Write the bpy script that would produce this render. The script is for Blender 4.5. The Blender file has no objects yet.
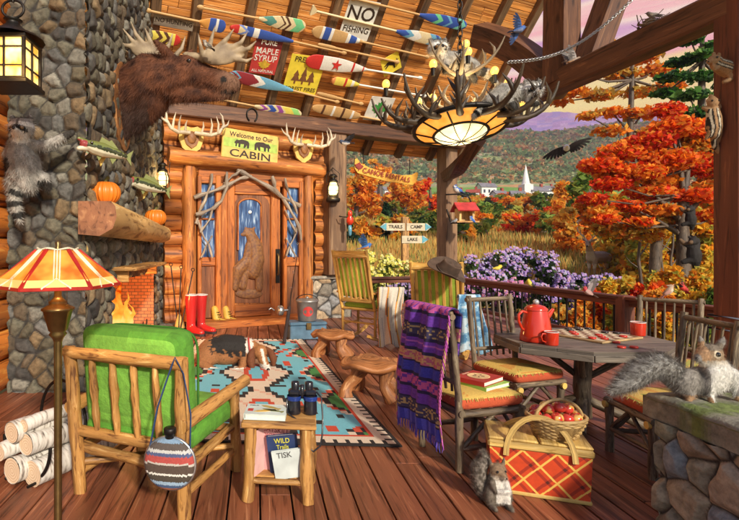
import bpy, math, random
import numpy as np
from mathutils import Vector as V, Matrix, noise
R = math.radians
PI = math.pi
F = 500.0; VX = 257.0; VY = 245.0; EYE = 1.65
sc = bpy.context.scene
COL = sc.collection
random.seed(7)

def P(px, py, Y): return V(((px-VX)/F*Y, Y, EYE-(py-VY)/F*Y))
def PZ(px, py, z=0.0):
    Y = (EYE-z)*F/(py-VY)
    return V(((px-VX)/F*Y, Y, z))

# ------------------------------------------------------------ objects
def tag(o, label=None, cat=None, group=None, kind=None):
    if label: o['label'] = label
    if cat: o['category'] = cat
    if group: o['group'] = group
    if kind: o['kind'] = kind
    return o
def thing(name, label, cat, loc=(0, 0, 0), rz=0.0, group=None, scale=1.0):
    o = bpy.data.objects.new(name, None); COL.objects.link(o)
    o.location = loc; o.rotation_euler = (0, 0, rz); o.scale = (scale,)*3
    o.empty_display_size = .1
    return tag(o, label, cat, group)
def frame_thing(name, label, cat, M, group=None):
    o = thing(name, label, cat, (0, 0, 0), 0, group); o.matrix_world = M; o.matrix_basis = M
    return o
def copy_tree(o, parent=None):
    c = o.copy(); COL.objects.link(c); c.parent = parent
    for ch in [x for x in bpy.data.objects if x.parent == o]: copy_tree(ch, c)
    return c
def mkframe(o, x, y):
    x = V(x).normalized(); z = x.cross(V(y)).normalized(); y = z.cross(x)
    M = Matrix((x, y, z)).transposed().to_4x4(); M.translation = V(o)
    return M
def basis(d):
    d = V(d).normalized()
    a = V((0, 0, 1)) if abs(d.z) < .9 else V((1, 0, 0))
    x = a.cross(d).normalized(); return x, d.cross(x), d

class MB:
    def __init__(s, M=None):
        s.v = []; s.f = []; s.uv = []; s.c = []; s.sm = []; s.mi = []
        s.col = (1, 1, 1); s.m = 0; s.M = M if M else Matrix.Identity(4); s.usecol = False
    def color(s, c): s.col = c; s.usecol = True; return s
    def mat(s, i): s.m = i; return s
    def add(s, vs, fs, uvs=None, smooth=False, cols=None):
        b = len(s.v)
        M = s.M
        s.v += [tuple(M @ V(p)) for p in vs]
        for k, f in enumerate(fs):
            s.f.append([b+i for i in f]); s.sm.append(smooth); s.mi.append(s.m)
            s.uv += (uvs[k] if uvs else [(vs[i][0]*1.0+vs[i][1], vs[i][2]) for i in f])
            c = cols[k] if cols else s.col
            s.c += [c]*len(f)
        return s
    def box(s, c, size, rot=None, bev=0.0):
        hx, hy, hz = size[0]/2, size[1]/2, size[2]/2
        b = min(bev, hx*.9, hy*.9, hz*.9)
        ax = max(range(3), key=lambda i: size[i])
        ox, oy = random.random()*9, random.random()*9
        Rm = rot if rot else Matrix.Identity(3)
        c = V(c)
        def uvof(p, n):
            # v along longest axis
            o = [i for i in range(3) if i != n]
            if ax in o: va = ax; ua = [i for i in o if i != ax][0]
            else: va, ua = o
            return (p[ua]+ox, p[va]+oy)
        if b <= 0:
            cs = [(x, y, z) for x in (-hx, hx) for y in (-hy, hy) for z in (-hz, hz)]
            fs = [(0, 1, 3, 2), (4, 6, 7, 5), (0, 4, 5, 1), (2, 3, 7, 6), (0, 2, 6, 4), (1, 5, 7, 3)]
            ns = [0, 0, 1, 1, 2, 2]
            uvs = [[uvof(cs[i], n) for i in f] for f, n in zip(fs, ns)]
            return s.add([c+Rm@V(p) for p in cs], fs, uvs)
        vs = []; idx = {}
        for x in (-1, 1):
            for y in (-1, 1):
                for z in (-1, 1):
                    for n in range(3):
                        p = [x*(hx-b), y*(hy-b), z*(hz-b)]
                        p[n] = (x*hx, y*hy, z*hz)[n]
                        idx[(x, y, z, n)] = len(vs); vs.append(p)
        fs = []; ns = []
        for n in range(3):
            a, d = [(1, 2), (2, 0), (0, 1)][n]
            for sg in (-1, 1):
                q = []
                for (u, w) in ((-1, -1), (1, -1), (1, 1), (-1, 1)):
                    k = [0, 0, 0]; k[n] = sg; k[a] = u; k[d] = w
                    q.append(idx[(k[0], k[1], k[2], n)])
                if sg < 0: q.reverse()
                fs.append(q); ns.append(n)
        for n in range(3):
            a, d = [(1, 2), (2, 0), (0, 1)][n]
            for sa in (-1, 1):
                for sd in (-1, 1):
                    k0 = [0, 0, 0]; k0[n] = -1; k0[a] = sa; k0[d] = sd
                    k1 = list(k0); k1[n] = 1
                    q = [idx[(*k0, a)], idx[(*k1, a)], idx[(*k1, d)], idx[(*k0, d)]]
                    if sa*sd < 0: q.reverse()
                    q.reverse()
                    fs.append(q); ns.append(d)
        for x in (-1, 1):
            for y in (-1, 1):
                for z in (-1, 1):
                    q = [idx[(x, y, z, 0)], idx[(x, y, z, 1)], idx[(x, y, z, 2)]]
                    if x*y*z < 0: q.reverse()
                    fs.append(q); ns.append(2)
        uvs = [[uvof(vs[i], n) for i in f] for f, n in zip(fs, ns)]
        return s.add([c+Rm@V(p) for p in vs], fs, uvs)
    def bar(s, a, b, w, h, bev=.0, up=(0, 0, 1)):
        a = V(a); b = V(b); d = (b-a); L = d.length; d.normalize()
        up = V(up)
        x = d.cross(up)
        if x.length < 1e-4: x = V((1, 0, 0))
        x.normalize(); z = x.cross(d)
        Rm = Matrix((x, d, z)).transposed()
        return s.box((a+b)/2, (w, L, h), Rm, bev)
    def tube(s, pts, r, seg=8, caps=True, wob=0.0, closed=False, flat=1.0):
        pts = [V(p) for p in pts]; n = len(pts)
        rs = r if isinstance(r, (list, tuple)) else [r]*n
        t0 = (pts[1]-pts[0]).normalized(); x, y, _ = basis(t0)
        vs = []; L = 0; Ls = []; oy = random.random()*9; ou = random.random()*9
        for i in range(n):
            if closed: t = (pts[(i+1) % n]-pts[i-1]).normalized()
            elif i == 0: t = (pts[1]-pts[0]).normalized()
            elif i == n-1: t = (pts[-1]-pts[-2]).normalized()
            else: t = ((pts[i+1]-pts[i]).normalized()+(pts[i]-pts[i-1]).normalized()).normalized()
            x = (x-t*x.dot(t)).normalized(); y = t.cross(x)
            if i: L += (pts[i]-pts[i-1]).length
            Ls.append(L)
            for k in range(seg):
                a = 2*PI*k/seg
                rr = rs[i]*(1+wob*(noise.noise(V((math.cos(a)*1.3+ou*3, math.sin(a)*1.3, L*2.5/max(rs[0]*12, .05)+oy))))*2)
                vs.append(pts[i]+x*(math.cos(a)*rr)+y*(math.sin(a)*rr*flat))
        fs = []; uvs = []
        m = n if closed else n-1
        rm = max(rs)
        for i in range(m):
            j = (i+1) % n
            for k in range(seg):
                k2 = (k+1) % seg
                fs.append((i*seg+k, i*seg+k2, j*seg+k2, j*seg+k))
                u0 = 2*PI*rm*k/seg+ou; u1 = 2*PI*rm*(k+1)/seg+ou
                v0 = Ls[i]+oy; v1 = (Ls[j] if j else L+(pts[0]-pts[-1]).length)+oy
                uvs.append([(u0, v0), (u1, v0), (u1, v1), (u0, v1)])
        s.add(vs, fs, uvs, True)
        if caps and not closed:
            for e, i0 in ((0, 0), (1, (n-1)*seg)):
                ring = vs[i0:i0+seg]; q = list(range(seg))
                if e == 0: q.reverse()
                s.add(ring, [q], [[(math.cos(2*PI*k/seg)*.02+ou, math.sin(2*PI*k/seg)*.02+oy) for k in q]])
        return s
    def lathe(s, prof, c=(0, 0, 0), seg=16, axis=(0, 0, 1), smooth=True, lobes=0, lobe=0.0):
        x, y, d = basis(axis); c = V(c)
        vs = []; n = len(prof)
        for r, z in prof:
            for k in range(seg):
                a = 2*PI*k/seg
                rr = r*(1-lobe*abs(math.cos(a*lobes/2))**6) if lobes else r
                vs.append(c+x*math.cos(a)*rr+y*math.sin(a)*rr+d*z)
        fs = []; uvs = []
        for i in range(n-1):
            for k in range(seg):
                k2 = (k+1) % seg
                fs.append((i*seg+k, i*seg+k2, (i+1)*seg+k2, (i+1)*seg+k))
                rm = max(p[0] for p in prof)*2*PI
                uvs.append([(rm*k/seg, prof[i][1]), (rm*(k+1)/seg, prof[i][1]), (rm*(k+1)/seg, prof[i+1][1]), (rm*k/seg, prof[i+1][1])])
        return s.add(vs, fs, uvs, smooth)
    def ell(s, c, r, rot=None, seg=16, rings=10, smooth=True):
        if not isinstance(r, (list, tuple)): r = (r, r, r)
        c = V(c); Rm = rot if rot else Matrix.Identity(3)
        vs = [c+Rm@V((0, 0, -r[2]))]
        for i in range(1, rings):
            t = -PI/2+PI*i/rings
            for k in range(seg):
                a = 2*PI*k/seg
                vs.append(c+Rm@V((math.cos(a)*math.cos(t)*r[0], math.sin(a)*math.cos(t)*r[1], math.sin(t)*r[2])))
        vs.append(c+Rm@V((0, 0, r[2])))
        fs = [(0, 1+(k+1) % seg, 1+k) for k in range(seg)]
        for i in range(rings-2):
            for k in range(seg):
                a = 1+i*seg; k2 = (k+1) % seg
                fs.append((a+k, a+k2, a+seg+k2, a+seg+k))
        a = 1+(rings-2)*seg; e = len(vs)-1
        fs += [(a+k, a+(k+1) % seg, e) for k in range(seg)]
        return s.add(vs, fs, None, smooth)
    def prism(s, poly, o, ux, uy, th, bev=0):
        """poly in (u,v); front face towards ux x uy; extruded backwards by th"""
        ux = V(ux); uy = V(uy); o = V(o); n = ux.cross(uy).normalized()
        N = len(poly)
        ox = random.random()*5
        fr = [o+ux*a+uy*b for a, b in poly]; bk = [p-n*th for p in fr]
        fs = [list(range(N)), list(range(2*N-1, N-1, -1))]
        uvs = [[(p[1]+ox, p[0]+ox) for p in poly], [(poly[i-N][1]+ox, poly[i-N][0]+ox) for i in fs[1]]]
        for i in range(N):
            j = (i+1) % N
            fs.append((i, N+i, N+j, j)); uvs.append([(0, i*.1), (th, i*.1), (th, i*.1+.1), (0, i*.1+.1)])
        return s.add(fr+bk, fs, uvs)
    def sheet(s, G, th=.01, colfn=None, smooth=True):
        """G[i][j] points, thickness th, colfn(u,v)->col"""
        nu = len(G); nv = len(G[0])
        Nn = [[None]*nv for _ in range(nu)]
        for i in range(nu):
            for j in range(nv):
                a = V(G[min(i+1, nu-1)][j])-V(G[max(i-1, 0)][j]); b = V(G[i][min(j+1, nv-1)])-V(G[i][max(j-1, 0)])
                Nn[i][j] = a.cross(b).normalized()
        top = [V(G[i][j])+Nn[i][j]*th/2 for i in range(nu) for j in range(nv)]
        bot = [V(G[i][j])-Nn[i][j]*th/2 for i in range(nu) for j in range(nv)]
        fs = []; cs = []; uvs = []
        H = nu*nv
        for i in range(nu-1):
            for j in range(nv-1):
                a, b, c, d = i*nv+j, (i+1)*nv+j, (i+1)*nv+j+1, i*nv+j+1
                col = colfn((i+.5)/(nu-1), (j+.5)/(nv-1)) if colfn else s.col
                q = [(i/(nu-1), j/(nv-1)), ((i+1)/(nu-1), j/(nv-1)), ((i+1)/(nu-1), (j+1)/(nv-1)), (i/(nu-1), (j+1)/(nv-1))]
                fs.append((a, b, c, d)); cs.append(col); uvs.append(q)
                fs.append((H+d, H+c, H+b, H+a)); cs.append(col); uvs.append(q[::-1])
        def edge(a, b, col):
            fs.append((a, H+a, H+b, b)); cs.append(col); uvs.append([(0, 0)]*4)
        for i in range(nu-1):
            edge(i*nv, (i+1)*nv, cs[0]); edge((i+1)*nv+nv-1, i*nv+nv-1, cs[-1])
        for j in range(nv-1):
            edge(j+1, j, cs[0]); edge((nu-1)*nv+j, (nu-1)*nv+j+1, cs[-1])
        if colfn: s.usecol = True
        return s.add(top+bot, fs, uvs, smooth, cs)
    def raw(s, vs, fs, cols, smooth=True):
        """numpy arrays: vs (n,3), fs (m,k), cols (m,3)"""
        b = len(s.v); s.usecol = True
        s.v += [tuple(p) for p in vs.tolist()]
        k = fs.shape[1]
        s.f += (fs+b).tolist(); s.sm += [smooth]*len(fs); s.mi += [s.m]*len(fs)
        u = vs[fs.reshape(-1)]
        s.uv += [(a, c) for a, c in zip((u[:, 0]+u[:, 1]*.7).tolist(), u[:, 2].tolist())]
        s.c += [tuple(c) for c in (np.repeat(cols, k, axis=0) if len(cols) == len(fs) else cols[fs.reshape(-1)]).tolist()]
        return s
    def build(s, name, mats, parent=None, label=None, cat=None, group=None, kind=None, world=False, own=True):
        me = bpy.data.meshes.new(name)
        vs = s.v
        o = bpy.data.objects.new(name, me); COL.objects.link(o)
        if parent is not None:
            o.parent = parent
            if world:
                top = parent
                while top.parent: top = top.parent
                Mi = top.matrix_basis.inverted()
                vs = [tuple(Mi @ V(p)) for p in vs]
        elif own and kind is None and vs:
            a = np.array(vs); lo = a.min(0); hi = a.max(0)
            og = V(((lo[0]+hi[0])/2, (lo[1]+hi[1])/2, lo[2]))
            vs = [(p[0]-og.x, p[1]-og.y, p[2]-og.z) for p in vs]; o.location = og
        me.from_pydata(vs, [], s.f)
        uvl = me.uv_layers.new(name='UVMap')
        uvl.data.foreach_set('uv', np.array(s.uv, dtype=np.float32).reshape(-1))
        me.polygons.foreach_set('use_smooth', s.sm)
        me.polygons.foreach_set('material_index', s.mi)
        if s.usecol:
            ca = me.color_attributes.new('Col', 'FLOAT_COLOR', 'CORNER')
            c = np.ones((len(s.c), 4), dtype=np.float32); c[:, :3] = np.array([x[:3] for x in s.c])
            ca.data.foreach_set('color', c.reshape(-1))
        for m in (mats if isinstance(mats, (list, tuple)) else [mats]): me.materials.append(m)
        me.update()
        tag(o, label, cat, group, kind)
        return o

# ------------------------------------------------------------ materials
def newmat(name):
    m = bpy.data.materials.new(name); m.use_nodes = True
    nt = m.node_tree; b = nt.nodes['Principled BSDF']
    return m, nt, b
def L(nt, a, b): nt.links.new(a, b)
def ramp(nt, stops):
    r = nt.nodes.new('ShaderNodeValToRGB'); e = r.color_ramp.elements
    while len(e) < len(stops): e.new(.5)
    for k, (p, c) in enumerate(stops): e[k].position = p; e[k].color = (*c[:3], 1)
    return r
def bump(nt, b, src, strength=.3, dist=.01):
    n = nt.nodes.new('ShaderNodeBump'); n.inputs['Strength'].default_value = strength; n.inputs['Distance'].default_value = dist
    L(nt, src, n.inputs['Height']); L(nt, n.outputs[0], b.inputs['Normal'])
def wood(name, dark, mid, light, su=14, sv=1.2, rough=.55, bs=.35, knots=True):
    m, nt, b = newmat(name)
    uv = nt.nodes.new('ShaderNodeUVMap'); mp = nt.nodes.new('ShaderNodeMapping')
    mp.inputs['Scale'].default_value = (su, sv, 1); L(nt, uv.outputs[0], mp.inputs[0])
    oi = nt.nodes.new('ShaderNodeObjectInfo'); 
    n = nt.nodes.new('ShaderNodeTexNoise'); n.inputs['Scale'].default_value = 1.6; n.inputs['Detail'].default_value = 5
    n.inputs['Roughness'].default_value = .62; n.inputs['Distortion'].default_value = .9
    L(nt, mp.outputs[0], n.inputs[0])
    r = ramp(nt, [(.36, dark), (.47, mid), (.57, mid), (.68, light)]); L(nt, n.outputs[0], r.inputs[0])
    n2 = nt.nodes.new('ShaderNodeTexNoise'); n2.inputs['Scale'].default_value = .35; n2.inputs['Detail'].default_value = 2
    L(nt, mp.outputs[0], n2.inputs[0])
    r2 = ramp(nt, [(.35, (.62, .58, .55)), (.65, (1.25, 1.2, 1.1))]); L(nt, n2.outputs[0], r2.inputs[0])
    mx = nt.nodes.new('ShaderNodeMix'); mx.data_type = 'RGBA'; mx.blend_type = 'MULTIPLY'; mx.inputs[0].default_value = 1
    L(nt, r.outputs[0], mx.inputs[6]); L(nt, r2.outputs[0], mx.inputs[7])
    out = mx.outputs[2]
    if knots:
        v = nt.nodes.new('ShaderNodeTexVoronoi'); mp2 = nt.nodes.new('ShaderNodeMapping'); mp2.inputs['Scale'].default_value = (su*.32, sv*1.3, 1)
        L(nt, uv.outputs[0], mp2.inputs[0]); L(nt, mp2.outputs[0], v.inputs[0]); v.inputs['Scale'].default_value = 1
        rk = ramp(nt, [(.05, (.25, .18, .14)), (.13, (1, 1, 1))]); L(nt, v.outputs[0], rk.inputs[0])
        mk = nt.nodes.new('ShaderNodeMix'); mk.data_type = 'RGBA'; mk.blend_type = 'MULTIPLY'; mk.inputs[0].default_value = .8
        L(nt, out, mk.inputs[6]); L(nt, rk.outputs[0], mk.inputs[7]); out = mk.outputs[2]
    L(nt, out, b.inputs['Base Color']); b.inputs['Roughness'].default_value = rough
    bump(nt, b, n.outputs[0], bs, .012)
    return m
def plain(name, c, rough=.5, metal=0, var=.25, scale=12, bs=.15, coat=0, spec=None):
    m, nt, b = newmat(name)
    tc = nt.nodes.new('ShaderNodeTexCoord')
    n = nt.nodes.new('ShaderNodeTexNoise'); n.inputs['Scale'].default_value = scale; n.inputs['Detail'].default_value = 4
    L(nt, tc.outputs['Object'], n.inputs[0])
    r = ramp(nt, [(.3, [x*(1-var) for x in c]), (.7, [min(1, x*(1+var)) for x in c])]); L(nt, n.outputs[0], r.inputs[0])
    L(nt, r.outputs[0], b.inputs['Base Color']); b.inputs['Roughness'].default_value = rough; b.inputs['Metallic'].default_value = metal
    b.inputs['Coat Weight'].default_value = coat
    if bs: bump(nt, b, n.outputs[0], bs, .01)
    return m
def vcol(name, rough=.7, scale=20, var=.25, bs=.2, trans=0.0, metal=0, stretch=None, coat=0, dist=.01):
    m, nt, b = newmat(name)
    a = nt.nodes.new('ShaderNodeVertexColor'); a.layer_name = 'Col'
    tc = nt.nodes.new('ShaderNodeTexCoord'); src = tc.outputs['Object']
    if stretch:
        mp = nt.nodes.new('ShaderNodeMapping'); mp.inputs['Scale'].default_value = stretch; L(nt, src, mp.inputs[0]); src = mp.outputs[0]
    n = nt.nodes.new('ShaderNodeTexNoise'); n.inputs['Scale'].default_value = scale; n.inputs['Detail'].default_value = 7
    n.inputs['Roughness'].default_value = .68
    L(nt, src, n.inputs[0])
    r = ramp(nt, [(.3, (1-var,)*3), (.7, (1+var,)*3)]); L(nt, n.outputs[0], r.inputs[0])
    mx = nt.nodes.new('ShaderNodeMix'); mx.data_type = 'RGBA'; mx.blend_type = 'MULTIPLY'; mx.inputs[0].default_value = 1
    L(nt, a.outputs[0], mx.inputs[6]); L(nt, r.outputs[0], mx.inputs[7])
    L(nt, mx.outputs[2], b.inputs['Base Color']); b.inputs['Roughness'].default_value = rough; b.inputs['Metallic'].default_value = metal
    b.inputs['Coat Weight'].default_value = coat
    if bs: bump(nt, b, n.outputs[0], bs, dist)
    if trans:
        t = nt.nodes.new('ShaderNodeBsdfTranslucent'); L(nt, mx.outputs[2], t.inputs[0])
        ms = nt.nodes.new('ShaderNodeMixShader'); ms.inputs[0].default_value = trans
        o = nt.nodes['Material Output']
        L(nt, b.outputs[0], ms.inputs[1]); L(nt, t.outputs[0], ms.inputs[2]); L(nt, ms.outputs[0], o.inputs[0])
    return m
def emit(name, c, st, c2=None, scale=8):
    m, nt, b = newmat(name)
    b.inputs['Base Color'].default_value = (*c, 1); b.inputs['Emission Color'].default_value = (*c, 1); b.inputs['Emission Strength'].default_value = st
    b.inputs['Roughness'].default_value = .3
    if c2:
        tc = nt.nodes.new('ShaderNodeTexCoord'); n = nt.nodes.new('ShaderNodeTexNoise'); n.inputs['Scale'].default_value = scale
        L(nt, tc.outputs['Object'], n.inputs[0]); r = ramp(nt, [(.35, c), (.65, c2)]); L(nt, n.outputs[0], r.inputs[0])
        L(nt, r.outputs[0], b.inputs['Emission Color']); L(nt, r.outputs[0], b.inputs['Base Color'])
    return m

M_log = wood('cabin_log', (.11, .03, .008), (.44, .155, .034), (.74, .36, .10), 9, .9)
M_logside = wood('orange_log', (.16, .04, .008), (.60, .19, .03), (.85, .40, .08), 7, .8)
M_plank = wood('roof_plank', (.34, .10, .02), (.80, .34, .085), (.97, .63, .30), 26, .8, knots=False, bs=.5)
M_beam = wood('dark_beam', (.045, .018, .009), (.13, .055, .028), (.24, .115, .055), 12, .8)
M_rafter = wood('rafter_wood', (.06, .035, .018), (.17, .10, .055), (.28, .18, .10), 14, 1)
M_post = wood('red_brown_post', (.07, .018, .01), (.17, .05, .026), (.28, .095, .045), 10, .7)
M_deck = wood('deck_board', (.09, .028, .014), (.25, .085, .042), (.44, .19, .10), 16, .8, rough=.42)
M_door = wood('door_wood', (.16, .04, .008), (.46, .14, .025), (.70, .29, .07), 12, 1)
M_doord = wood('door_panel_wood', (.09, .03, .012), (.24, .085, .03), (.38, .17, .07), 12, 1)
M_chairwood = wood('peeled_log', (.16, .065, .018), (.48, .25, .075), (.76, .49, .20), 22, 3)
M_rocker = wood('yellow_pine', (.30, .14, .03), (.66, .40, .10), (.86, .60, .24), 22, 2)
M_twig = wood('grey_twig', (.05, .035, .022), (.16, .12, .08), (.34, .28, .19), 30, 4)
M_table = wood('grey_table', (.07, .06, .052), (.18, .155, .13), (.32, .28, .23), 18, 1.6)
M_burl = wood('burl_wood', (.12, .045, .016), (.40, .16, .055), (.70, .38, .18), 10, 3)
M_branch = wood('grey_branch', (.16, .12, .09), (.34, .28, .23), (.55, .50, .43), 24, 3, knots=False)
M_bark = wood('bark', (.035, .024, .016), (.10, .07, .05), (.20, .15, .11), 10, 3, knots=False, bs=.8)
M_mantel = wood('split_log', (.26, .13, .04), (.66, .43, .17), (.86, .66, .36), 7, 1.5)
M_mantelend = wood('log_end', (.13, .05, .025), (.28, .12, .06), (.40, .2, .1), 9, 5)
M_iron = plain('black_iron', (.02, .017, .015), .45, .6, .3)
M_brass = plain('aged_brass', (.20, .13, .05), .38, .85, .3)
M_silver = plain('steel', (.5, .5, .5), .3, .9, .1)
M_fur = vcol('fur', .85, 60, .3, .3)
M_vc = vcol('painted', .55, 30, .12, .1)
M_gloss = vcol('glossy_paint', .25, 30, .06, .0, coat=.4)
M_stone = vcol('field_stone', .85, 16, .5, .75, dist=.025)
M_cloth = vcol('woven_cloth', .95, 80, .18, .35)
M_leaf = vcol('leaves', .7, 3, .15, 0, trans=.55)
M_petal = vcol('petals', .7, 5, .1, 0, trans=.3)
M_feather = vcol('feathers', .7, 50, .2, .2)
M_antler = wood('antler', (.42, .34, .24), (.66, .58, .46), (.84, .78, .66), 10, 3, knots=False)
M_antlerd = wood('dark_antler', (.02, .013, .008), (.055, .038, .025), (.13, .09, .06), 12, 3, knots=False)
M_antlerm = wood('grey_antler', (.10, .075, .05), (.24, .19, .13), (.4, .34, .25), 12, 3, knots=False)

# ------------------------------------------------------------ helpers
def sweep(pts, w, h, up):
    """rectangular timber swept along a curve"""
    mb = MB(); n = len(pts); up = V(up); vs = []; Ls = 0; lv = []
    for i in range(n):
        t = (pts[min(i+1, n-1)]-pts[max(i-1, 0)]).normalized(); x = t.cross(up).normalized(); z = x.cross(t)
        if i: Ls += (pts[i]-pts[i-1]).length
        lv.append(Ls)
        for a, b in ((-1, -1), (1, -1), (1, 1), (-1, 1)): vs.append(pts[i]+x*a*w/2+z*b*h/2)
    fs = []; uvs = []
    for i in range(n-1):
        for k in range(4):
            k2 = (k+1) % 4; fs.append((i*4+k, i*4+k2, i*4+4+k2, i*4+4+k)); uvs.append([(k*.3, lv[i]), (k*.3+.28, lv[i]), (k*.3+.28, lv[i+1]), (k*.3, lv[i+1])])
    fs += [(3, 2, 1, 0), tuple(range(4*n-4, 4*n))]; uvs += [[(0, 0)]*4]*2
    mb.add(vs, fs, uvs); return mb

TS = bpy.data.scenes.new('workbench')
def evaluated_mesh(o):
    vl = TS.view_layers[0]; vl.update(); dg = vl.depsgraph; dg.update(); return bpy.data.meshes.new_from_object(o.evaluated_get(dg))

def text_mb(txt, size, M, th=.003, align='CENTER', xs=1.0):
    cu = bpy.data.curves.new('t', 'FONT'); cu.body = txt; cu.size = size; cu.extrude = th/2; cu.align_x = align; cu.align_y = 'CENTER'
    cu.space_line = .85; cu.resolution_u = 3; cu.offset = size*.012
    o = bpy.data.objects.new('t', cu); TS.collection.objects.link(o)
    me = evaluated_mesh(o)
    vs = [M @ V((v.co.x*xs, v.co.y, v.co.z)) for v in me.vertices]; fs = [tuple(p.vertices) for p in me.polygons]
    bpy.data.objects.remove(o); bpy.data.curves.remove(cu); bpy.data.meshes.remove(me)
    mb = MB(); mb.add(vs, fs); return mb

class PX:
    """a modelling frame: image-plane sized units placed at a real distance (x right, y away, z up)"""
    def __init__(s, px, py, Y): s.px, s.py, s.Y = px, py, Y; s.s = Y/F; s.loc = P(px, py, Y)
    def __call__(s, px, py, d=0): return V(((px-s.px)*s.s, d*s.s, (s.py-py)*s.s))

def organic(name, fr, prims, voxel, colfn, parent, mat=None, smooth=4, fur=0, flen=2.0, flow=(0, 0, -1), fw=.35, label=None, furvar=.35, **kw):
    """continuous skin: ellipsoids and tapered limbs fused by a voxel remesh. prims in frame units"""
    mb = MB()
    for p in prims:
        if p[0] == 'e':
            c = p[1]; r = p[2]; rot = Matrix.Rotation(R(p[3]), 3, 'Y') if len(p) > 3 else None
            mb.ell((c[0], c[2] if len(c) > 2 else 0, -c[1]), r, rot, 14, 10)
        else:
            pts = [(q[0], q[2], -q[1]) for q in p[1]]; rs = [q[3] for q in p[1]]
            # subdivide for smoothness
            n = len(pts); pp = []; rr = []
            for i in range(n-1):
                for t in (0, .5): 
                    pp.append(V(pts[i]).lerp(V(pts[i+1]), t)); rr.append(rs[i]*(1-t)+rs[i+1]*t)
            pp.append(V(pts[-1])); rr.append(rs[-1])
            mb.tube(pp, rr, 10)
            mb.ell(pts[0], rs[0], None, 10, 6); mb.ell(pts[-1], rs[-1], None, 10, 6)
    me = bpy.data.meshes.new('tmp'); me.from_pydata(mb.v, [], mb.f)
    o = bpy.data.objects.new('tmp', me); TS.collection.objects.link(o)
    m = o.modifiers.new('r', 'REMESH'); m.mode = 'VOXEL'; m.voxel_size = voxel
    if smooth: m2 = o.modifiers.new('s', 'SMOOTH'); m2.factor = .6; m2.iterations = smooth
    ev = evaluated_mesh(o)
    n = len(ev.vertices); co = np.empty(n*3); ev.vertices.foreach_get('co', co); co = co.reshape(-1, 3)
    no = np.empty(n*3); ev.vertices.foreach_get('normal', no); no = no.reshape(-1, 3)
    faces = [tuple(p.vertices) for p in ev.polygons]
    bpy.data.objects.remove(o); bpy.data.meshes.remove(me); bpy.data.meshes.remove(ev)
    s = fr.s if fr else 1.0; ox = fr.px if fr else 0; oy = fr.py if fr else 0
    def tr(p): return ((p[0]-ox)*s, p[1]*s, (p[2]+oy)*s)
    out = MB(); out.usecol = True
    vc = [colfn(co[i][0], -co[i][2], co[i][1], no[i]) for i in range(n)]
    out.v = [tr(p) for p in co]; out.f = [list(f) for f in faces]
    out.sm = [True]*len(faces); out.mi = [0]*len(faces)
    for f in faces:
        for i in f: out.c.append(vc[i]); out.uv.append((co[i][0]*s*3, co[i][2]*s*3))
    rnd = random.Random(len(faces))
    fl = V(flow)
    for k in range(fur):
        i = rnd.randrange(n); nn = V(no[i]); p = V(co[i])
        d = (nn*.55+fl*.7+V((rnd.gauss(0, .25), rnd.gauss(0, .25), rnd.gauss(0, .25))))
        if d.dot(nn) < .12: d += nn*(.25-d.dot(nn))
        d.normalize(); w = nn.cross(d)
        if w.length < 1e-3: continue
        w = w.normalized()*fw; l = flen*rnd.uniform(.5, 1.2)
        q = 1+rnd.uniform(-furvar, furvar); c = tuple(min(1, x*q) for x in vc[i])
        b = len(out.v)
        p0 = p-nn*.1
        out.v += [tr(p0-w), tr(p0+w), tr(p0+d*l)]; out.f.append([b, b+1, b+2]); out.sm.append(False); out.mi.append(0)
        out.c += [c]*3; out.uv += [(0, 0)]*3
    return out.build(name, mat or M_fur, parent, label=label, **kw)

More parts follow.
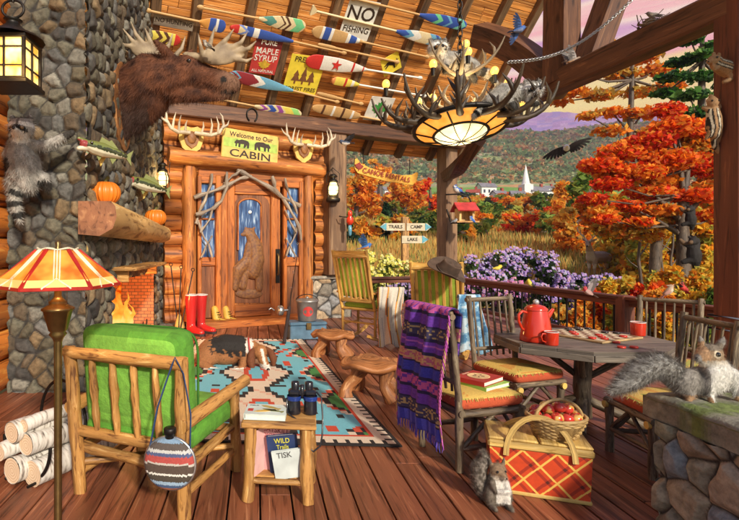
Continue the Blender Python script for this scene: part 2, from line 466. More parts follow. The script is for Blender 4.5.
def stone_panel(mb, o, U, W, N, w, h, cell, res, depth, pal, mortar=(.03, .027, .024), seed=1, ratio=1.0, gap=.12, hole=None):
    rs = np.random.RandomState(seed)
    nu = max(3, int(w/res)+1); nv = max(3, int(h/res)+1)
    us = np.linspace(0, w, nu); vs_ = np.linspace(0, h, nv)
    gx, gy = cell*ratio, cell
    sx = []
    for i in range(-1, int(w/gx)+2):
        for j in range(-1, int(h/gy)+2):
            sx.append(((i+.5+rs.uniform(-.46, .46)+(.5 if j % 2 else 0))*gx, (j+.5+rs.uniform(-.42, .42))*gy))
    sx = np.array(sx); A, B = np.meshgrid(us, vs_, indexing='ij')
    wob = .04*cell*np.sin(A*4.0/cell+np.cos(B*3.1/cell)*2)
    pts = np.stack([A.ravel()+wob.ravel(), B.ravel()+wob.ravel()*.7], 1)
    F1 = np.full(len(pts), 9.); F2 = F1.copy(); idx = np.zeros(len(pts), int)
    for k, q in enumerate(sx):
        d = np.hypot((pts[:, 0]-q[0])/ratio**.5, pts[:, 1]-q[1])
        m = d < F1
        F2 = np.where(m, F1, np.minimum(F2, d)); idx = np.where(m, k, idx); F1 = np.minimum(F1, d)
    e = (F2-F1)/cell
    t = np.clip((e-gap*.5)/(.38), 0, 1); t = t*t*(3-2*t)
    off = rs.uniform(.55, 1.0, len(sx))[idx]
    tilt = rs.uniform(-.35, .35, (len(sx), 2))[idx]
    ht = depth*t**.6*(off+tilt[:, 0]*(pts[:, 0]-sx[idx][:, 0])/cell+tilt[:, 1]*(pts[:, 1]-sx[idx][:, 1])/cell)
    pos = np.array(o)[None, :]+A.ravel()[:, None]*np.array(U)[None, :]+B.ravel()[:, None]*np.array(W)[None, :]+ht[:, None]*np.array(N)[None, :]
    pal = np.array(pal); ci = rs.randint(0, len(pal), len(sx)); br = rs.uniform(.75, 1.3, len(sx))
    vcv = pal[ci][idx]*br[idx][:, None]
    wm = np.clip((e-gap*.35)/(gap*.75), 0, 1)[:, None]; vcv = vcv*wm+np.array(mortar)[None, :]*(1-wm)
    ii, jj = np.meshgrid(np.arange(nu-1), np.arange(nv-1), indexing='ij'); a = (ii*nv+jj).ravel()
    f = np.stack([a, a+nv, a+nv+1, a+1], 1)
    if hole:
        keep = ~((us[ii.ravel()] > hole[0]) & (us[ii.ravel()+1] < hole[1]) & (vs_[jj.ravel()] > hole[2]) & (vs_[jj.ravel()+1] < hole[3])); f = f[keep]
    mb.raw(pos, f, vcv)
# ------------------------------------------------------------ camera, light, sky
cam = bpy.data.cameras.new('camera'); co_ = bpy.data.objects.new('camera', cam); COL.objects.link(co_)
co_.location = (0, 0, EYE); co_.rotation_euler = (R(90), 0, 0)
cam.sensor_width = 36; cam.lens = F/739*36; cam.shift_x = (369.5-VX)/739; cam.shift_y = -(260-VY)/739
cam.clip_start = .05; cam.clip_end = 6000
sc.camera = co_
SUN = V((-.32, .83, -.46)).normalized()
sd = bpy.data.lights.new('sun', 'SUN'); sd.energy = 4.0; sd.angle = R(4.0); sd.color = (1, .90, .74)
so = bpy.data.objects.new('sun', sd); COL.objects.link(so); so.rotation_euler = SUN.to_track_quat('-Z', 'Y').to_euler(); so.location = (5, -8, 12)
w = bpy.data.worlds.new('World'); sc.world = w; w.use_nodes = True
nt = w.node_tree; bg = nt.nodes['Background']; bg.inputs[1].default_value = 1.0
sky = nt.nodes.new('ShaderNodeTexSky'); sky.sky_type = 'NISHITA'; sky.sun_disc = False
sky.sun_elevation = R(29); sky.sun_rotation = R(159)
tc = nt.nodes.new('ShaderNodeTexCoord'); sx = nt.nodes.new('ShaderNodeSeparateXYZ'); L(nt, tc.outputs['Generated'], sx.inputs[0])
mp = nt.nodes.new('ShaderNodeMapping'); mp.inputs['Scale'].default_value = (1.6, 1.6, 14); mp.inputs['Rotation'].default_value = (0, R(5), 0)
L(nt, tc.outputs['Generated'], mp.inputs[0])
ns = nt.nodes.new('ShaderNodeTexNoise'); ns.inputs['Scale'].default_value = 1.5; ns.inputs['Detail'].default_value = 6; ns.inputs['Distortion'].default_value = .5
L(nt, mp.outputs[0], ns.inputs[0])
ma = nt.nodes.new('ShaderNodeMath'); ma.operation = 'MULTIPLY_ADD'; ma.inputs[1].default_value = .26; L(nt, ns.outputs[0], ma.inputs[0]); 
ad = nt.nodes.new('ShaderNodeMath'); ad.operation = 'SUBTRACT'; ad.inputs[1].default_value = .13; L(nt, sx.outputs[2], ad.inputs[0]); L(nt, ad.outputs[0], ma.inputs[2])
rs_ = ramp(nt, [(.16, (1.0, .62, .10)), (.235, (1.0, .80, .22)), (.28, (1.0, .66, .24)), (.315, (.95, .38, .38)), (.35, (1.0, .74, .58)), (.385, (.62, .28, .52)), (.43, (.98, .62, .66)), (.49, (.50, .30, .62)), (.55, (.92, .66, .80)), (.9, (.30, .36, .6))])
L(nt, ma.outputs[0], rs_.inputs[0])
sk = nt.nodes.new('ShaderNodeVectorMath'); sk.operation = 'SCALE'; sk.inputs[3].default_value = .095; L(nt, sky.outputs[0], sk.inputs[0])
mr = nt.nodes.new('ShaderNodeMapRange'); mr.inputs[1].default_value = -.2; mr.inputs[2].default_value = .35; L(nt, sx.outputs[1], mr.inputs[0])
mx = nt.nodes.new('ShaderNodeMix'); mx.data_type = 'RGBA'; L(nt, mr.outputs[0], mx.inputs[0]); L(nt, sk.outputs[0], mx.inputs[6]); L(nt, rs_.outputs[0], mx.inputs[7])
L(nt, mx.outputs[2], bg.inputs[0])
sc.view_settings.view_transform = 'Standard'; sc.view_settings.look = 'None'; sc.view_settings.exposure = .2; sc.view_settings.gamma = 1
sc.render.engine = 'CYCLES'
sc.cycles.max_bounces = 6; sc.cycles.diffuse_bounces = 3; sc.cycles.transparent_max_bounces = 8

# ------------------------------------------------------------ terrain
ZD = [(-60, -.6), (0, -.6), (14, -.6), (18, -.25), (26, .75), (40, 2.3), (60, 4.6), (90, 8.5), (130, 13.0), (160, 15.5), (200, 22.5), (260, 34), (330, 58), (420, 92), (520, 122), (620, 140), (700, 150), (820, 205), (960, 252), (1100, 262), (1300, 180)]
def terr(x, y):
    d = y
    z = float(np.interp(d, [a for a, b in ZD], [b for a, b in ZD]))
    a = x/max(d, 30)
    if d > 150: z += (d-150)*.045*noise.noise(V((x*.006, d*.004, 3.1)))+(d-150)*.012*noise.noise(V((x*.02, d*.012, 1)))
    if d > 15: z += min(d, 80)*.008*noise.noise(V((x*.08, d*.08, 7)))
    return z
def landcol(x, y):
    n = noise.noise(V((x*.05, y*.03, 2))); n2 = noise.noise(V((x*.02/(1+y/300), y*.02, 9))); n3 = noise.noise(V((x*.35, y*.35, 4)))
    if y < 30: c = (.16, .15, .03)
    elif y < 62: c = (.42, .24, .05) if n3 > -.1 else (.50, .33, .07)
    elif y < 165: c = (.10, .13, .03) if n > 0 else (.22, .17, .04)
    elif y < 230: c = (.14, .30, .035) if n2 > -.25 else (.28, .2, .05)
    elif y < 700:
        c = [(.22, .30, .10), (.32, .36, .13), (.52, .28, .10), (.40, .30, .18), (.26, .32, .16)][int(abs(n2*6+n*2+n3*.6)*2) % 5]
    else: c = [(.34, .20, .38), (.38, .25, .40), (.28, .20, .42)][int(abs(n2*5+n)*3) % 3]  # far mountains: purple of distance haze put into the ground colour
    k = 1+n3*.25
    return tuple(v*k for v in c)
ys = [-60, -20, 0, 6, 10, 13, 14, 15, 16, 17, 18, 20, 22, 24]; 
while ys[-1] < 1300: ys.append(ys[-1]*1.022+.3)
us = [-3+6*i/240 for i in range(241)]
vs = []; 
for y in ys:
    hw = max(y, 28)*1.0
    for u in us:
        x = u*hw*.62+.25*max(y, 0); vs.append((x, y, terr(x, y)))
vs = np.array(vs); nx = len(us); fs = []; cs = []
ii, jj = np.meshgrid(np.arange(len(ys)-1), np.arange(nx-1), indexing='ij'); a = (ii*nx+jj).ravel()
fs = np.stack([a, a+1, a+nx+1, a+nx], 1)
cs = np.array([landcol(*(vs[k][:2])) for k in a])
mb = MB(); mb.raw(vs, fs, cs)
M_land = vcol('land_cover_haze_tint', .95, .35, .4, .0)
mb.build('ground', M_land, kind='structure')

# ------------------------------------------------------------ deck boards
mb = MB(); bw = .205; x = -2.85; rnd = random.Random(3)
while x < 6.7:
    yend = min(13.6, 7.2+(6.55-x)/.232) if x > 1.7 else 12.2
    y = 1.0
    while y < yend:
        l = min(rnd.uniform(2.2, 4.5), yend-y)
        if yend-(y+l) < .7: l = yend-y
        mb.box((x+bw/2, y+l/2, -.02+rnd.uniform(-.0015, .0015)), (bw-.012, l-.006, .04), None, .004)
        y += l
    x += bw
mb.build('deck_floor', M_deck, kind='structure')
mb = MB(); mb.box((1.9, 7.2, -.32), (9.6, 13.0, .5)); 
mb.build('deck_underside', plain('under_deck', (.012, .008, .006), .9), kind='structure')

# ------------------------------------------------------------ frames of the cabin wall and the porch roof
WA = V((-1.84, 10.0, 0)); WU = V((.9153, .4028, 0)); WN = V((.4028, -.9153, 0))
def ray(px, py): return V(((px-VX)/F, 1, -(py-VY)/F))
def hit(px, py, p0, n):
    d = ray(px, py); o = V((0, 0, EYE)); return o+d*((V(p0)-o).dot(n)/d.dot(n))
def WP(px, py, off=0): return hit(px, py, WA+WN*off, WN)
RA = V((-1.84, 10.0, 4.5)); RU = WU.copy(); RR = V((.344, -1, 1.2)).normalized(); RN = RU.cross(RR).normalized()
if RN.z > 0: RN = -RN
def RP(px, py, off=0): return hit(px, py, RA+RN*off, RN)
def rs_of(p): return (p-RA).dot(RU)
RV = RN.cross(RU).normalized()          # in-plane, perpendicular to RU
if RV.z < 0: RV = -RV
def wbox(mb, x0, y0, x1, y1, th, off=0, bev=.01, grain=None):
    """box on the wall from pixel corners, from off to off+th in front of the wall"""
    xm, ym = (x0+x1)/2, (y0+y1)/2
    a = WP(x0, ym, off); b = WP(x1, ym, off); t = WP(xm, y0, off); d = WP(xm, y1, off)
    c = (a+b)/2; zc = (t.z+d.z)/2; c = V((c.x, c.y, zc))+WN*th/2
    Rm = Matrix((WU, WN, V((0, 0, 1)))).transposed()
    return mb.box(c, ((b-a).length, th, abs(t.z-d.z)), Rm, bev)

# ------------------------------------------------------------ cabin wall of stacked logs (door bay left open for the door)
cabin = thing('log_cabin_wall', 'orange log cabin wall around the carved front door', 'wall', WA)
def logcourse(s0, s1, z, r, name='log', par=cabin, m=M_log):
    mb = MB(); a = WA+WU*s0+V((0, 0, z)); b = WA+WU*s1+V((0, 0, z))
    n = max(2, int((s1-s0)/.35)+1)
    mb.tube([a.lerp(b, k/n) for k in range(n+1)], r, 14, True, .05)
    return mb.build(name, m, par, world=True)
def S(px): return (WP(px, 245)-WA).dot(WU)
z = .17
while z < 3.2:
    logcourse(S(163), S(184), z, .175); 
    if z > .8: logcourse(S(312), S(330), z, .175)
    z += .32
z = 3.22
while z < 4.3:
    logcourse(S(162), S(326), z, .19); z += .335
mb = MB(); mb.box(WA+WU*1.7+V((0, 0, 2.0))-WN*.25, (4.6, .1, 4.4), Matrix((WU, WN, V((0, 0, 1)))).transposed())
mb.build('backing', M_beam, cabin, world=True)
# stone base right of the door
mb = MB(); a = WP(311, 300, .22); b = WP(350, 300, .22); Lw = (b-a).length
Z0 = .0; hh = .92
stpal = [(.23, .22, .20), (.33, .30, .26), (.20, .20, .19), (.38, .31, .22), (.28, .28, .28), (.17, .15, .12), (.36, .26, .16)]
stone_panel(mb, (a.x, a.y, 0), WU, (0, 0, 1), WN, Lw, hh, .28, .02, .05, stpal, seed=5)
side = (-WN)
stone_panel(mb, (b.x, b.y, 0), side, (0, 0, 1), WU, .5, hh, .28, .02, .05, stpal, seed=6)
mb.color((.3, .27, .22)).box(V((a.x, a.y, hh))+WU*Lw/2-WN*.2, (Lw+.14, .56, .07), Matrix((WU, WN, V((0, 0, 1)))).transposed(), .02)
mb.build('stone_footing', M_stone, label='grey stone footing of the corner post', cat='footing')
# logs left of the chimney (run towards the camera)
side_w = thing('side_log_wall', 'wall of big orange logs at the left edge beside the stone chimney', 'wall', (-2.95, 4, 0))
z = .18
while z < 5.4:
    mb = MB(); mb.tube([(-2.95, 2.2+.4*k, z) for k in range(10)], .19, 14, True, .04); mb.build('log', M_logside, side_w, world=True); z += .345

# ------------------------------------------------------------ chimney
chim = thing('stone_chimney', 'tall mossy fieldstone chimney with the fireplace opening', 'chimney', (-2.3, 7.5, 0))
chpal = [(.10, .085, .055), (.155, .14, .10), (.11, .10, .07), (.17, .115, .06), (.05, .045, .04), (.20, .185, .15), (.11, .08, .05), (.12, .115, .105)]
CX = -1.93; CY = 5.6
mb = MB(); stone_panel(mb, (-2.78, CY, 0), (1, 0, 0), (0, 0, 1), (0, -1, 0), .87, 5.6, .165, .015, .06, chpal, seed=2)
mb.build('front_face', M_stone, chim, world=True)
mb = MB(); FB = (6.62, 9.35, .0, 1.17)
stone_panel(mb, (CX, CY-.04, 0), (0, 1, 0), (0, 0, 1), (1, 0, 0), 4.5, 7.2, .19, .021, .07, chpal, seed=4, hole=(FB[0]-CY+.04, FB[1]-CY+.04, -.1, FB[3]))
mb.build('side_face', M_stone, chim, world=True)
M_brick, nt, b = newmat('fire_brick')
tcn = nt.nodes.new('ShaderNodeUVMap'); br = nt.nodes.new('ShaderNodeTexBrick'); br.inputs['Scale'].default_value = 4.2
br.inputs['Color1'].default_value = (.42, .13, .05, 1); br.inputs['Color2'].default_value = (.55, .22, .09, 1); br.inputs['Mortar'].default_value = (.16, .09, .05, 1)
br.inputs['Mortar Size'].default_value = .03; L(nt, tcn.outputs[0], br.inputs[0]); L(nt, br.outputs[0], b.inputs['Base Color']); b.inputs['Roughness'].default_value = .9
bump(nt, b, br.outputs[1], -.6, .02)
mb = MB()
def wallq(p, q, z0, z1):
    p = V(p); q = V(q); l = (q-p).length
    mb.add([(p.x, p.y, z0), (q.x, q.y, z0), (q.x, q.y, z1), (p.x, p.y, z1)], [(0, 1, 2, 3)], [[(0, z0), (l, z0), (l, z1), (0, z1)]])
wallq((CX, FB[1], 0), (CX-.8, FB[1], 0), 0, 1.17); wallq((CX-.8, FB[0], 0), (CX-.8, FB[1], 0), 0, 1.17); wallq((CX, FB[0], 0), (CX-.8, FB[0], 0), 0, 1.17)
mb.add([(CX, FB[0], 1.17), (CX, FB[1], 1.17), (CX-.8, FB[1], 1.17), (CX-.8, FB[0], 1.17)], [(0, 1, 2, 3)])
mb.add([(CX+.05, FB[0], .05), (CX+.05, FB[1], .05), (CX-.8, FB[1], .05), (CX-.8, FB[0], .05)], [(0, 1, 2, 3)])
mb.build('firebox', M_brick, chim, world=True)
mb = MB(); mb.usecol = True
for k in range(9):
    y = CY+.3+k*.5; mb.color(random.choice(chpal)).box((CX+.22, y, .05), (.5, .47, .11), None, .03)
mb.build('hearth', M_stone, chim, world=True)
# fire
M_flame, nt, b = newmat('flame')
tcn = nt.nodes.new('ShaderNodeTexCoord'); sxn = nt.nodes.new('ShaderNodeSeparateXYZ'); L(nt, tcn.outputs['Object'], sxn.inputs[0]); nfn = nt.nodes.new('ShaderNodeTexNoise'); nfn.inputs['Scale'].default_value = 6; L(nt, tcn.outputs['Object'], nfn.inputs[0])
man = nt.nodes.new('ShaderNodeMath'); man.operation = 'MULTIPLY_ADD'; man.inputs[1].default_value = .9; L(nt, nfn.outputs[0], man.inputs[0]); L(nt, sxn.outputs[2], man.inputs[2])
rfn = ramp(nt, [(.35, (1, .78, .32)), (.7, (1, .42, .05)), (1.0, (.9, .13, .005)), (1.25, (.5, .04, .0))]); dvn = nt.nodes.new('ShaderNodeMath'); dvn.operation = 'MULTIPLY'; dvn.inputs[1].default_value = .75; L(nt, man.outputs[0], dvn.inputs[0]); L(nt, dvn.outputs[0], rfn.inputs[0])
emn = nt.nodes.new('ShaderNodeEmission'); emn.inputs[1].default_value = 1.3; L(nt, rfn.outputs[0], emn.inputs[0]); trn = nt.nodes.new('ShaderNodeBsdfTransparent'); lwn = nt.nodes.new('ShaderNodeLayerWeight'); lwn.inputs[0].default_value = .35
mxn = nt.nodes.new('ShaderNodeMixShader'); L(nt, lwn.outputs['Facing'], mxn.inputs[0]); L(nt, emn.outputs[0], mxn.inputs[1]); L(nt, trn.outputs[0], mxn.inputs[2]); L(nt, mxn.outputs[0], nt.nodes['Material Output'].inputs[0])
fire = thing('log_fire', 'bright orange fire burning in the brick fireplace', 'fire', (CX-.3, 8.2, .06))
mb = MB()
for k, (dx, dy, h, r) in enumerate([(0, 0, .85, .12), (.1, -.35, .62, .12), (-.1, .3, .74, .11), (.05, .45, .5, .08), (0, -.6, .4, .09), (.12, .12, .6, .09), (-.15, -.15, .8, .08), (.15, .25, .42, .07), (-.2, .5, .6, .07), (.0, -.2, .7, .07)]):
    pts = [V((CX-.3+dx+.05*math.sin(q*1.7+k), 8.0+dy+.07*math.sin(q*1.3+k*2), .18+h*1.2*q/6)) for q in range(7)]
    mb.tube(pts, [r*t for t in (.6, 1, .95, .72, .45, .22, .03)], 9, flat=.7)
mb.build('flames', M_flame, fire, world=True)
for k in range(4):
    mb = MB(); mb.tube([(CX-.5+k*.13, 7.4, .15+.05*(k % 2)), (CX-.45+k*.1, 8.9, .17)], .07, 9, True, .1); mb.build('burning_log', M_bark, fire, world=True)
mb = MB()
for k in range(6): mb.tube([(CX-.6, 7.45+k*.28, .12), (CX-.04, 7.45+k*.28, .12), (CX-.02, 7.45+k*.28, .34)], .012, 6)
mb.build('grate', M_iron, fire, world=True)
def plight(loc, e, c, r=.08):
    l = bpy.data.lights.new('lamp_light', 'POINT'); l.energy = e; l.color = c; l.shadow_soft_size = r
    o = bpy.data.objects.new('lamp_light', l); COL.objects.link(o); o.location = loc
plight((CX-.15, 8.0, .75), 90, (1, .42, .12), .2)
# mantel: a split log
mb = MB(); mb2 = MB()
def mant(py_top0, Y0, Y1):
    secs = []
    for t in [k/10 for k in range(11)]:
        y = Y0+(Y1-Y0)*t; zt = 1.65+(245-201)*Y0/500*(1-t)+(245-228)*Y1/500*t; zb = 1.65+(245-236)*Y0/500*(1-t)+(245-243)*Y1/500*t
        w0 = .42-.04*t
        n = noise.noise(V((y*1.7, 0, 0)))*.03
        h = zt-zb
        prof = [(0, zb+.02), (w0*.55, zb), (w0*.9, zb+h*.22), (w0+n, zb+h*.55), (w0*.97+n, zb+h*.85), (w0*.85, zt), (0, zt+n*.4)]
        secs.append([V((CX-.02+a, y, c)) for a, c in prof])
    return secs
secs = mant(0, 5.45, 9.2); k = len(secs[0])
vs = [p for s_ in secs for p in s_]
fs = []; uvs = []
for i in range(len(secs)-1):
    for j in range(k-1):
        fs.append((i*k+j, (i+1)*k+j, (i+1)*k+j+1, i*k+j+1)); uvs.append([(j*.12, i*.4), (j*.12, i*.4+.4), (j*.12+.12, i*.4+.4), (j*.12+.12, i*.4)])
mb.add(vs, fs, uvs, True)
mantel = thing('mantel_log', 'thick split log mantel on the chimney carrying two pumpkins', 'mantel', (CX, 7, 1.7))
mb.build('shelf_log', M_mantel, mantel, world=True)
mb2.add(secs[0], [tuple(range(k-1, -1, -1))]); mb2.build('sawn_end', M_mantelend, mantel, world=True)
mb2 = MB(); mb2.add(secs[-1], [tuple(range(k))]); mb2.build('sawn_end', M_mantelend, mantel, world=True)
mb = MB(); mb.box((CX+.17, 7.7, 1.33), (.34, 2.2, .05), None, .01); mb.box((CX+.1, 6.75, 1.24), (.2, .06, .18), None, .01); mb.box((CX+.1, 8.65, 1.24), (.2, .06, .18), None, .01)
mb.build('wall_shelf', M_chairwood, label='small wooden ledge under the log mantel above the fire', cat='shelf')

# ------------------------------------------------------------ roof
roof = thing('porch_roof', 'orange plank porch roof with grey rafters, paddles and tin signs hang on it', 'roof', RA)
RRs = RR
def RT(s, t, off=0): return RA+RU*s+V((.344, -1, 1.2))*t+RN*off
mb = MB(); rnd = random.Random(5)
t = -.46; hgt = .085
while t < 4.6:
    s = -2.3
    while s < 8.15:
        l = rnd.uniform(1.6, 3.2); l = min(l, 8.2-s)
        if 8.2-s-l < .5: l = 8.2-s
        a = RT(s+.004, t, -.17); b_ = RT(s+l-.004, t, -.17)
        mb.bar(a+RN*rnd.uniform(0, .008), b_+RN*rnd.uniform(0, .008), .03, hgt*1.56*.965, .006, up=RV)
        s += l
    t += hgt
mb.build('plank_lining', M_plank, roof, world=True)
for px in (115, 157, 199, 254, 297, 340, 385, 428, 470, 510, 545):
    s = rs_of(RP(px, 2)-V((0, 0, 0))); 
    p = RP(px, 2); rhat = V((.344, -1, 1.2)); 
    n_ = RU.cross(rhat); 
    # s at t=0 along the slanted rafter direction
    tt = (p-RA).dot(RV)/rhat.dot(RV); s = (p-rhat*tt-RA).dot(RU)
    mb = MB(); mb.bar(RT(s, -.5, -.075), RT(s, 4.6, -.075), .18, .145, .012, up=RN)
    mb.build('rafter', M_rafter, roof, world=True)
mb = MB(); q = [RT(-2.3, -.5, -.22), RT(8.25, -.5, -.22), RT(8.25, 4.6, -.22), RT(-2.3, 4.6, -.22)]; q2 = [p-RN*.06 for p in q]
mb.add(q+q2, [(0, 1, 2, 3), (7, 6, 5, 4), (0, 4, 5, 1), (1, 5, 6, 2), (2, 6, 7, 3), (3, 7, 4, 0)]); mb.build('shingle_top', M_bark, roof, world=True)

# beams and posts
WR = Matrix((WU, WN, V((0, 0, 1)))).transposed()
hb = MB(); hb.bar(WA+WU*(-.15)+V((0, 0, 4.36))+WN*.12, WA+WU*7.75+V((0, 0, 4.30))+WN*.12, .34, .30, .02)
hb.build('header_beam', M_beam, label='long dark timber beam above the cabin door running to the far post', cat='beam')
def post(name, px, Y, wd, z0, z1, label, m=M_beam, rz=.41):
    p = P(px, 245, Y); mb = MB(); Rm = Matrix.Rotation(rz, 3, 'Z')
    mb.box((p.x, p.y, (z0+z1)/2), (wd, wd, z1-z0), Rm, .025)
    return mb.build(name, m, label=label, cat='post')
M_postw = wood('weathered_post', (.10, .05, .028), (.22, .13, .075), (.34, .22, .13), 9, .8)
post('corner_post', 333, 11.35, .46, .97, 4.13, 'square timber post at the cabin corner carrying the oil lantern', M_postw)
post('corner_post', 447, 13.1, .38, -.3, 4.41, 'far timber deck post holding the bird feeder and blue jay', M_postw)
pc = P(447, 245, 13.1)
PR = V((5.84, 6.05, 0))
mb = MB(); mb.box((PR.x, PR.y, 3.2), (.36, .36, 7.4), Matrix.Rotation(.05, 3, 'Z'), .03)
rp = mb.build('corner_post', M_post, label='near red brown post at the right edge behind the grey squirrel, chipmunks climb it', cat='post')
mb = MB()
for zz in (.62, .78): mb.tube([(PR.x+.2*a, PR.y+.2*b_, zz) for a, b_ in ((-1, -1), (1, -1), (1, 1), (-1, 1))], .018, 6, closed=True)
mb.build('metal_band', M_silver, rp); bpy.data.objects['metal_band'].matrix_parent_inverse = rp.matrix_basis.inverted()
# tie beam from far post to near post, carrying the truss
BA = V((pc.x, pc.y, 4.6)); BB = V((PR.x+.05, PR.y-.5, 4.6))
bd = (BB-BA).normalized()
mb = MB(); mb.bar(BA-bd*.4, BB+bd*3.0, .34, .38, .03); mb.build('tie_beam', M_beam, label='big slanting dark tie beam above the railing with the bird nest on it', cat='beam')
def strut(name, p0, Y0, p1, Y1, w_, lab, curve=0, m=M_beam):
    a = P(*p0, Y0); b_ = P(*p1, Y1); n = 14; side_ = V((0, 0, 1))
    pts = [a.lerp(b_, k/n)+side_*curve*math.sin(PI*k/n) for k in range(n+1)]
    return sweep(pts, w_, w_*1.1, (.3, -.9, .2)).build(name, m, label=lab, cat='brace')
strut('truss_post', (562, -30), 9.3, (561, 84), 9.0, .40, 'upright truss post standing on the tie beam left of the nest')
strut('truss_brace', (622, -30), 8.8, (584, 76), 8.7, .34, 'leaning truss brace right of the upright truss post')
strut('truss_brace', (478, 34), 10.6, (563, 90), 9.2, .40, 'arched brace from the roof down to the tie beam under the blue bird', .18)
strut('knee_brace', (447, 176), 12.9, (478, 140), 11.2, .26, 'curved knee brace at the top of the far deck post', -.12)

# ------------------------------------------------------------ railing
def railing(name, pts, label, n0=0, sp=.2):
    t = thing(name, label, 'railing', pts[0])
    zt, zb = .80, .10
    for i in range(len(pts)-1):
        a = V(pts[i]); b_ = V(pts[i+1]); d = b_-a; l = d.length; dn = d.normalized()
        mb = MB(); mb.bar(a+V((0, 0, zt))-dn*.06, b_+V((0, 0, zt))+dn*.06, .19, .06, .012); mb.bar(a+V((0, 0, zt-.08)), b_+V((0, 0, zt-.08)), .06, .10, .01); mb.build('top_rail', M_post, t, world=True)
        mb = MB(); mb.bar(a+V((0, 0, zb)), b_+V((0, 0, zb)), .07, .08, .01); mb.build('bottom_rail', M_post, t, world=True)
        n = int(l/sp)
        for k in range(1, n):
            p = a+d*(k/n); mb = MB(); mb.tube([p+V((0, 0, zb)), p+V((0, 0, zt-.1))], .017, 6); mb.build('baluster', M_iron, t, world=True)
        if i < len(pts)-2:
            mb = MB(); mb.box((b_.x, b_.y, .42), (.2, .2, .84), None, .02); mb.build('newel', M_post, t, world=True)
    return t
r1 = [V((pc.x+.1, 12.7, 0)), V((5.72, 10.0, 0)), PZ(626, 396, 0)]
def railpt(px, pyt): # top of rail at z=.83
    Y = (.83-EYE)*F/-(pyt-VY); return V(((px-VX)/F*Y, Y, 0))
A_ = railpt(462, 278); B_ = railpt(625, 296); C_ = railpt(742, 309)
railing('deck_railing', [V((pc.x+.15, pc.y-.3, 0)), B_, C_], 'brown deck railing with black balusters along the right side of the deck')
pl = WP(342, 245); 
railing('deck_railing', [V((1.95, 12.6, 0)), V((pc.x-.25, pc.y+.1, 0))], 'short brown railing at the far end of the deck behind the rocking chairs')

# ------------------------------------------------------------ foreground stone pillar
pil = thing('stone_pillar', 'foreground stone pillar with mossy slab top under the big grey squirrel', 'pillar', (3.2, 2.2, 0))
pp = [(.27, .28, .21), (.36, .34, .25), (.22, .25, .24), (.38, .32, .22), (.24, .27, .29), (.32, .26, .19)]
def bigstones(mb, o, U, N, w_, h_, sd_, c=.3): stone_panel(mb, o, U, (0, 0, 1), N, w_, h_, c, .007, .055, pp, seed=sd_, gap=.07)
PX0, PY0, ST = 2.42, 3.0, .72
mb = MB(); bigstones(mb, (PX0, 1.2, -.1), (0, 1, 0), (-1, 0, 0), PY0-1.2, ST-.02, 12, .20)
bigstones(mb, (PX0, PY0, -.1), (1, 0, 0), (0, 1, 0), 1.6, ST-.02, 13, .20)
bigstones(mb, (PX0, 1.2, -.1), (1, 0, 0), (0, -1, 0), 1.6, ST-.02, 14, .20)
mb.build('stonework', M_stone, pil, world=True)
mb = MB(); n = 34; G = []
def slabpt(u, v):
    x = PX0-.02+u*1.8; y = 1.1+v*2.0
    return x, y
def mossc(u, v):
    k = noise.noise(V((u*7, v*9, 0)))+.4*noise.noise(V((u*30, v*30, 0)))
    t = max(0, min(1, (k+.12)*2.2)); g = .5+.5*noise.noise(V((u*17, v*15, 4)))
    return tuple(a*(1-t)+b_*t for a, b_ in zip((.23+.05*g, .215+.05*g, .16+.05*g), (.15, .19, .05)))
N1 = 100; G = []
for i in range(N1+1):
    row = []
    for j in range(N1+1):
        u, v = i/N1, j/N1; x, y = slabpt(u, v)
        e = min(u*1.8, v*2.0, (1-v)*2.0); z = ST+.02-.03*max(0, 1-e/.05)**2+.014*noise.noise(V((x*4, y*4, 0)))+.006*noise.noise(V((x*20, y*20, 0)))
        row.append(V((x+.02*noise.noise(V((y*5, 0, 0)))*(u == 0), y, z)))
    G.append(row)
mb.sheet(G, .02, mossc)
mb.usecol = True
for j in range(N1):
    for (i, s_) in ((0, 1), (N1, -1)):
        a = G[i][j]; b_ = G[i][j+1]; mb.color(mossc(.05, j/N1)).add([a, b_, b_-V((0, 0, .11)), a-V((0, 0, .11))], [(0, 1, 2, 3)], None, True)
for i in range(N1):
    for j in (0, N1):
        a = G[i][j]; b_ = G[i+1][j]; mb.add([a, b_, b_-V((0, 0, .11)), a-V((0, 0, .11))], [(0, 1, 2, 3)], None, True)
mb.color((.15, .14, .11)).add([G[0][0]-V((0, 0, .11)), G[N1][0]-V((0, 0, .11)), G[N1][N1]-V((0, 0, .11)), G[0][N1]-V((0, 0, .11))], [(0, 1, 2, 3)])
mb.build('cap_slab', M_stone, pil, world=True)
WRt = Matrix((WU, WN, V((0, 0, 1)))).transposed()
def wthing(name, label, cat, px, py, group=None, off=0):
    p = WP(px, py, off)
    M = Matrix((WU, -WN, V((0, 0, 1)))).transposed().to_4x4(); M.translation = p
    return frame_thing(name, label, cat, M, group)
M_glassn, nt, b = newmat('night_glass')   # wintry blue glass with frosted birches
b.inputs['Roughness'].default_value = .12
tcn = nt.nodes.new('ShaderNodeTexCoord'); mpn = nt.nodes.new('ShaderNodeMapping'); mpn.inputs['Scale'].default_value = (9, 9, 1.4); L(nt, tcn.outputs['Object'], mpn.inputs[0])
nn = nt.nodes.new('ShaderNodeTexNoise'); nn.inputs['Scale'].default_value = 2.2; nn.inputs['Detail'].default_value = 4; L(nt, mpn.outputs[0], nn.inputs[0])
rr_ = ramp(nt, [(.40, (.02, .05, .15)), (.55, (.06, .13, .30)), (.66, (.30, .42, .60)), (.76, (.70, .76, .82))]); L(nt, nn.outputs[0], rr_.inputs[0]); L(nt, rr_.outputs[0], b.inputs['Base Color'])

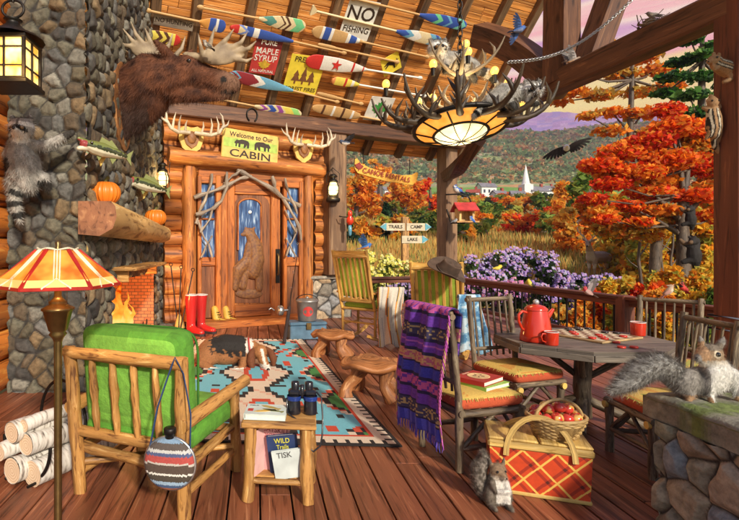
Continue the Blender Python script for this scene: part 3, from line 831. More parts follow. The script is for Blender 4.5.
# door surround
sur = wthing('door_frame', 'peeled log door surround with two side windows round the carved bear door', 'door frame', 250, 318)
def W1(name, x0, y0, x1, y1, th, off, m, par, bev=.015):
    mb = MB(); wbox(mb, x0, y0, x1, y1, th, off, bev); return mb.build(name, m, par, world=True)
def wlog(name, p0, p1, r, off, m, par, wob=.1, seg=10):
    mb = MB(); a = WP(*p0, off); b_ = WP(*p1, off); mb.tube([a.lerp(b_, k/6) for k in range(7)], r, seg, True, wob); return mb.build(name, m, par, world=True)
wlog('log_jamb', (189, 163), (189, 321), .15, .16, M_log, sur); wlog('log_jamb', (307, 176), (307, 316), .14, .16, M_log, sur)
wlog('log_lintel', (168, 155), (323, 170), .17, .26, M_log, sur)
W1('jamb', 196, 176, 200, 322, .12, .1, M_door, sur); W1('jamb', 214, 176, 219, 322, .14, .1, M_door, sur)
W1('jamb', 281, 182, 284.5, 318, .14, .1, M_door, sur); W1('jamb', 297, 182, 301, 317, .12, .1, M_door, sur)
W1('jamb', 219, 176, 226, 321, .10, .1, M_door, sur)
W1('head', 197, 172, 301, 186, .10, .1, M_door, sur)
for x0, x1, xo0, xo1 in ((200, 214, 202, 213), (284.5, 297, 286, 296)):
    W1('panel', x0, 262, x1, 318, .06, .1, M_doord, sur); W1('rail', x0, 257, x1, 266, .1, .1, M_door, sur)
    win = W1('window', x0, 184, x1, 258, .03, .1, M_glassn, sur, .002)
    W1('mullion', x0, 218, x1, 220, .05, .12, M_door, win); 
W1('threshold', 196, 316, 303, 323, .5, .1, M_door, sur)
# door leaf
door = wthing('front_door', 'carved front door with a bear standing under a snowy glass pane', 'door', 252, 316)
W1('leaf', 227, 184, 279, 316, .07, .1, M_door, door)
W1('stile', 226.5, 184, 234, 316, .05, .17, M_door, door); W1('stile', 270, 186, 279.5, 316, .05, .17, M_door, door)
W1('bottom_rail', 234, 304, 270, 316, .05, .17, M_door, door); W1('top_rail', 234, 185, 270, 195, .045, .17, M_door, door)
def warch(x0, x1, ytop, ybot, rise, off, th):
    pts = [WP(x0, ybot, off), WP(x1, ybot, off)]
    for k in range(9):
        a = PI*k/8; pts.append(WP((x0+x1)/2+(x1-x0)/2*math.cos(a), ytop+rise*(1-math.sin(a)), off))
    mb = MB(); n = len(pts); bk = [p-WN*th for p in pts]
    mb.add(pts+bk, [tuple(range(n))]+[(i, n+i, n+(i+1) % n, (i+1) % n) for i in range(n)]); return mb
warch(235, 269.5, 193, 303, 12, .185, .02).build('carved_panel', M_doord, door, world=True)
g = warch(238.5, 260.5, 199, 268, 7, .205, .012).build('window', M_glassn, door, world=True)
mb = MB(); pts = [WP(238, 250, .215), WP(238, 206, .215)]+[WP(249.5+11.5*math.cos(a), 206-7.5*math.sin(a), .215) for a in [PI-PI*k/8 for k in range(9)]]+[WP(261, 206, .215), WP(261, 250, .215)]
mb.tube(pts, .022, 6); mb.build('window_frame', M_door, door, world=True)
mb = MB(); mb.ell(WP(250, 212, .22), (.035, .01, .035)); mb.build('moon', plain('pale_glass', (.85, .88, .9), .3), g, world=True)
fr = PX(250, 260, 10.6)
def bc(x, y, d, n):
    k = noise.noise(V((x*.5, y*.5, d))); return (.20+.1*k, .085+.05*k, .03)
wd_m = vcol('carved_wood', .6, 25, .3, .4)
bear = organic('carved_bear', None, [('e', (249, 232.5), (6.2, 3, 5)), ('e', (243.5, 234.5), (3.2, 2, 2)), ('e', (245.5, 228), (1.6, 1, 1.6)), ('e', (254, 228), (1.6, 1, 1.6)),
    ('t', [(251, 236, 0, 5.5), (255, 246, 0, 7.5), (256, 260, 0, 8.5), (253, 272, 0, 7.5)]), ('t', [(250, 245, 0, 5), (246, 260, 0, 4), (245, 276, 0, 3.6), (243, 287, 0, 3.6)]),
    ('t', [(258, 262, 0, 5), (259, 276, 0, 4.2), (259, 288, 0, 4)]), ('t', [(246, 262, 0, 6), (238, 270, 0, 6.5), (236, 280, 0, 4), (235, 288, 0, 3.5)]),
    ('e', (249, 294), (14, 1.5, 5))], .7, bc, None, wd_m, 3, own=False)
# flatten the carving on to the leaf
me = bear.data; s_ = 10.75/F
Mw = Matrix((WU, -WN, V((0, 0, 1)))).transposed().to_4x4()
for v_ in me.vertices:
    x, y, z = v_.co; p = WP(x, -z, .20); q = p+WN*(-y*s_*.7); v_.co = door.matrix_basis.inverted() @ q
bear.parent = door
W1('handle_plate', 275.5, 249, 279.8, 283, .015, .225, M_iron, door, .004)
mb = MB(); a = WP(277.6, 254, .25); b_ = WP(277.6, 275, .25); mb.tube([a, a+WN*.05+V((0, 0, -.05)), b_+WN*.05+V((0, 0, .05)), b_], .02, 7); mb.build('handle', M_brass, door, world=True)
# gnarled branches over the door
tw = wthing('branch_garland', 'grey gnarled branches woven around the head and side windows of the door', 'branches', 250, 170)
BR = [([(194, 198), (206, 193), (222, 188), (235, 181), (246, 177), (252, 176)], .05), ([(237, 169), (250, 177), (266, 185), (280, 196), (300, 206)], .055),
      ([(196, 215), (205, 212), (214, 208), (222, 200), (226, 188), (227, 172)], .045), ([(212, 174), (211, 186), (205, 200), (199, 212), (196, 224)], .035),
      ([(272, 176), (275, 188), (283, 198), (291, 212), (299, 226), (301, 240)], .045), ([(285, 178), (287, 190), (292, 200), (297, 214)], .03),
      ([(200, 232), (205, 226), (210, 218), (213, 206)], .025), ([(212, 258), (208, 244), (202, 234), (198, 220)], .028), ([(201, 258), (206, 246), (212, 236)], .022),
      ([(296, 232), (290, 222), (285, 210)], .024), ([(286, 256), (291, 244), (296, 234), (298, 222)], .026), ([(296, 257), (291, 247), (286, 238)], .02), ([(240, 171), (232, 176), (224, 184)], .03)]
for pts, r in BR:
    q = []
    for k in range(len(pts)-1):
        for t in (0, .5): q.append(WP(pts[k][0]*(1-t)+pts[k+1][0]*t+random.uniform(-.6, .6), pts[k][1]*(1-t)+pts[k+1][1]*t+random.uniform(-.6, .6), .30+.04*math.sin(k*2+r*300)))
    q.append(WP(*pts[-1], .30)); mb = MB(); mb.tube(q, [r*(.8+.3*math.sin(i*1.7)) for i in range(len(q))], 8, True, .15)
    mb.build('branch', M_branch, tw, world=True)

# WELCOME sign
def board(name, label, cat, fr_M, w, h, th, m, group=None):
    t = frame_thing(name, label, cat, fr_M, group)
    return t
def wallM(px, py, off):
    M = Matrix((WU, V((0, 0, 1)), WN)).transposed().to_4x4(); M.translation = WP(px, py, off); return M
M_signw = plain('sign_wood', (.72, .48, .12), .6, 0, .2, 6)
M_signg = plain('sign_green', (.40, .55, .10), .6, 0, .3, 8)
M_ink = plain('dark_paint', (.035, .018, .01), .6, 0, .1)
sg = frame_thing('welcome_sign', 'wooden cabin sign with two painted bears reading Welcome to Our Cabin', 'sign', wallM(250.5, 146.5, .40))
k_ = 11/500.
mb = MB(); mb.box((0, 0, 0), (1.26, .60, .05), Matrix.Rotation(R(-4), 3, 'Z'), .012); mb.build('board', M_signw, sg)
RZ = Matrix.Rotation(R(-4), 4, 'Z')
mb = MB(RZ); mb.box((0, .02, .027), (1.2, .19, .008), None, .002); mb.build('painted_band', M_signg, sg)
text_mb('Welcome to Our', .135, RZ @ Matrix.Translation((0, .19, .03))).build('lettering', M_ink, sg)
text_mb('CABIN', .21, RZ @ Matrix.Translation((0, -.19, .03)), xs=1.5).build('lettering', M_ink, sg)
def bearsil(cx, cy, s, flip=1):
    o = [(-.5, 0), (-.47, .1), (-.4, .16), (-.36, .22), (-.31, .19), (-.2, .2), (-.05, .26), (.2, .24), (.38, .2), (.46, .08), (.45, -.22), (.33, -.22), (.31, -.02), (.2, -.22), (.1, -.22), (.12, -.0), (-.1, -.02), (-.12, -.22), (-.23, -.22), (-.24, 0), (-.32, -.02), (-.34, -.2), (-.43, -.2), (-.42, -.04)]
    mb = MB(RZ); mb.prism([(a*s*flip+cx, b_*s+cy) for a, b_ in (o if flip > 0 else o[::-1])], (0, 0, .036), (1, 0, 0), (0, 1, 0), .006); return mb
bearsil(-.2, .02, .34, 1).build('painted_bear', M_ink, sg); bearsil(.25, .02, .38, -1).build('painted_bear', M_ink, sg)

# antler mounts
M_plq = wood('plaque_wood', (.16, .06, .02), (.34, .15, .055), (.5, .26, .1), 12, 3)
def mounted(px, py, lab, sc_=1.0):
    t = frame_thing('antler_mount', lab, 'antlers', wallM(px, py, .36))
    sh = [(0, -.30), (.17, -.18), (.24, .0), (.22, .18), (.12, .24), (0, .2), (-.12, .24), (-.22, .18), (-.24, 0), (-.17, -.18)]
    mb = MB(); mb.prism([(a*sc_, b_*sc_) for a, b_ in sh], (0, 0, .03), (1, 0, 0), (0, 1, 0), .05); mb.build('plaque', M_signw, t)
    mb = MB(); mb.prism([(a*.6*sc_, b_*.6*sc_) for a, b_ in sh], (0, 0, .06), (1, 0, 0), (0, 1, 0), .03); mb.ell((0, .02, .06), (.09*sc_, .12*sc_, .06)); mb.build('hide_patch', M_plq, t)
    for sx_ in (-1, 1):
        mb = MB(); f = lambda l: [(a*sx_*sc_, b_*sc_, c*sc_) for a, b_, c in l]
        mb.tube(f([(.06, .1, .08), (.16, .08, .16), (.32, .05, .25), (.46, .1, .30), (.54, .24, .3), (.53, .42, .25), (.5, .5, .2)]), [.04*sc_, .04*sc_, .036*sc_, .033*sc_, .028*sc_, .018*sc_, .004], 7, True, .05)
        for q in ([(.15, .08, .16), (.17, .2, .24), (.15, .28, .28)], [(.3, .05, .25), (.31, .22, .32), (.28, .34, .34)], [(.43, .08, .3), (.42, .24, .36), (.38, .38, .36)], [(.5, .18, .31), (.62, .26, .3), (.66, .36, .27)]):
            mb.tube(f(q), [.028*sc_, .02*sc_, .004], 6)
        mb.build('antler', M_antler, t)
    return t
mounted(191, 139, 'wide antlers on a plaque above the left end of the door head', 1.05)
mounted(303, 150, 'wide antlers on a plaque right of the welcome sign', 1.0)
# horseshoe on header beam
hs = MB(); p = WP(252, 115, .30)
hs.tube([p+WU*.12*math.sin(a)+V((0, 0, .14*math.cos(a))) for a in [R(-150)+R(300)*k/14 for k in range(15)]], .028, 7, flat=.6)
hs.build('horseshoe', M_iron, label='iron horseshoe nailed to the header beam above the door', cat='horseshoe')

# ------------------------------------------------------------ oil lanterns on the posts
M_lglass = emit('lit_lantern_glass', (1, .74, .22), 1.3, (1, .9, .5), 4)
def oil_lantern(name, lab, p, s, hook):
    t = thing(name, lab, 'lantern', p, 0, None, s)
    mb = MB(); mb.lathe([(0, -.30), (.13, -.30), (.15, -.27), (.15, -.22), (.10, -.19), (.07, -.17), (.07, -.15)], seg=14); mb.build('base', M_iron, t)
    mb = MB(); mb.lathe([(.065, -.15), (.105, -.08), (.11, 0), (.09, .08), (.065, .12)], seg=14); mb.build('glass_globe', M_lglass, t)
    mb = MB(); mb.lathe([(.07, .12), (.11, .13), (.08, .17), (.05, .19), (.06, .23), (.10, .24), (.05, .29), (0, .30)], seg=14); mb.build('cap', M_iron, t)
    mb = MB()
    for a in range(4): mb.tube([(.14*math.cos(PI/2*a+.7), .14*math.sin(PI/2*a+.7), -.25), (.15*math.cos(PI/2*a+.7), .15*math.sin(PI/2*a+.7), 0), (.09*math.cos(PI/2*a+.7), .09*math.sin(PI/2*a+.7), .14)], .01, 5)
    for z in (-.06, .05): mb.tube([(.125*math.cos(q), .125*math.sin(q), z) for q in [2*PI*k/12 for k in range(12)]], .006, 5, closed=True)
    mb.build('wire_guard', M_iron, t)
    mb = MB(); mb.tube([(-.13, 0, .1), (-.14, 0, .3), (0, 0, .42), (.14, 0, .3), (.13, 0, .1)], .008, 5); mb.build('bail_handle', M_iron, t)
    mb = MB(); mb.tube([(0, 0, .42)]+[tuple(h) for h in hook], .012, 5); mb.build('hook', M_iron, t)
    return t
oil_lantern('oil_lantern', 'lit oil lantern hanging on the corner post right of the door', P(333, 188, 11.0), 1.05, [(0, .25, .46)])
oil_lantern('oil_lantern', 'lit oil lantern hanging beside the log wall left of the door, behind the mounted bass', P(162.5, 178, 9.6), 1.0, [(0, .3, .48)])
plight(P(333, 190, 10.7), 14, (1, .7, .3)); plight(P(166, 178, 9.2), 14, (1, .7, .3))
# carriage lantern top left
t = thing('carriage_lantern', 'big square iron carriage lantern glowing at the top left corner', 'lantern', P(13, 62, 4.2))
s_ = 4.2/500; c_ = P(13, 62, 4.2)
mb = MB(); mb.box((0, 0, .26*0+25*s_*-.98), (46*s_, 44*s_, 4*s_), None, .005); mb.box((0, 0, -21*s_), (42*s_, 40*s_, 2*s_), None, .003); mb.build('base', M_iron, t)
mb = MB(); mb.box((0, 0, 20*s_), (42*s_, 40*s_, 4*s_), None, .005); mb.lathe([(30*s_, 22*s_), (27*s_, 25*s_), (14*s_, 31*s_), (7*s_, 37*s_), (6*s_, 41*s_), (9*s_, 42*s_), (0, 44*s_)], seg=16); mb.build('roof_cap', M_iron, t)
mb = MB(); mb.box((0, 0, 0), (36*s_, 34*s_, 39*s_)); mb.build('glass', emit('amber_glass', (1, .45, .05), .9, (1, .85, .35), 7), t)
mb = MB()
for a in (-1, 1):
    for b_ in (-1, 1): mb.box((a*19*s_, b_*18*s_, 0), (3*s_, 3*s_, 40*s_))
    mb.box((0, a*18*s_, 0), (1.8*s_, 1.8*s_, 40*s_)); mb.box((a*19*s_, 0, 0), (1.8*s_, 1.8*s_, 40*s_))
    for z in (-9, 9): mb.box((0, a*18*s_, z*s_), (38*s_, 1.4*s_, 1.4*s_)); mb.box((a*19*s_, 0, z*s_), (1.4*s_, 36*s_, 1.4*s_))
mb.build('glazing_bars', M_iron, t)
mb = MB(); mb.tube([(11*s_*math.cos(q), 0, (53+9*math.sin(q))*s_) for q in [2*PI*k/16 for k in range(16)]], 1.3*s_, 7, closed=True); mb.build('ring', M_iron, t)
mb = MB(); mb.tube([(0, 0, 60*s_), (0, .0, 160*s_)], .012, 6); mb.build('hanging_rod', M_iron, t)
plight(P(20, 62, 3.9), 14, (1, .6, .2))

# ------------------------------------------------------------ things hung on the roof underside
def roofM(px, py, off, ang=0):
    M = Matrix((RU, RV, RN)).transposed().to_4x4() @ Matrix.Rotation(ang, 4, 'Z'); M.translation = RP(px, py, off); return M
def paddle(lab, pb, pe, blen, bw_, cols, cshaft, grip='knob', off=.06, group='paddles hung under the porch roof', shape='beaver'):
    """pb = blade tip pixel, pe = grip end pixel; cols = list of (u0,u1,color,chevron)"""
    a = RP(*pb, off); b_ = RP(*pe, off); d = b_-a; Lh = d.length; d.normalize()
    y = RN.cross(d).normalized()
    M = Matrix((d, y, RN)).transposed().to_4x4(); M.translation = a
    t = frame_thing('canoe_paddle', lab, 'paddle', M, group)
    bl = blen*Lh if blen < 1 else blen; n = 90; m_ = 20; G = []
    def wdt(u):
        if shape == 'oval': return bw_*math.sqrt(max(0, 1-(2*u-1)**2))**.8+.012
        w_ = bw_*min(1, math.sqrt(max(0, 1-(1-min(u/.18, 1))**2)))
        k = max(0, (u-.45)/.55); return w_*(1-k**1.5)+.022*k
    for i in range(n+1):
        u = i/n; G.append([V((u*bl, (2*j/m_-1)*wdt(u), .012*(1-(2*j/m_-1)**2))) for j in range(m_+1)])
    def cf(u, v):
        k = abs(2*v-1)
        base = cols[0]
        for (u0, u1, c, ch) in cols[1:]:
            uu = u+ch*k*.12
            if u0 <= uu < u1: base = c
        return base
    mb = MB(); mb.sheet(G, .022, cf, True); mb.build('blade', M_vc, t)
    mb = MB(); mb.color(cshaft); mb.tube([(bl*.93, 0, 0), (Lh-.06, 0, 0)], .022, 8)
    mb.build('shaft', M_vc, t)
    mb = MB(); mb.color(cshaft)
    if grip == 't': mb.prism([(Lh-.10, -.025), (Lh, -.10), (Lh+.02, -.08), (Lh+.02, .08), (Lh, .10), (Lh-.10, .025)], (0, 0, .02), (1, 0, 0), (0, 1, 0), .04)
    else: mb.ell((Lh-.03, 0, 0), (.07, .045, .03))
    mb.build('grip', M_vc, t)
    for q in (.55, .9):
        if q*Lh > bl: pass
    return t
cr = (.80, .66, .40); nat = (.62, .38, .16); wht = (.85, .83, .78); blu = (.04, .10, .42); red = (.62, .035, .03); grn = (.18, .62, .30); brn = (.10, .04, .02); teal = (.10, .32, .28); yel = (.85, .70, .12); mar = (.30, .03, .04); sky_ = (.16, .42, .62); pur = (.34, .08, .36)
paddle('cream and teal chevron paddle with a green tip at the top of the roof', (305, 27), (199, 7), .46, .125, [cr, (0, .2, grn, -1), (.30, .36, brn, -1), (.42, .46, brn, -1), (.62, .82, teal, -1)], nat)
paddle('short paddle with blue white striped tip beside the No Hunting board', (225, 27), (146, 10), .34, .115, [(.75, .35, .08), (0, .62, blu, 0), (.28, .38, wht, 0)], nat)
paddle('slim blue paddle with red tip and white band above the maple sign', (230, 27), (345, 53), .52, .085, [blu, (0, .13, red, 0), (.13, .24, cr, 0), (.36, .44, wht, 0), (.24, .30, (.2, .3, .7), 1)], nat)
paddle('yellow paddle with black chevrons half hidden by the moose antler', (180, 41), (112, 26), .6, .105, [yel, (0, .14, red, 0), (.24, .34, brn, -1), (.44, .54, brn, -1)], nat)
paddle('paddle with maroon white and blue chevrons behind the moose nose', (228, 74), (338, 102), .56, .12, [sky_, (0, .1, cr, 1), (.2, .46, mar, 1), (.46, .56, wht, 1), (.12, .16, mar, 1)], nat)
paddle('yellow paddle with purple and blue chevrons and green tip just above the beam', (301, 115), (203, 96), .5, .12, [cr, (0, .16, (.35, .75, .22), -1), (.16, .34, yel, -1), (.38, .48, pur, -1), (.54, .66, blu, -1), (.72, .8, pur, -1)], nat)
paddle('cream paddle with blue arrow blade crossing the No Fishing sign', (441, 42), (312, 10), .38, .115, [sky_, (0, .08, blu, -1), (.2, .45, cr, -1), (.45, .62, wht, -1), (.72, 1, blu, -1)], cr, 't')
paddle('natural paddle with blue and white cross stripes below the No Fishing sign', (312, 30), (428, 57), .40, .12, [nat, (.18, .40, wht, 0), (.22, .34, blu, 0), (.68, .95, wht, 0), (.74, .88, blu, 0)], nat)
star = paddle('white paddle with red tip and red star', (306, 60), (421, 78), .50, .15, [wht, (0, .24, red, 0), (.74, .78, red, 0), (.92, .95, red, 0)], wht)
bl = (RP(306, 60, .06)-RP(421, 78, .06)).length*.5
mb = MB(); mb.prism([(bl*.48+(.125 if k % 2 == 0 else .05)*math.cos(PI*k/5+.3), (.125 if k % 2 == 0 else .05)*math.sin(PI*k/5+.3)) for k in range(10)], (0, 0, .032), (1, 0, 0), (0, 1, 0), .008)
mb.build('star', plain('red_paint', red, .5), star)
paddle('small yellow paddle with red lengthwise stripes under the red star paddle', (332, 80), (425, 96), .27, .09, [yel, (0, .1, (.8, .3, .1), 0), (.45, .52, red, 0), (.7, .8, wht, 0)], wht)
paddle('blue paddle with a green fish on its blade at the top of the roof', (466, 26), (352, -2), .44, .11, [blu, (.0, .14, (.2, .6, .5), -1), (.3, .36, sky_, -1), (.5, .6, grn, -1)], nat)
paddle('brown striped snowshoe shaped paddle at the bottom of the roof', (312, 107), (400, 124), .52, .11, [nat, (.2, .24, brn, 0), (.4, .44, wht, 0), (.6, .64, brn, 0), (.8, .84, wht, 0)], nat, shape='oval')
paddle('thin plain wooden paddle under the yellow striped paddle', (317, 93), (362, 104), .5, .04, [nat], nat)
paddle('plain long oar running under the blue striped paddle', (318, 44), (398, 62), .2, .03, [nat], nat)
# signs on the roof
def rsign(name, lab, px, py, w_, h_, m, ang=0, off=.03, th=.012):
    t = frame_thing(name, lab, 'sign', roofM(px, py, off, ang)); mb = MB(); mb.box((0, 0, 0), (w_, h_, th), None, .003); mb.build('sheet', m, t); return t
M_red = plain('tin_red', (.55, .05, .045), .5, 0, .25, 5); M_yel = plain('tin_yellow', (.85, .68, .06), .5, 0, .15, 5); M_wht = plain('tin_white', (.78, .77, .72), .5, 0, .15, 5)
M_wl = plain('white_letters', (.85, .80, .74), .5); M_gold = plain('leaf_gold', (.65, .42, .04), .5); M_grnp = plain('leaf_green', (.05, .30, .06), .5)
M_darkred = plain('dark_red', (.16, .02, .02), .5); M_greyb = wood('weathered_board', (.14, .11, .09), (.30, .26, .22), (.45, .40, .35), 14, 2)
def rt(t, txt, size, x, y, m, z=.008, xs=1.0, nm='lettering'): return text_mb(txt, size, Matrix.Translation((x, y, z)), xs=xs).build(nm, m, t)
RO = R(-3)
def dims(px, py, wpx, hpx):
    return (RP(px+wpx/2, py, .03)-RP(px-wpx/2, py, .03)).length, (RP(px, py+hpx/2, .03)-RP(px, py-hpx/2, .03)).length
w_, h_ = dims(266, 56, 27, 36)
t = rsign('tin_sign', 'red tin sign with a gold leaf reading Maple Syrup', 266, 56, w_, h_, M_red, R(2))
mb = MB(); mb.box((0, h_*.36, .008), (w_*.98, h_*.24, .006)); mb.build('top_band', M_darkred, t)
rt(t, 'PURE', w_*.26, 0, h_*.37, M_wl, .014); rt(t, 'MAPLE', w_*.29, 0, h_*.13, M_wl); rt(t, 'SYRUP', w_*.30, 0, -h_*.07, M_wl); rt(t, 'ALL NATURAL', w_*.13, 0, -h_*.42, M_wl)
def leafpoly(s):
    h = [(0, 1), (.16, .62), (.36, .72), (.32, .36), (.62, .5), (.72, .32), (1, .28), (.72, .02), (.8, -.14), (.42, -.3), (.46, -.44), (.08, -.4), (.05, -.85)]
    return [(a*s, b_*s) for a, b_ in h]+[(-a*s, b_*s) for a, b_ in h[::-1][:-1]]
mb = MB(); mb.prism(leafpoly(w_*.24)[::-1], (0, -h_*.25, .012), (1, 0, 0), (0, 1, 0), .006); mb.build('leaf_emblem', M_gold, t)
w_, h_ = dims(304, 75, 35, 37)
t = rsign('tin_sign', 'yellow tin sign reading Prevent Forest Fires', 304, 75, w_, h_, M_yel, R(2))
rt(t, 'PREVENT', w_*.19, 0, h_*.38, M_ink); rt(t, 'FOREST FIRES', w_*.15, 0, -h_*.38, M_ink)
mb = MB()
for k in range(3):
    c0 = (k-1)*w_*.22; hh_ = h_*(.42 if k == 1 else .32)
    mb.prism([(c0-.02, -h_*.24), (c0+.02, -h_*.24), (c0+.02, -h_*.16), (c0+w_*.12, -h_*.16), (c0+w_*.05, -h_*.02), (c0+w_*.08, -h_*.02), (c0, -h_*.2+hh_), (c0-w_*.08, -h_*.02), (c0-w_*.05, -h_*.02), (c0-w_*.12, -h_*.16), (c0-.02, -h_*.16)], (0, 0, .012), (1, 0, 0), (0, 1, 0), .005)
mb.build('painted_trees', plain('painted_brown', (.20, .08, .03), .6), t)
w_, h_ = dims(359, 20, 31, 38)
t = rsign('tin_sign', 'white birch bark sign reading No Fishing', 359, 20, w_, h_, M_wht, R(2))
rt(t, 'NO', w_*.52, 0, h_*.15, M_ink, xs=1.1); rt(t, 'FISHING', w_*.24, 0, -h_*.25, M_ink)
w_, h_ = dims(174, 22, 40, 11)
t = rsign('tin_sign', 'grey weathered board reading No Hunting beside the chimney', 174, 22, w_, h_*1.1, M_greyb, R(0)); rt(t, 'NO HUNTING', w_*.145, 0, 0, M_ink)
w_, h_ = dims(391, 64, 17, 17)
t = rsign('tin_sign', 'yellow diamond deer crossing sign behind the chandelier antlers', 391, 64, w_, w_, M_yel, R(40))
deer = [(-.3, .05), (-.22, .12), (.1, .15), (.2, .3), (.16, .42), (.22, .36), (.3, .44), (.27, .33), (.38, .28), (.3, .22), (.24, .05), (.34, -.1), (.3, -.14), (.16, -.02), (.02, -.02), (-.12, -.05), (-.2, -.3), (-.25, -.3), (-.22, -.04), (-.34, -.2), (-.38, -.18), (-.3, -.02)]
mb = MB(Matrix.Rotation(R(-40), 4, 'Z')); mb.prism([(a*w_*.9, b_*w_*.9) for a, b_ in deer[::-1]], (0, -w_*.02, .012), (1, 0, 0), (0, 1, 0), .005); mb.build('deer_symbol', M_ink, t)
w_, h_ = dims(379, 109, 24, 22)
t = rsign('tin_sign', 'small white sign with a green maple leaf left of the chandelier', 379, 109, w_, h_, M_wht, R(2))
mb = MB(); mb.prism(leafpoly(w_*.36)[::-1], (0, 0, .012), (1, 0, 0), (0, 1, 0), .005); mb.build('leaf_emblem', M_grnp, t)
# canoe rentals sign hanging from the eave
pc_ = P(386, 173, 12.4)
t = thing('canoe_sign', 'yellow canoe shaped sign reading Canoe Rentals hanging under the eave', 'sign', pc_, R(16))
t.rotation_euler = (0, R(9), R(16)); s_ = 12.4/500
cn = [(-36, 8), (-34, 9), (-29, 5), (-18, 2.5), (0, 1.6), (18, 2.5), (29, 5), (34, 9), (36, 8), (35, -1), (31, -5), (0, -7), (-31, -5), (-35, -1)]
mb = MB(); mb.prism([(a*s_, b_*s_) for a, b_ in cn[::-1]], (0, -.02, -.03), (1, 0, 0), (0, 0, 1), .05)
mb.build('board', plain('canoe_yellow', (.85, .42, .05), .5, 0, .15), t)
M_rp = plain('sign_red', (.28, .02, .01), .5)
Mt = Matrix.Translation((0, -.055, -2.6*s_)) @ Matrix.Rotation(R(90), 4, 'X')
text_mb('CANOE RENTALS', 7.2*s_, Mt, xs=.95).build('lettering', M_rp, t)
mb = MB()
for sg_ in (-1, 1): mb = MB(); mb.tube([(sg_*26*s_, -.02, 4*s_), (sg_*27*s_, .1, 20*s_)], .012, 5); mb.build('chain', M_iron, t)
mb = MB(); mb.prism([(a*5*s_-31*s_, b_*5*s_-0*s_) for a, b_ in leafpoly(1)], (0, -.05, 0), (1, 0, 0), (0, 0, 1), .01); mb.build('leaf_emblem', M_rp, t)

# ------------------------------------------------------------ chandelier
fc = PX(460, 128, 5.6); s_ = fc.s
ch = thing('antler_chandelier', 'large antler chandelier with amber glass bowl hanging under the roof', 'chandelier', fc.loc)
tilt = Matrix.Rotation(R(-13), 4, 'X')
M_amber = emit('amber_art_glass', (1, .30, .03), .75, (1, .50, .10), 6); M_cream = emit('cream_art_glass', (1, .80, .35), 1.05, (1, .92, .6), 5)
def ring(r, z, tr_, n=40): 
    mb = MB(tilt); mb.tube([(r*s_*math.cos(q), r*s_*math.sin(q), z*s_) for q in [2*PI*k/n for k in range(n)]], tr_*s_, 8, closed=True); return mb
ring(44, 2, 2.6).build('iron_ring', M_iron, ch); ring(25.5, -6, 1.5).build('iron_ring', M_iron, ch)
mb = MB(tilt); mb.lathe([(43*s_, 1*s_), (26*s_, -6*s_)], seg=40); mb.build('amber_panels', M_amber, ch)
mb = MB(tilt); mb.lathe([(25*s_, -6*s_), (20*s_, -10*s_), (12*s_, -13*s_), (0, -14.2*s_)], seg=40); mb.build('glass_dome', M_cream, ch)
mb = MB(tilt)
for k in range(10):
    a = 2*PI*k/10+.3; c, d = math.cos(a), math.sin(a)
    mb.tube([(43*s_*c, 43*s_*d, 0), (25*s_*c, 25*s_*d, -7*s_)], .9*s_, 5)
    mb.tube([(25*s_*c, 25*s_*d, -6.6*s_), (20*s_*c, 20*s_*d, -10.6*s_), (12*s_*c, 12*s_*d, -13.6*s_), (0, 0, -14.8*s_)], .45*s_, 5)
mb.build('lead_lines', M_iron, ch)
def antler_path(base, dirv, L_, up, r, tines=4, curl=1.0, m=M_antlerd):
    mb = MB(); base = V(base); d = V(dirv).normalized(); n = 9; pts = []; p = V(base); ds = []
    for k in range(n+1):
        pts.append(V(p)); u = k/n; dd = (d*(1-u*.75*curl)+V((0, 0, 1))*(up*(u**1.2)*1.5-.25*(1-u))).normalized(); ds.append(dd); p = p+dd*(L_/n)
    mb.tube(pts, [r*(1-.75*(k/n)**1.3) for k in range(n+1)], 7, True, .06)
    for q in range(tines):
        i = 2+int(q*(n-3)/max(1, tines)); b0 = pts[i]; side = d.cross(V((0, 0, 1)))*(1 if q % 2 else -1)
        td = (V((0, 0, 1))*.9+side*.55-d*.25).normalized(); l = L_*random.uniform(.22, .36)
        e = b0+td*l; mid = b0+td*l*.5+d*l*.12
        mb.tube([b0, mid, e+V((0, 0, l*.1))], [r*.65, r*.5, r*.08], 6)
    mb.build('antler', m, ch)
random.seed(11)
for k in range(12):
    a = 2*PI*k/12+.15; c, d = math.cos(a), math.sin(a)
    antler_path((38*s_*c, 38*s_*d, 6*s_), (c, d*.8, .1), (54+12*(k%2))*s_, .9-.3*(k%3==0), 3.6*s_, 4)
for k in range(7):
    a = 2*PI*k/7+.5; c, d = math.cos(a), math.sin(a)
    antler_path((20*s_*c, 20*s_*d, 14*s_), (c-.5*d, d+.5*c, .2), 46*s_, .6, 2.8*s_, 3, 1.2)
for k in range(8):
    a = 2*PI*k/8+.2; c, d = math.cos(a), math.sin(a)
    antler_path((7*s_*c, 7*s_*d, 18*s_), (c*1.0+.7*d, d-.7*c, .5), 34*s_, .7, 3.0*s_, 3, .8, M_antlerm)
for a0, l in ((200, 52), (340, 56), (100, 45), (255, 40)):
    a = R(a0); antler_path((0, 0, 52*s_), (math.cos(a), math.sin(a), .5), l*s_, .7, 2.4*s_, 3, .7, M_antlerm)
mb = MB(); mb.lathe([(0, 0), (8*s_, 2*s_), (9*s_, 10*s_), (5*s_, 16*s_), (4*s_, 40*s_), (6*s_, 48*s_), (4*s_, 58*s_), (0, 60*s_)], seg=12); mb.build('centre_post', M_antlerd, ch)
M_bulb = emit('warm_bulb', (1, .55, .10), 1.35)
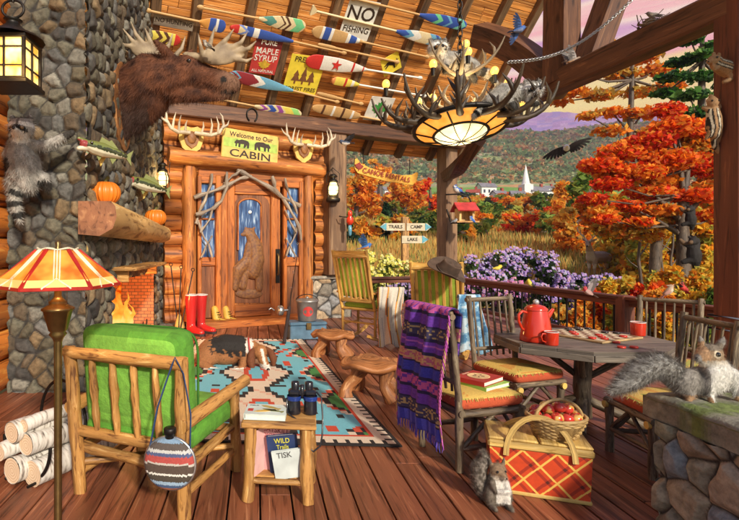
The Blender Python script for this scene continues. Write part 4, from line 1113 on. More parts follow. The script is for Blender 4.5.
for (bx, by, bd) in ((431, 66, -6), (462, 57, -14), (497, 69, 5), (470, 40, 10), (386, 84, 0), (409, 110, -28), (506, 106, -20), (521, 103, 0), (490, 95, -36), (440, 92, 20)):
    p = fc(bx, by, bd); mb = MB(); mb.ell(p, (3.9*s_, 3.9*s_, 4.6*s_), None, 12, 8); mb.build('bulb', M_bulb, ch)
    mb = MB(); mb.tube([p-V((0, 0, 4*s_)), p-V((0, 0, 12*s_))], [2.4*s_, 1.8*s_], 8); mb.build('candle_sleeve', M_iron, ch)
mb = MB()
for k in range(22):
    c = V((0, 0, (60+k*7)*s_)); ax = (1, 0, 0) if k % 2 else (0, 1, 0)
    mb.tube([c+V(ax)*2.2*s_*math.cos(q)+V((0, 0, 5*s_*math.sin(q))) for q in [2*PI*j/8 for j in range(8)]], .7*s_, 5, closed=True)
mb.build('chain', M_iron, ch)
plight(fc.loc+V((0, 0, .5)), 45, (1, .72, .35), .25); plight(fc.loc+V((0, -.1, -.35)), 12, (1, .75, .4), .2)
# slack chain across the truss
mb = MB(); a = P(508, 62, 8.3); b_ = P(640, -8, 7.6); n = 70
for k in range(n):
    u = k/n; c = a.lerp(b_, u)-V((0, 0, .30*math.sin(PI*u))); d = (b_-a).normalized(); o_ = V((0, 0, 1)) if k % 2 else d.cross(V((0, 0, 1)))
    mb.tube([c+d*.035*math.cos(q)+o_*.022*math.sin(q) for q in [2*PI*j/8 for j in range(8)]], .007, 5, closed=True)
mb.build('hanging_chain', M_silver, label='thin steel chain slung across the truss opening', cat='chain')
def lbar(p, q, r, m, par, name, wob=.08, seg=9, n=5, rr=None):
    mb = MB(); p = V(p); q = V(q); mb.tube([p.lerp(q, k/n)+V((random.uniform(-1, 1), random.uniform(-1, 1), 0))*r*.12 for k in range(n+1)], rr or r, seg, True, wob)
    return mb.build(name, m, par)
def cushion(mb, c, sx_, sy_, h, bulge=.02, colf=None, n=14, wel=None):
    """soft box cushion, local coordinates"""
    G = []
    vs = []; m_ = n
    def sup(a): return math.copysign(abs(a)**.16, a)
    # superellipsoid
    rings = 14; seg = 40; pts = []; fs = []
    for i in range(rings+1):
        t = -PI/2+PI*i/rings
        for k in range(seg):
            a = 2*PI*k/seg
            x = sup(math.cos(a))*abs(math.cos(t))**.3; y = sup(math.sin(a))*abs(math.cos(t))**.3; z = math.copysign(abs(math.sin(t))**.6, math.sin(t))
            zz = z*h/2*(1+.25*(1-x*x)*(1-y*y))
            pts.append(V(c)+V((x*sx_/2, y*sy_/2, zz+.003*noise.noise(V((x*4, y*4, 1))))))
    cols = []
    for i in range(rings):
        for k in range(seg):
            k2 = (k+1) % seg; f = (i*seg+k, i*seg+k2, (i+1)*seg+k2, (i+1)*seg+k); fs.append(f)
            cp = (pts[f[0]]+pts[f[2]])/2-V(c); cols.append(colf(cp.x/sx_, cp.y/sy_, cp.z/h) if colf else mb.col)
    mb.usecol = True; mb.add(pts, fs, None, True, cols)

# ------------------------------------------------------------ rug
RC = [V((-.98, 4.2, .006)), V((1.18, 4.06, .006)), V((.80, 8.7, .006)), V((-1.05, 8.7, .006))]
NU, NV_ = 64, 132
def rugcol(u, v):
    U = abs(u-.5)*2; x = u*NU; y = v*NV_
    tur = (.17, .50, .60); blk = (.018, .015, .015); cream = (.72, .60, .46); rd = (.58, .07, .03); gr = (.06, .24, .06); pk = (.70, .42, .30)
    ex = min(x, NU-x); ey = min(y, NV_-y); e = min(ex, ey*.95)
    if e < 1.0: return blk
    if e < 4.6:
        along = y if ex < ey*.95 else x
        return blk if (e < 2.6 and int(along/1.5) % 2 == 0) else cream
    if e < 5.8: return rd
    # corner / side green stepped triangles
    vy = (v*4) % 1.0; tri = abs(vy-.5)*2
    lim = 1-(.13+.28*(int(tri*6)/6.))
    if U > lim: return gr if U > lim+.045 else blk
    if U > lim-.06 and tri > .25: 
        return rd if (int(y) % 8 < 4) else cream
    # centre medallions
    m = abs(((v*3) % 1.0)-.5)*2; st = int((1-m)*7)/7.
    hw = .12+.42*st
    if U < hw*.35 and m < .55:
        return tur if U < hw*.35-.07 and m < .42 else rd
    if U < hw-.07: return cream if (int(y*.5)+int(x*.5)) % 9 else pk
    if U < hw: return blk
    if noise.noise(V((int(x/2.2)*3.1, int(y/2.6)*2.7, 5))) > .40: return blk
    if noise.noise(V((int(x/3)*5.1, int(y/4)*1.7, 9))) > .46: return rd
    return tur
mb = MB(); G = []
for i in range(NU+1):
    row = []
    for j in range(NV_+1):
        u, v = i/NU, j/NV_; a = RC[0].lerp(RC[1], u); b_ = RC[3].lerp(RC[2], u); p = a.lerp(b_, v)
        p = p+V((0, 0, .006+.005*noise.noise(V((p.x*2, p.y*2, 0))))); row.append(p)
    G.append(row)
mb.sheet(G, .012, rugcol, False); 
M_rug = vcol('woven_wool', .95, 160, .22, .5); mb.build('patterned_rug', M_rug, label='turquoise red and black patterned wool rug with stepped border under the sleeping dog', cat='rug')

# ------------------------------------------------------------ green log armchair
ac = thing('log_armchair', 'peeled log armchair with bright green cushions seen from behind', 'armchair', (-.80, 3.20, 0), R(-22.7))
X0 = .40
for sx_ in (-1, 1):
    lbar((sx_*X0, -.02, 0), (sx_*(X0+.02), -.10, .98), .043, M_chairwood, ac, 'back_post', .12, 10, 7)
    lbar((sx_*(X0+.02), .68, 0), (sx_*(X0+.02), .64, .60), .038, M_chairwood, ac, 'front_leg', .12, 10, 6)
    lbar((sx_*(X0+.02), -.10, .58), (sx_*(X0+.05), .78, .64), .043, M_chairwood, ac, 'arm', .12, 10, 6)
    lbar((sx_*X0, 0, .30), (sx_*X0, .68, .33), .032, M_chairwood, ac, 'side_rail'); lbar((sx_*X0, 0, .14), (sx_*X0, .68, .15), .026, M_chairwood, ac, 'stretcher')
lbar((-X0-.05, -.10, .95), (X0+.05, -.10, .95), .042, M_chairwood, ac, 'top_rail', .14, 10, 8)
lbar((-X0, -.035, .42), (X0, -.035, .42), .036, M_chairwood, ac, 'back_rail', .14, 10, 8)
lbar((-X0, -.0, .30), (X0, -.0, .27), .034, M_chairwood, ac, 'back_rail', .14, 10, 8)
lbar((-X0, 0, .20), (X0, .66, .18), .024, M_chairwood, ac, 'stretcher')
lbar((-X0, .68, .30), (X0, .68, .30), .032, M_chairwood, ac, 'front_rail')
for k in range(4):
    x = -X0+.16*(k+1); lbar((x, -.04, .40), (x, -.10, .95), .022, M_chairwood, ac, 'spindle', .2, 9, 7, [.016, .022, .026, .021, .027, .024, .022, .016])
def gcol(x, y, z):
    k = noise.noise(V((x*5, y*5, z*5))); b_ = (.09, .27, .025) if z < .44 else (.17, .40, .05)  # broad faces lighter, sides darker, mottled folds: shading put into the cloth colour
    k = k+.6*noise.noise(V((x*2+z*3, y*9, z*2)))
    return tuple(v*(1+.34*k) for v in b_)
M_green = vcol('green_canvas', .9, 5, .34, .8, dist=.03)
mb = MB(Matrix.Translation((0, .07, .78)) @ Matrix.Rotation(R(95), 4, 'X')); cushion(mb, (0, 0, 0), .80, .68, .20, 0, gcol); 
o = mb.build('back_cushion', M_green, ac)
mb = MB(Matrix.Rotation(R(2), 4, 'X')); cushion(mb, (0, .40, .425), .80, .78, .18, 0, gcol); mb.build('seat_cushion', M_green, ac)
mb = MB(); mb.tube([V((.39*math.copysign(abs(math.cos(a))**.35, math.cos(a)), .165+.0*a, .78+.33*math.copysign(abs(math.sin(a))**.35, math.sin(a)))) for a in [2*PI*k/40 for k in range(40)]], .008, 6, closed=True)
mb.build('piping', plain('dark_green_cord', (.03, .14, .01), .8), ac)

# canteen hanging from the armchair post
cp = P(170, 463, 2.86); s_ = 2.86/F
ct = thing('canteen', 'round striped wool canteen hanging by its strap from the armchair post', 'canteen', cp, R(-10))
def cantcol(u):
    for a, b_, c in ((.0, .07, (.35, .12, .06)), (.07, .13, (.06, .1, .2)), (.13, .2, (.30, .42, .55)), (.20, .32, (.07, .055, .04)), (.32, .36, (.7, .68, .62)), (.36, .52, (.09, .06, .045)), (.52, .56, (.5, .45, .4)), (.56, .68, (.42, .07, .06)), (.68, .74, (.08, .1, .2)), (.74, .80, (.5, .5, .48)), (.80, .92, (.10, .08, .07)), (.92, 1.1, (.2, .3, .42))):
        if a <= u < b_: return c
    return (.1, .1, .1)
r = 26*s_; mb = MB(); mb.usecol = True
seg = 64; rings = 44; vs = []; fs = []; cs = []
for i in range(rings+1):
    rr = r*math.sin(PI*i/rings*.5)*1.0; yy = -.052*math.cos(PI*i/rings*.5)**.6
    for k in range(seg): vs.append((rr*math.cos(2*PI*k/seg), yy, rr*math.sin(2*PI*k/seg)))
for i in range(rings):
    for k in range(seg):
        k2 = (k+1) % seg; f = (i*seg+k, i*seg+k2, (i+1)*seg+k2, (i+1)*seg+k); fs.append(f)
        z = sum(vs[j][2] for j in f)/4; cs.append(cantcol((z/r+1)/2))
b0 = list(vs); mb.add(vs, fs, None, True, cs); mb.add([(x, -y, z) for x, y, z in b0], [f[::-1] for f in fs], None, True, cs)
mb.build('wool_cover', M_cloth, ct)
mb = MB(); mb.tube([(r*math.cos(q), 0, r*math.sin(q)) for q in [2*PI*k/40 for k in range(40)]], .010, 7, closed=True); mb.build('rim', M_silver, ct)
mb = MB(); mb.lathe([(.028, r*.97), (.028, r+.02), (.036, r+.022), (.036, r+.05), (.03, r+.055), (0, r+.056)], seg=14); mb.build('screw_cap', M_iron, ct)
sp = ct.matrix_basis.inverted() @ (ac.matrix_basis @ V((.42, -.16, .90)))
mb = MB(); pts = [V((-r*.8, 0, r*.62)), V((-.07, -.01, .32)), sp+V((-.035, -.01, 0)), sp+V((0, .0, .10)), sp+V((.04, .03, 0)), V((.12, .01, .28)), V((r*.8, 0, r*.62))]
q = []
for k in range(len(pts)-1): q += [pts[k].lerp(pts[k+1], t) for t in (0, .33, .66)]
q.append(pts[-1]); mb.tube(q, .013, 6, flat=.35); mb.build('strap', plain('navy_webbing', (.02, .05, .14), .8), ct)

# ------------------------------------------------------------ log side table
st = thing('side_table', 'small log side table with reading books racked under its top', 'side table', (.155, 3.36, 0), R(-6), None, .96)
mb = MB(); mb.box((0, 0, .515), (.50, .40, .035), None, .008); mb.build('tabletop', M_chairwood, st)
for x, y in ((-.19, -.15), (.175, -.15), (.20, .15), (-.19, .15)): lbar((x*1.08, y*1.05, 0), (x, y, .50), .040, M_chairwood, st, 'leg', .16, 10, 6)
for y in (-.15, .15): lbar((-.19, y, .13), (.18, y, .13), .02, M_chairwood, st, 'stretcher')
mb = MB(); mb.box((0, 0, .155), (.36, .26, .015)); mb.build('lower_shelf', M_chairwood, st)
def book(name, lab, M, w_, h_, th, cover, txts=(), group=None, pages=(.8, .76, .66), art=None):
    """lying in local XY, spine at -x"""
    t = frame_thing(name, lab, 'book', M, group)
    mc = plain('book_cover', cover, .45, 0, .15, 9, .05)
    mb = MB(); mb.box((0, 0, th/2-.002), (w_, h_, .004)); mb.box((0, 0, -th/2+.002), (w_, h_, .004)); mb.box((-w_/2+.002, 0, 0), (.004, h_, th-.008)); mb.build('cover', mc, t)
    mb = MB(); mb.box((.003, 0, 0), (w_-.012, h_-.01, th-.009)); mb.build('pages', plain('paper', pages, .8, 0, .08, 60), t)
    for tx, sz, x, y, c, xs in txts: text_mb(tx, sz, Matrix.Translation((x, y, th/2+.001)), .001, xs=xs).build('title', plain('print', c, .5, 0, .05), t)
    return t
def TM(loc, rz=0, rx=0, ry=0): return Matrix.Translation(loc) @ Matrix.Rotation(rz, 4, 'Z') @ Matrix.Rotation(ry, 4, 'Y') @ Matrix.Rotation(rx, 4, 'X')
tb = book('field_guide', 'white nature guide with painted fish lying on the log side table beside the binoculars', TM((.06, 3.335, .535), R(-7)), .27, .21, .038, (.62, .72, .68), [('FIELD', .026, -.085, .07, (.1, .1, .1), 1)])
mb = MB(); mb.box((-.10, -.02, .0192), (.035, .05, .002)); mb.build('red_panel', M_red, tb)
for k, (x, y, a, c) in enumerate([(.03, .04, -.5, (.42, .33, .10)), (.05, -.02, -.35, (.20, .22, .10)), (.0, -.03, .3, (.7, .45, .10))]):
    mb = MB(TM((x, y, .0195), a)); mb.prism([(-.08, 0), (-.05, .018), (0, .022), (.05, .01), (.07, .02), (.075, 0), (.07, -.02), (.05, -.008), (0, -.018), (-.05, -.014)][::-1], (0, 0, .001), (1, 0, 0), (0, 1, 0), .002); mb.build('printed_fish', plain('ink', c, .5), tb)
def stand(x, y, lean=0, rz=-6): return TM((x, y, 0), R(rz)) @ Matrix.Rotation(R(lean), 4, 'Y') @ Matrix.Rotation(R(90), 4, 'X')
fc_ = TM
b1 = book('magazine', 'pink hardback reading Catskill leaning in the rack under the side table', TM((.10, 3.335, .302), R(-6)) @ Matrix.Rotation(R(7), 4, 'Y') @ Matrix.Rotation(R(90), 4, 'X'), .21, .33, .03, (.72, .34, .34), [('CATSKILL', .042, .01, .12, (.25, .05, .05), 1), ('DIGEST', .038, -.01, .08, (.35, .08, .08), 1)])
b2 = book('magazine', 'dark blue book with yellow lettering in the rack under the side table', TM((.175, 3.285, .278), R(-6)) @ Matrix.Rotation(R(-7), 4, 'Y') @ Matrix.Rotation(R(90), 4, 'X'), .20, .25, .03, (.02, .04, .12), [('WILD', .045, 0, .09, (.6, .55, .05), .9), ('Trails', .04, 0, .05, (.6, .55, .05), .9)])
b3 = book('magazine', 'pale grey magazine nearest the front leg in the rack under the side table', TM((.205, 3.225, .24), R(-6)) @ Matrix.Rotation(R(-10), 4, 'Y') @ Matrix.Rotation(R(90), 4, 'X'), .20, .18, .022, (.55, .60, .58), [('TISK', .05, -.02, .06, (.08, .08, .08), 1)])
b4 = book('magazine', 'pink spined book at the left end of the rack under the side table', TM((.01, 3.30, .302), R(60)) @ Matrix.Rotation(R(90), 4, 'X'), .17, .29, .04, (.75, .45, .42), [])
# binoculars
bn = thing('binoculars', 'black binoculars with blue sheen standing on the side table, neck cord dangling', 'binoculars', (.305, 3.38, .512), R(-4), None, 1.28)
M_blk = plain('black_rubber', (.012, .013, .02), .3, 0, .2, 20, .1, .3); M_lens = plain('blue_lens', (.02, .05, .25), .08, .2)
for sx_ in (-1, 1):
    mb = MB(); mb.lathe([(0, 0), (.034, 0), (.036, .004), (.034, .06), (.027, .095), (.028, .10)], (sx_*.043, 0, 0), 18); mb.box((sx_*.042, 0, .112), (.062, .05, .032), None, .01); b__ = mb.build('barrel', M_blk, bn)
    mb = MB(); mb.lathe([(.019, .125), (.021, .13), (.021, .165), (.017, .168), (.016, .16), (0, .16)], (sx_*.036, 0, 0), 16); mb.build('eyepiece', M_blk, bn)
    mb = MB(); mb.lathe([(.0365, .072), (.0375, .076), (.0375, .09), (.0365, .094)], (sx_*.043, 0, 0), 18); mb.build('blue_ring', M_lens, bn)
mb = MB(); mb.lathe([(0, .08), (.011, .08), (.011, .15), (0, .152)], seg=12); mb.box((0, 0, .11), (.05, .018, .02)); mb.build('hinge', M_blk, bn)
mb = MB(); pts = [V((.075, 0, .115)), V((.10, -.02, .09)), V((.105, -.05, .0)), V((.10, -.09, -.08)), V((.09, -.10, -.13)), V((.055, -.10, -.16)), V((.02, -.10, -.13)), V((-.005, -.10, -.07)), V((-.02, -.09, -.01)), V((-.05, -.07, .004)), V((-.075, -.03, .01)), V((-.082, 0, .08))]
q = []
for k in range(len(pts)-1): q += [pts[k].lerp(pts[k+1], t) for t in (0, .5)]
mb.tube(q+[pts[-1]], .0045, 6); mb.build('neck_cord', M_blk, bn)

# ------------------------------------------------------------ floor lamp
fl = PX(58, 262, 2.75); s_ = fl.s
lp = thing('floor_lamp', 'brass floor lamp with amber stained glass pyramid shade', 'floor lamp', (fl.loc.x, fl.loc.y, 0))
def lz(py): return EYE-(py-VY)*s_
hexr = []
M_sh = emit('shade_amber_glass', (.55, .13, .01), .22, (.85, .38, .05), 9); M_shc = emit('shade_cream_glass', (.8, .58, .18), .15); M_redg = plain('red_glass', (.42, .02, .015), .25)
def hx(r, z, k, off=.35): a = 2*PI*k/6+off; return V((r*s_*math.cos(a), r*s_*math.sin(a), z))
ztop, zb, zm = lz(250), lz(285), lz(277)
for k in range(6):
    rb, rt_ = 60, 20; rm = rb-(rb-rt_)*.16
    mb = MB(); mb.add([hx(rt_, ztop, k), hx(rt_, ztop, k+1), hx(rm, zm, k+1), hx(rm, zm, k)], [(0, 1, 2, 3)]); pn = mb.build('glass_panel', M_sh, lp)
    mb = MB(); mb.add([hx(rm, zm, k), hx(rm, zm, k+1), hx(rb, zb, k+1), hx(rb, zb, k)], [(0, 1, 2, 3)]); mb.build('border_band', M_shc, pn)
    mb = MB(); mb.bar(hx(rb, zb, k), hx(rb, zb, k+1), .010, .018, .002); mb.build('rim', M_redg, pn)
    mb = MB(); mb.bar(hx(rt_, ztop+.002, k), hx(rb, zb+.002, k), .022, .012, .002); mb.build('hip_strip', M_redg, pn)
    m0 = (hx(rt_, ztop, k)+hx(rt_, ztop, k+1))/2; m1 = (hx(rb, zb, k)+hx(rb, zb, k+1))/2; n_ = V((m0.x, m0.y, .03)).normalized()*.006
    sd_ = (hx(rt_, ztop, k+1)-hx(rt_, ztop, k)).normalized()
    mb = MB()
    for w_ in (-1, 0, 1): mb.tube([m0+n_+sd_*w_*.014, m0.lerp(m1, .8)+n_+sd_*w_*.014], .0045, 6)
    for w_ in (-1, 1): mb.tube([m0+n_, m0+n_+sd_*w_*.05+(m0-m1)*.05], .005, 6); mb.tube([m0.lerp(m1, .75)+n_, m1+n_+sd_*w_*.07], .005, 6)
    mb.build('lead_motif', plain('cream_strip', (.75, .70, .5), .4), pn)
mb = MB(); mb.add([hx(20, ztop, k) for k in range(6)], [tuple(range(6))]); mb.lathe([(.022, ztop), (.012, ztop+.02), (.016, ztop+.04), (0, ztop+.055)], seg=10); mb.build('finial', M_brass, lp)
mb = MB(); mb.lathe([(.02, lz(285)+.03), (.02, lz(296)), (.026, lz(298)), (.05, lz(302)), (.045, lz(304)), (.088, lz(308)), (.088, lz(310)), (.078, lz(311)), (.05, lz(330)), (.04, lz(332)), (.05, lz(334)), (.03, lz(338)), (.022, lz(342)), (.02, .03)], seg=6); mb.build('lantern_collar', M_brass, lp)
mb = MB(); mb.lathe([(.021, lz(340)), (.021, .03)], seg=12); mb.build('pole', M_brass, lp)
mb = MB(); mb.lathe([(.18, 0), (.18, .02), (.12, .035), (.03, .05), (.02, .08)], seg=20); mb.build('foot', M_brass, lp)
for sx_ in (-1, 1):
    mb = MB(); mb.tube([(sx_*.05, 0, lz(286)), (sx_*.05, 0, lz(306))], .0015, 4); mb.ell((sx_*.05, 0, lz(306)), .007, None, 8, 6); mb.build('pull_chain', M_brass, lp)
plight((fl.loc.x, fl.loc.y, zb+.06), 3.5, (1, .72, .35), .06)

# ------------------------------------------------------------ birch logs in an iron hoop
M_birch, nt, b = newmat('birch_bark')
uvn = nt.nodes.new('ShaderNodeUVMap'); mpn = nt.nodes.new('ShaderNodeMapping'); mpn.inputs['Scale'].default_value = (5, 26, 1); L(nt, uvn.outputs[0], mpn.inputs[0])
n1 = nt.nodes.new('ShaderNodeTexNoise'); n1.inputs['Scale'].default_value = 1.6; n1.inputs['Detail'].default_value = 4; L(nt, mpn.outputs[0], n1.inputs[0])
r1_ = ramp(nt, [(.30, (.05, .04, .035)), (.39, (.35, .31, .27)), (.46, (.62, .58, .52)), (.7, (.80, .77, .72))]); L(nt, n1.outputs[0], r1_.inputs[0]); L(nt, r1_.outputs[0], b.inputs['Base Color']); b.inputs['Roughness'].default_value = .8
bump(nt, b, n1.outputs[0], .4, .006)
M_end, nt, b = newmat('cut_end')
tcn = nt.nodes.new('ShaderNodeTexCoord'); wv = nt.nodes.new('ShaderNodeTexWave'); wv.wave_type = 'RINGS'; wv.rings_direction = 'SPHERICAL'; wv.inputs['Scale'].default_value = 18; wv.inputs['Distortion'].default_value = 2.5; L(nt, tcn.outputs['Object'], wv.inputs[0])
r1_ = ramp(nt, [(.0, (.62, .42, .26)), (1, (.78, .60, .42))]); L(nt, wv.outputs[0], r1_.inputs[0]); L(nt, r1_.outputs[0], b.inputs['Base Color']); b.inputs['Roughness'].default_value = .9
ld = V((.29, .50, 0)).normalized()
labs = ['topmost thin birch log of the pile', 'upper left birch log with pale end', 'middle birch log with orange cut end', 'lower left birch log in the hoop', 'lowest front birch log nearest the lamp pole', 'birch log at the far left edge of the pile']
for k, (px, py, r, z, ln) in enumerate([(24, 426, .045, 0, .60), (11.5, 434, .072, 0, .66), (26, 446, .074, 0, .70), (12, 471, .088, 0, .70), (32, 473, .092, 0, .74), (-1, 451, .062, 0, .6)]):
    Y = 3.42 if k in (3, 4) else 3.44
    p = P(px, py, Y); t = thing('birch_log', labs[k], 'log', p, 0, 'birch logs stacked in the iron hoop')
    mb = MB(); mb.tube([ld*ln*q/6+V((0, 0, .010*math.sin(q+k)+.02*q/6*(k in (0, 1)))) for q in range(7)], [r*(1+.05*math.sin(q*2+k)) for q in range(7)], 16, False, .03); mb.build('bark', M_birch, t)
    x, y, _ = basis(ld)
    for e_, sg_ in ((-.001, -1), (ln, 1)):
        mb = MB(); mb.add([ld*e_+V((0, 0, .010*math.sin((0 if sg_ < 0 else 6)+k)+(0 if sg_ < 0 else .02*(k in (0, 1)))))+x*r*.98*math.cos(q)+y*r*.98*math.sin(q) for q in [2*PI*j/20 for j in range(20)]], [tuple(range(20))]); mb.build('cut_face', M_end, t)
t = thing('log_hoop', 'black iron hoop holder cradling the birch logs by the chimney', 'log holder', (-1.55, 3.7, 0))
cx_, cz_ = P(36, 0, 3.75).x, .33
for dd, hh_, a0, a1 in ((.36, .31, 0, 2), (.06, .27, 1, 2)):
    c0 = V((-1.63, 3.42, .02+hh_))+ld*dd
    mb = MB(); w_ = V((ld.y, -ld.x, 0)); mb.tube([c0+w_*.25*math.cos(q)+V((0, 0, hh_*math.sin(q))) for q in [PI*(a0+(a1-a0)*j/32) for j in range(33)]], .012, 7); mb.build('hoop', M_iron, t, world=True)
mb = MB(); c0 = V((-1.63, 3.42, .03))
for a in (-.12, .12): w_ = V((ld.y, -ld.x, 0)); mb = MB(); mb.tube([c0+w_*a-ld*.02, c0+w_*a+ld*.5], .010, 6); mb.build('rail', M_iron, t, world=True)

# ------------------------------------------------------------ twig dining chairs
def cushcol(x, y, z):
    if z > .32:
        s1 = (x*11) % 1; s2 = (y*9) % 1
        c = (.66, .44, .10)
        if s1 < .2: c = (.40, .36, .07)
        if s2 < .14: c = (.62, .30, .06)
        return c
    return (.50, .085, .03) if noise.noise(V((x*9, y*9, z*6))) < .3 else (.40, .06, .025)
def twig_chair(lab):
    t = thing('twig_chair', lab, 'chair', (0, 0, 0), 0, 'twig chairs with red cushions round the table')
    for sx_ in (-1, 1):
        lbar((sx_*.23, -.24, 0), (sx_*.24, -.25, .50), .028, M_twig, t, 'back_leg', .15)
        lbar((sx_*.24, -.25, .48), (sx_*.245, -.33, 1.12), .025, M_twig, t, 'back_post', .15)
        lbar((sx_*.24, .24, 0), (sx_*.24, .24, .42), .030, M_twig, t, 'front_leg', .15)
        lbar((sx_*.24, -.25, .40), (sx_*.24, .26, .40), .026, M_twig, t, 'seat_rail', .12)
        lbar((sx_*.235, -.24, .16), (sx_*.24, .24, .17), .020, M_twig, t, 'stretcher', .15)
        lbar((sx_*.24, -.22, .17), (sx_*.24, .03, .39), .016, M_twig, t, 'brace', .2); lbar((sx_*.24, .22, .17), (sx_*.24, -.03, .39), .016, M_twig, t, 'brace', .2)
    for y, nm in ((.25, 'front_rail'), (-.25, 'back_rail')): lbar((-.27, y, .41), (.27, y, .41), .025, M_twig, t, nm, .12)
    lbar((-.24, .24, .20), (.24, .24, .19), .018, M_twig, t, 'stretcher'); lbar((-.22, .24, .2), (0, .24, .40), .015, M_twig, t, 'brace'); lbar((.22, .24, .2), (0, .24, .40), .015, M_twig, t, 'brace')
    lbar((-.275, -.33, 1.08), (.275, -.33, 1.08), .022, M_twig, t, 'top_rail'); lbar((-.24, -.275, .62), (.24, -.275, .62), .018, M_twig, t, 'cross_rail')
    for k in range(6):
        x = -.185+.074*k; lbar((x, -.265, .55), (x*1.02, -.33, 1.08), .010, M_twig, t, 'spindle', .3)
    for sx_ in (-1, 1):
        mb = MB(); mb.tube([(sx_*.24, .262, .38), (sx_*.24, .285, .38)], .027, 12); mb.build('peg_end', M_signw, t)
    mb = MB(); cushion(mb, (0, .0, .475), .54, .54, .10, 0, cushcol); cu = mb.build('seat_cushion', M_cloth, t)
    mb = MB(); mb.usecol = True; rn = random.Random(4)
    for k in range(150):
        a = rn.random()*4; e = int(a); u = (a-e)-.5; x, y = [(u*.5, .262), (.262, u*.5), (u*.5, -.262), (-.262, u*.5)][e]; nx_, ny_ = [(0, 1), (1, 0), (0, -1), (-1, 0)][e]
        mb.color((.66, .46, .12)).tube([(x*.99, y*.99, .512), (x+nx_*.012+rn.uniform(-.004, .004), y+ny_*.012, .492)], [.003, .0012], 4, False)
    mb.build('fringe', M_cloth, cu, kind='stuff')
    return t
def place(t, x, y, fang, sc_=1.0): t.location = (x, y, 0); t.rotation_euler = (0, 0, R(fang-90)); t.scale = (sc_,)*3
tc1 = twig_chair('twig chair in front holding the red book, a purple blanket over its back')
TC = copy_tree(tc1); TC['label'] = 'twig chair left of the table behind the coffee pot'
TC3 = copy_tree(tc1); TC3['label'] = 'twig chair at the far right of the table, two cardinals on its back'
TC4 = copy_tree(tc1); TC4['label'] = 'twig chair nearest the stone pillar, partly hidden behind it'
place(tc1, 1.66, 3.93, 14, 1.05); place(TC, 2.42, 4.66, -72, 1.03); place(TC3, 3.98, 4.9, 222, 1.0); place(TC4, 3.04, 3.74, 176, 1.0)

# ------------------------------------------------------------ table
tx, ty = 3.05, 4.68
tt = thing('octagon_table', 'grey plank octagon table with a twig pedestal, set with checkers and coffee', 'table', (tx, ty, 0))
mb = MB(); RX, RY = .72, .60
def octp(k, s=1): a = PI/8+PI/4*k; return (RX*1.08*s*math.cos(a), RY*1.08*s*math.sin(a))
# planks clipped to the octagon
npl = 7
def clip_band(y0, y1):
    poly = [octp(k) for k in range(8)]
    def clip(poly, f):
        out = []
        for i in range(len(poly)):
            a, b_ = poly[i], poly[(i+1) % len(poly)]; fa, fb = f(a), f(b_)
            if fa >= 0: out.append(a)
            if fa*fb < 0: t = fa/(fa-fb); out.append((a[0]+(b_[0]-a[0])*t, a[1]+(b_[1]-a[1])*t))
        return out
    return clip(clip(poly, lambda p: p[1]-y0), lambda p: y1-p[1])
for k in range(npl):
    y0 = -RY+2*RY*k/npl; q = clip_band(y0+.003, y0+2*RY/npl-.003)
    mb.prism(q, (0, 0, .775), (1, 0, 0), (0, 1, 0), .035)
mb.build('plank_top', M_table, tt)
mb = MB()
for k in range(8):
    a = octp(k, .985); b_ = octp(k+1, .985); mb.bar((a[0], a[1], .715), (b_[0], b_[1], .715), .035, .055, .004)
mb.build('apron', M_table, tt)
lbar((0, 0, .05), (0, 0, .72), .075, M_twig, tt, 'pedestal', .1, 12)
for k in range(4):
    a = PI/4+PI/2*k+.2; c, d = math.cos(a), math.sin(a)
    lbar((0, 0, .22), (.50*c, .46*d, .03), .045, M_twig, tt, 'foot', .12); lbar((.04*c, .04*d, .42), (.40*c, .36*d, .69), .030, M_twig, tt, 'brace', .12)
TZ = .776
# checkerboard
cbp = PZ(590, 336, TZ); 
cb = thing('checkerboard', 'cream and brown checkerboard in the middle of the table', 'checkerboard', (cbp.x, cbp.y, TZ), R(24))
mb = MB(); mb.box((0, 0, .010), (.60, .60, .018), None, .004); mb.build('board', plain('board_wood', (.45, .30, .14), .5), cb)
mb = MB(); mb.usecol = True
for i in range(8):
    for j in range(8):
        mb.color((.20, .09, .04) if (i+j) % 2 else (.74, .62, .42)); x = (i-3.5)*.068; y = (j-3.5)*.068
        mb.add([(x-.034, y-.034, .0215), (x+.034, y-.034, .0215), (x+.034, y+.034, .0215), (x-.034, y+.034, .0215)], [(0, 1, 2, 3)])
mb.build('squares', M_vc, cb)
M_ckr = plain('red_checker', (.50, .03, .015), .35); M_ckb = plain('black_checker', (.015, .013, .012), .35)
def checker(x, y, z, m, lab, g):
    mb = MB(); mb.lathe([(0, 0), (.030, 0), (.032, .004), (.032, .013), (.029, .016), (.022, .0145), (0, .0145)], seg=18)
    o = mb.build('checker_piece', m, None, lab, 'checker', g, own=False); o.location = (x, y, z); return o
def onb(i, j): 
    c, d = math.cos(R(24)), math.sin(R(24)); x, y = (i-3.5)*.068, (j-3.5)*.068; return cbp.x+c*x-d*y, cbp.y+d*x+c*y
for k, (i, j) in enumerate([(0, 1), (1, 0), (2, 1), (3, 2), (1, 4), (2, 5), (5, 0)]):
    x, y = onb(i, j); checker(x, y, TZ+.022, M_ckr, 'red checker standing on the checkerboard', 'red checkers on the board')
for k, (i, j) in enumerate([(7, 6), (6, 7), (5, 6), (4, 7), (7, 2), (6, 3), (3, 6)]):
    x, y = onb(i, j); checker(x, y, TZ+.022, M_ckb, 'black checker standing on the checkerboard', 'black checkers on the board')
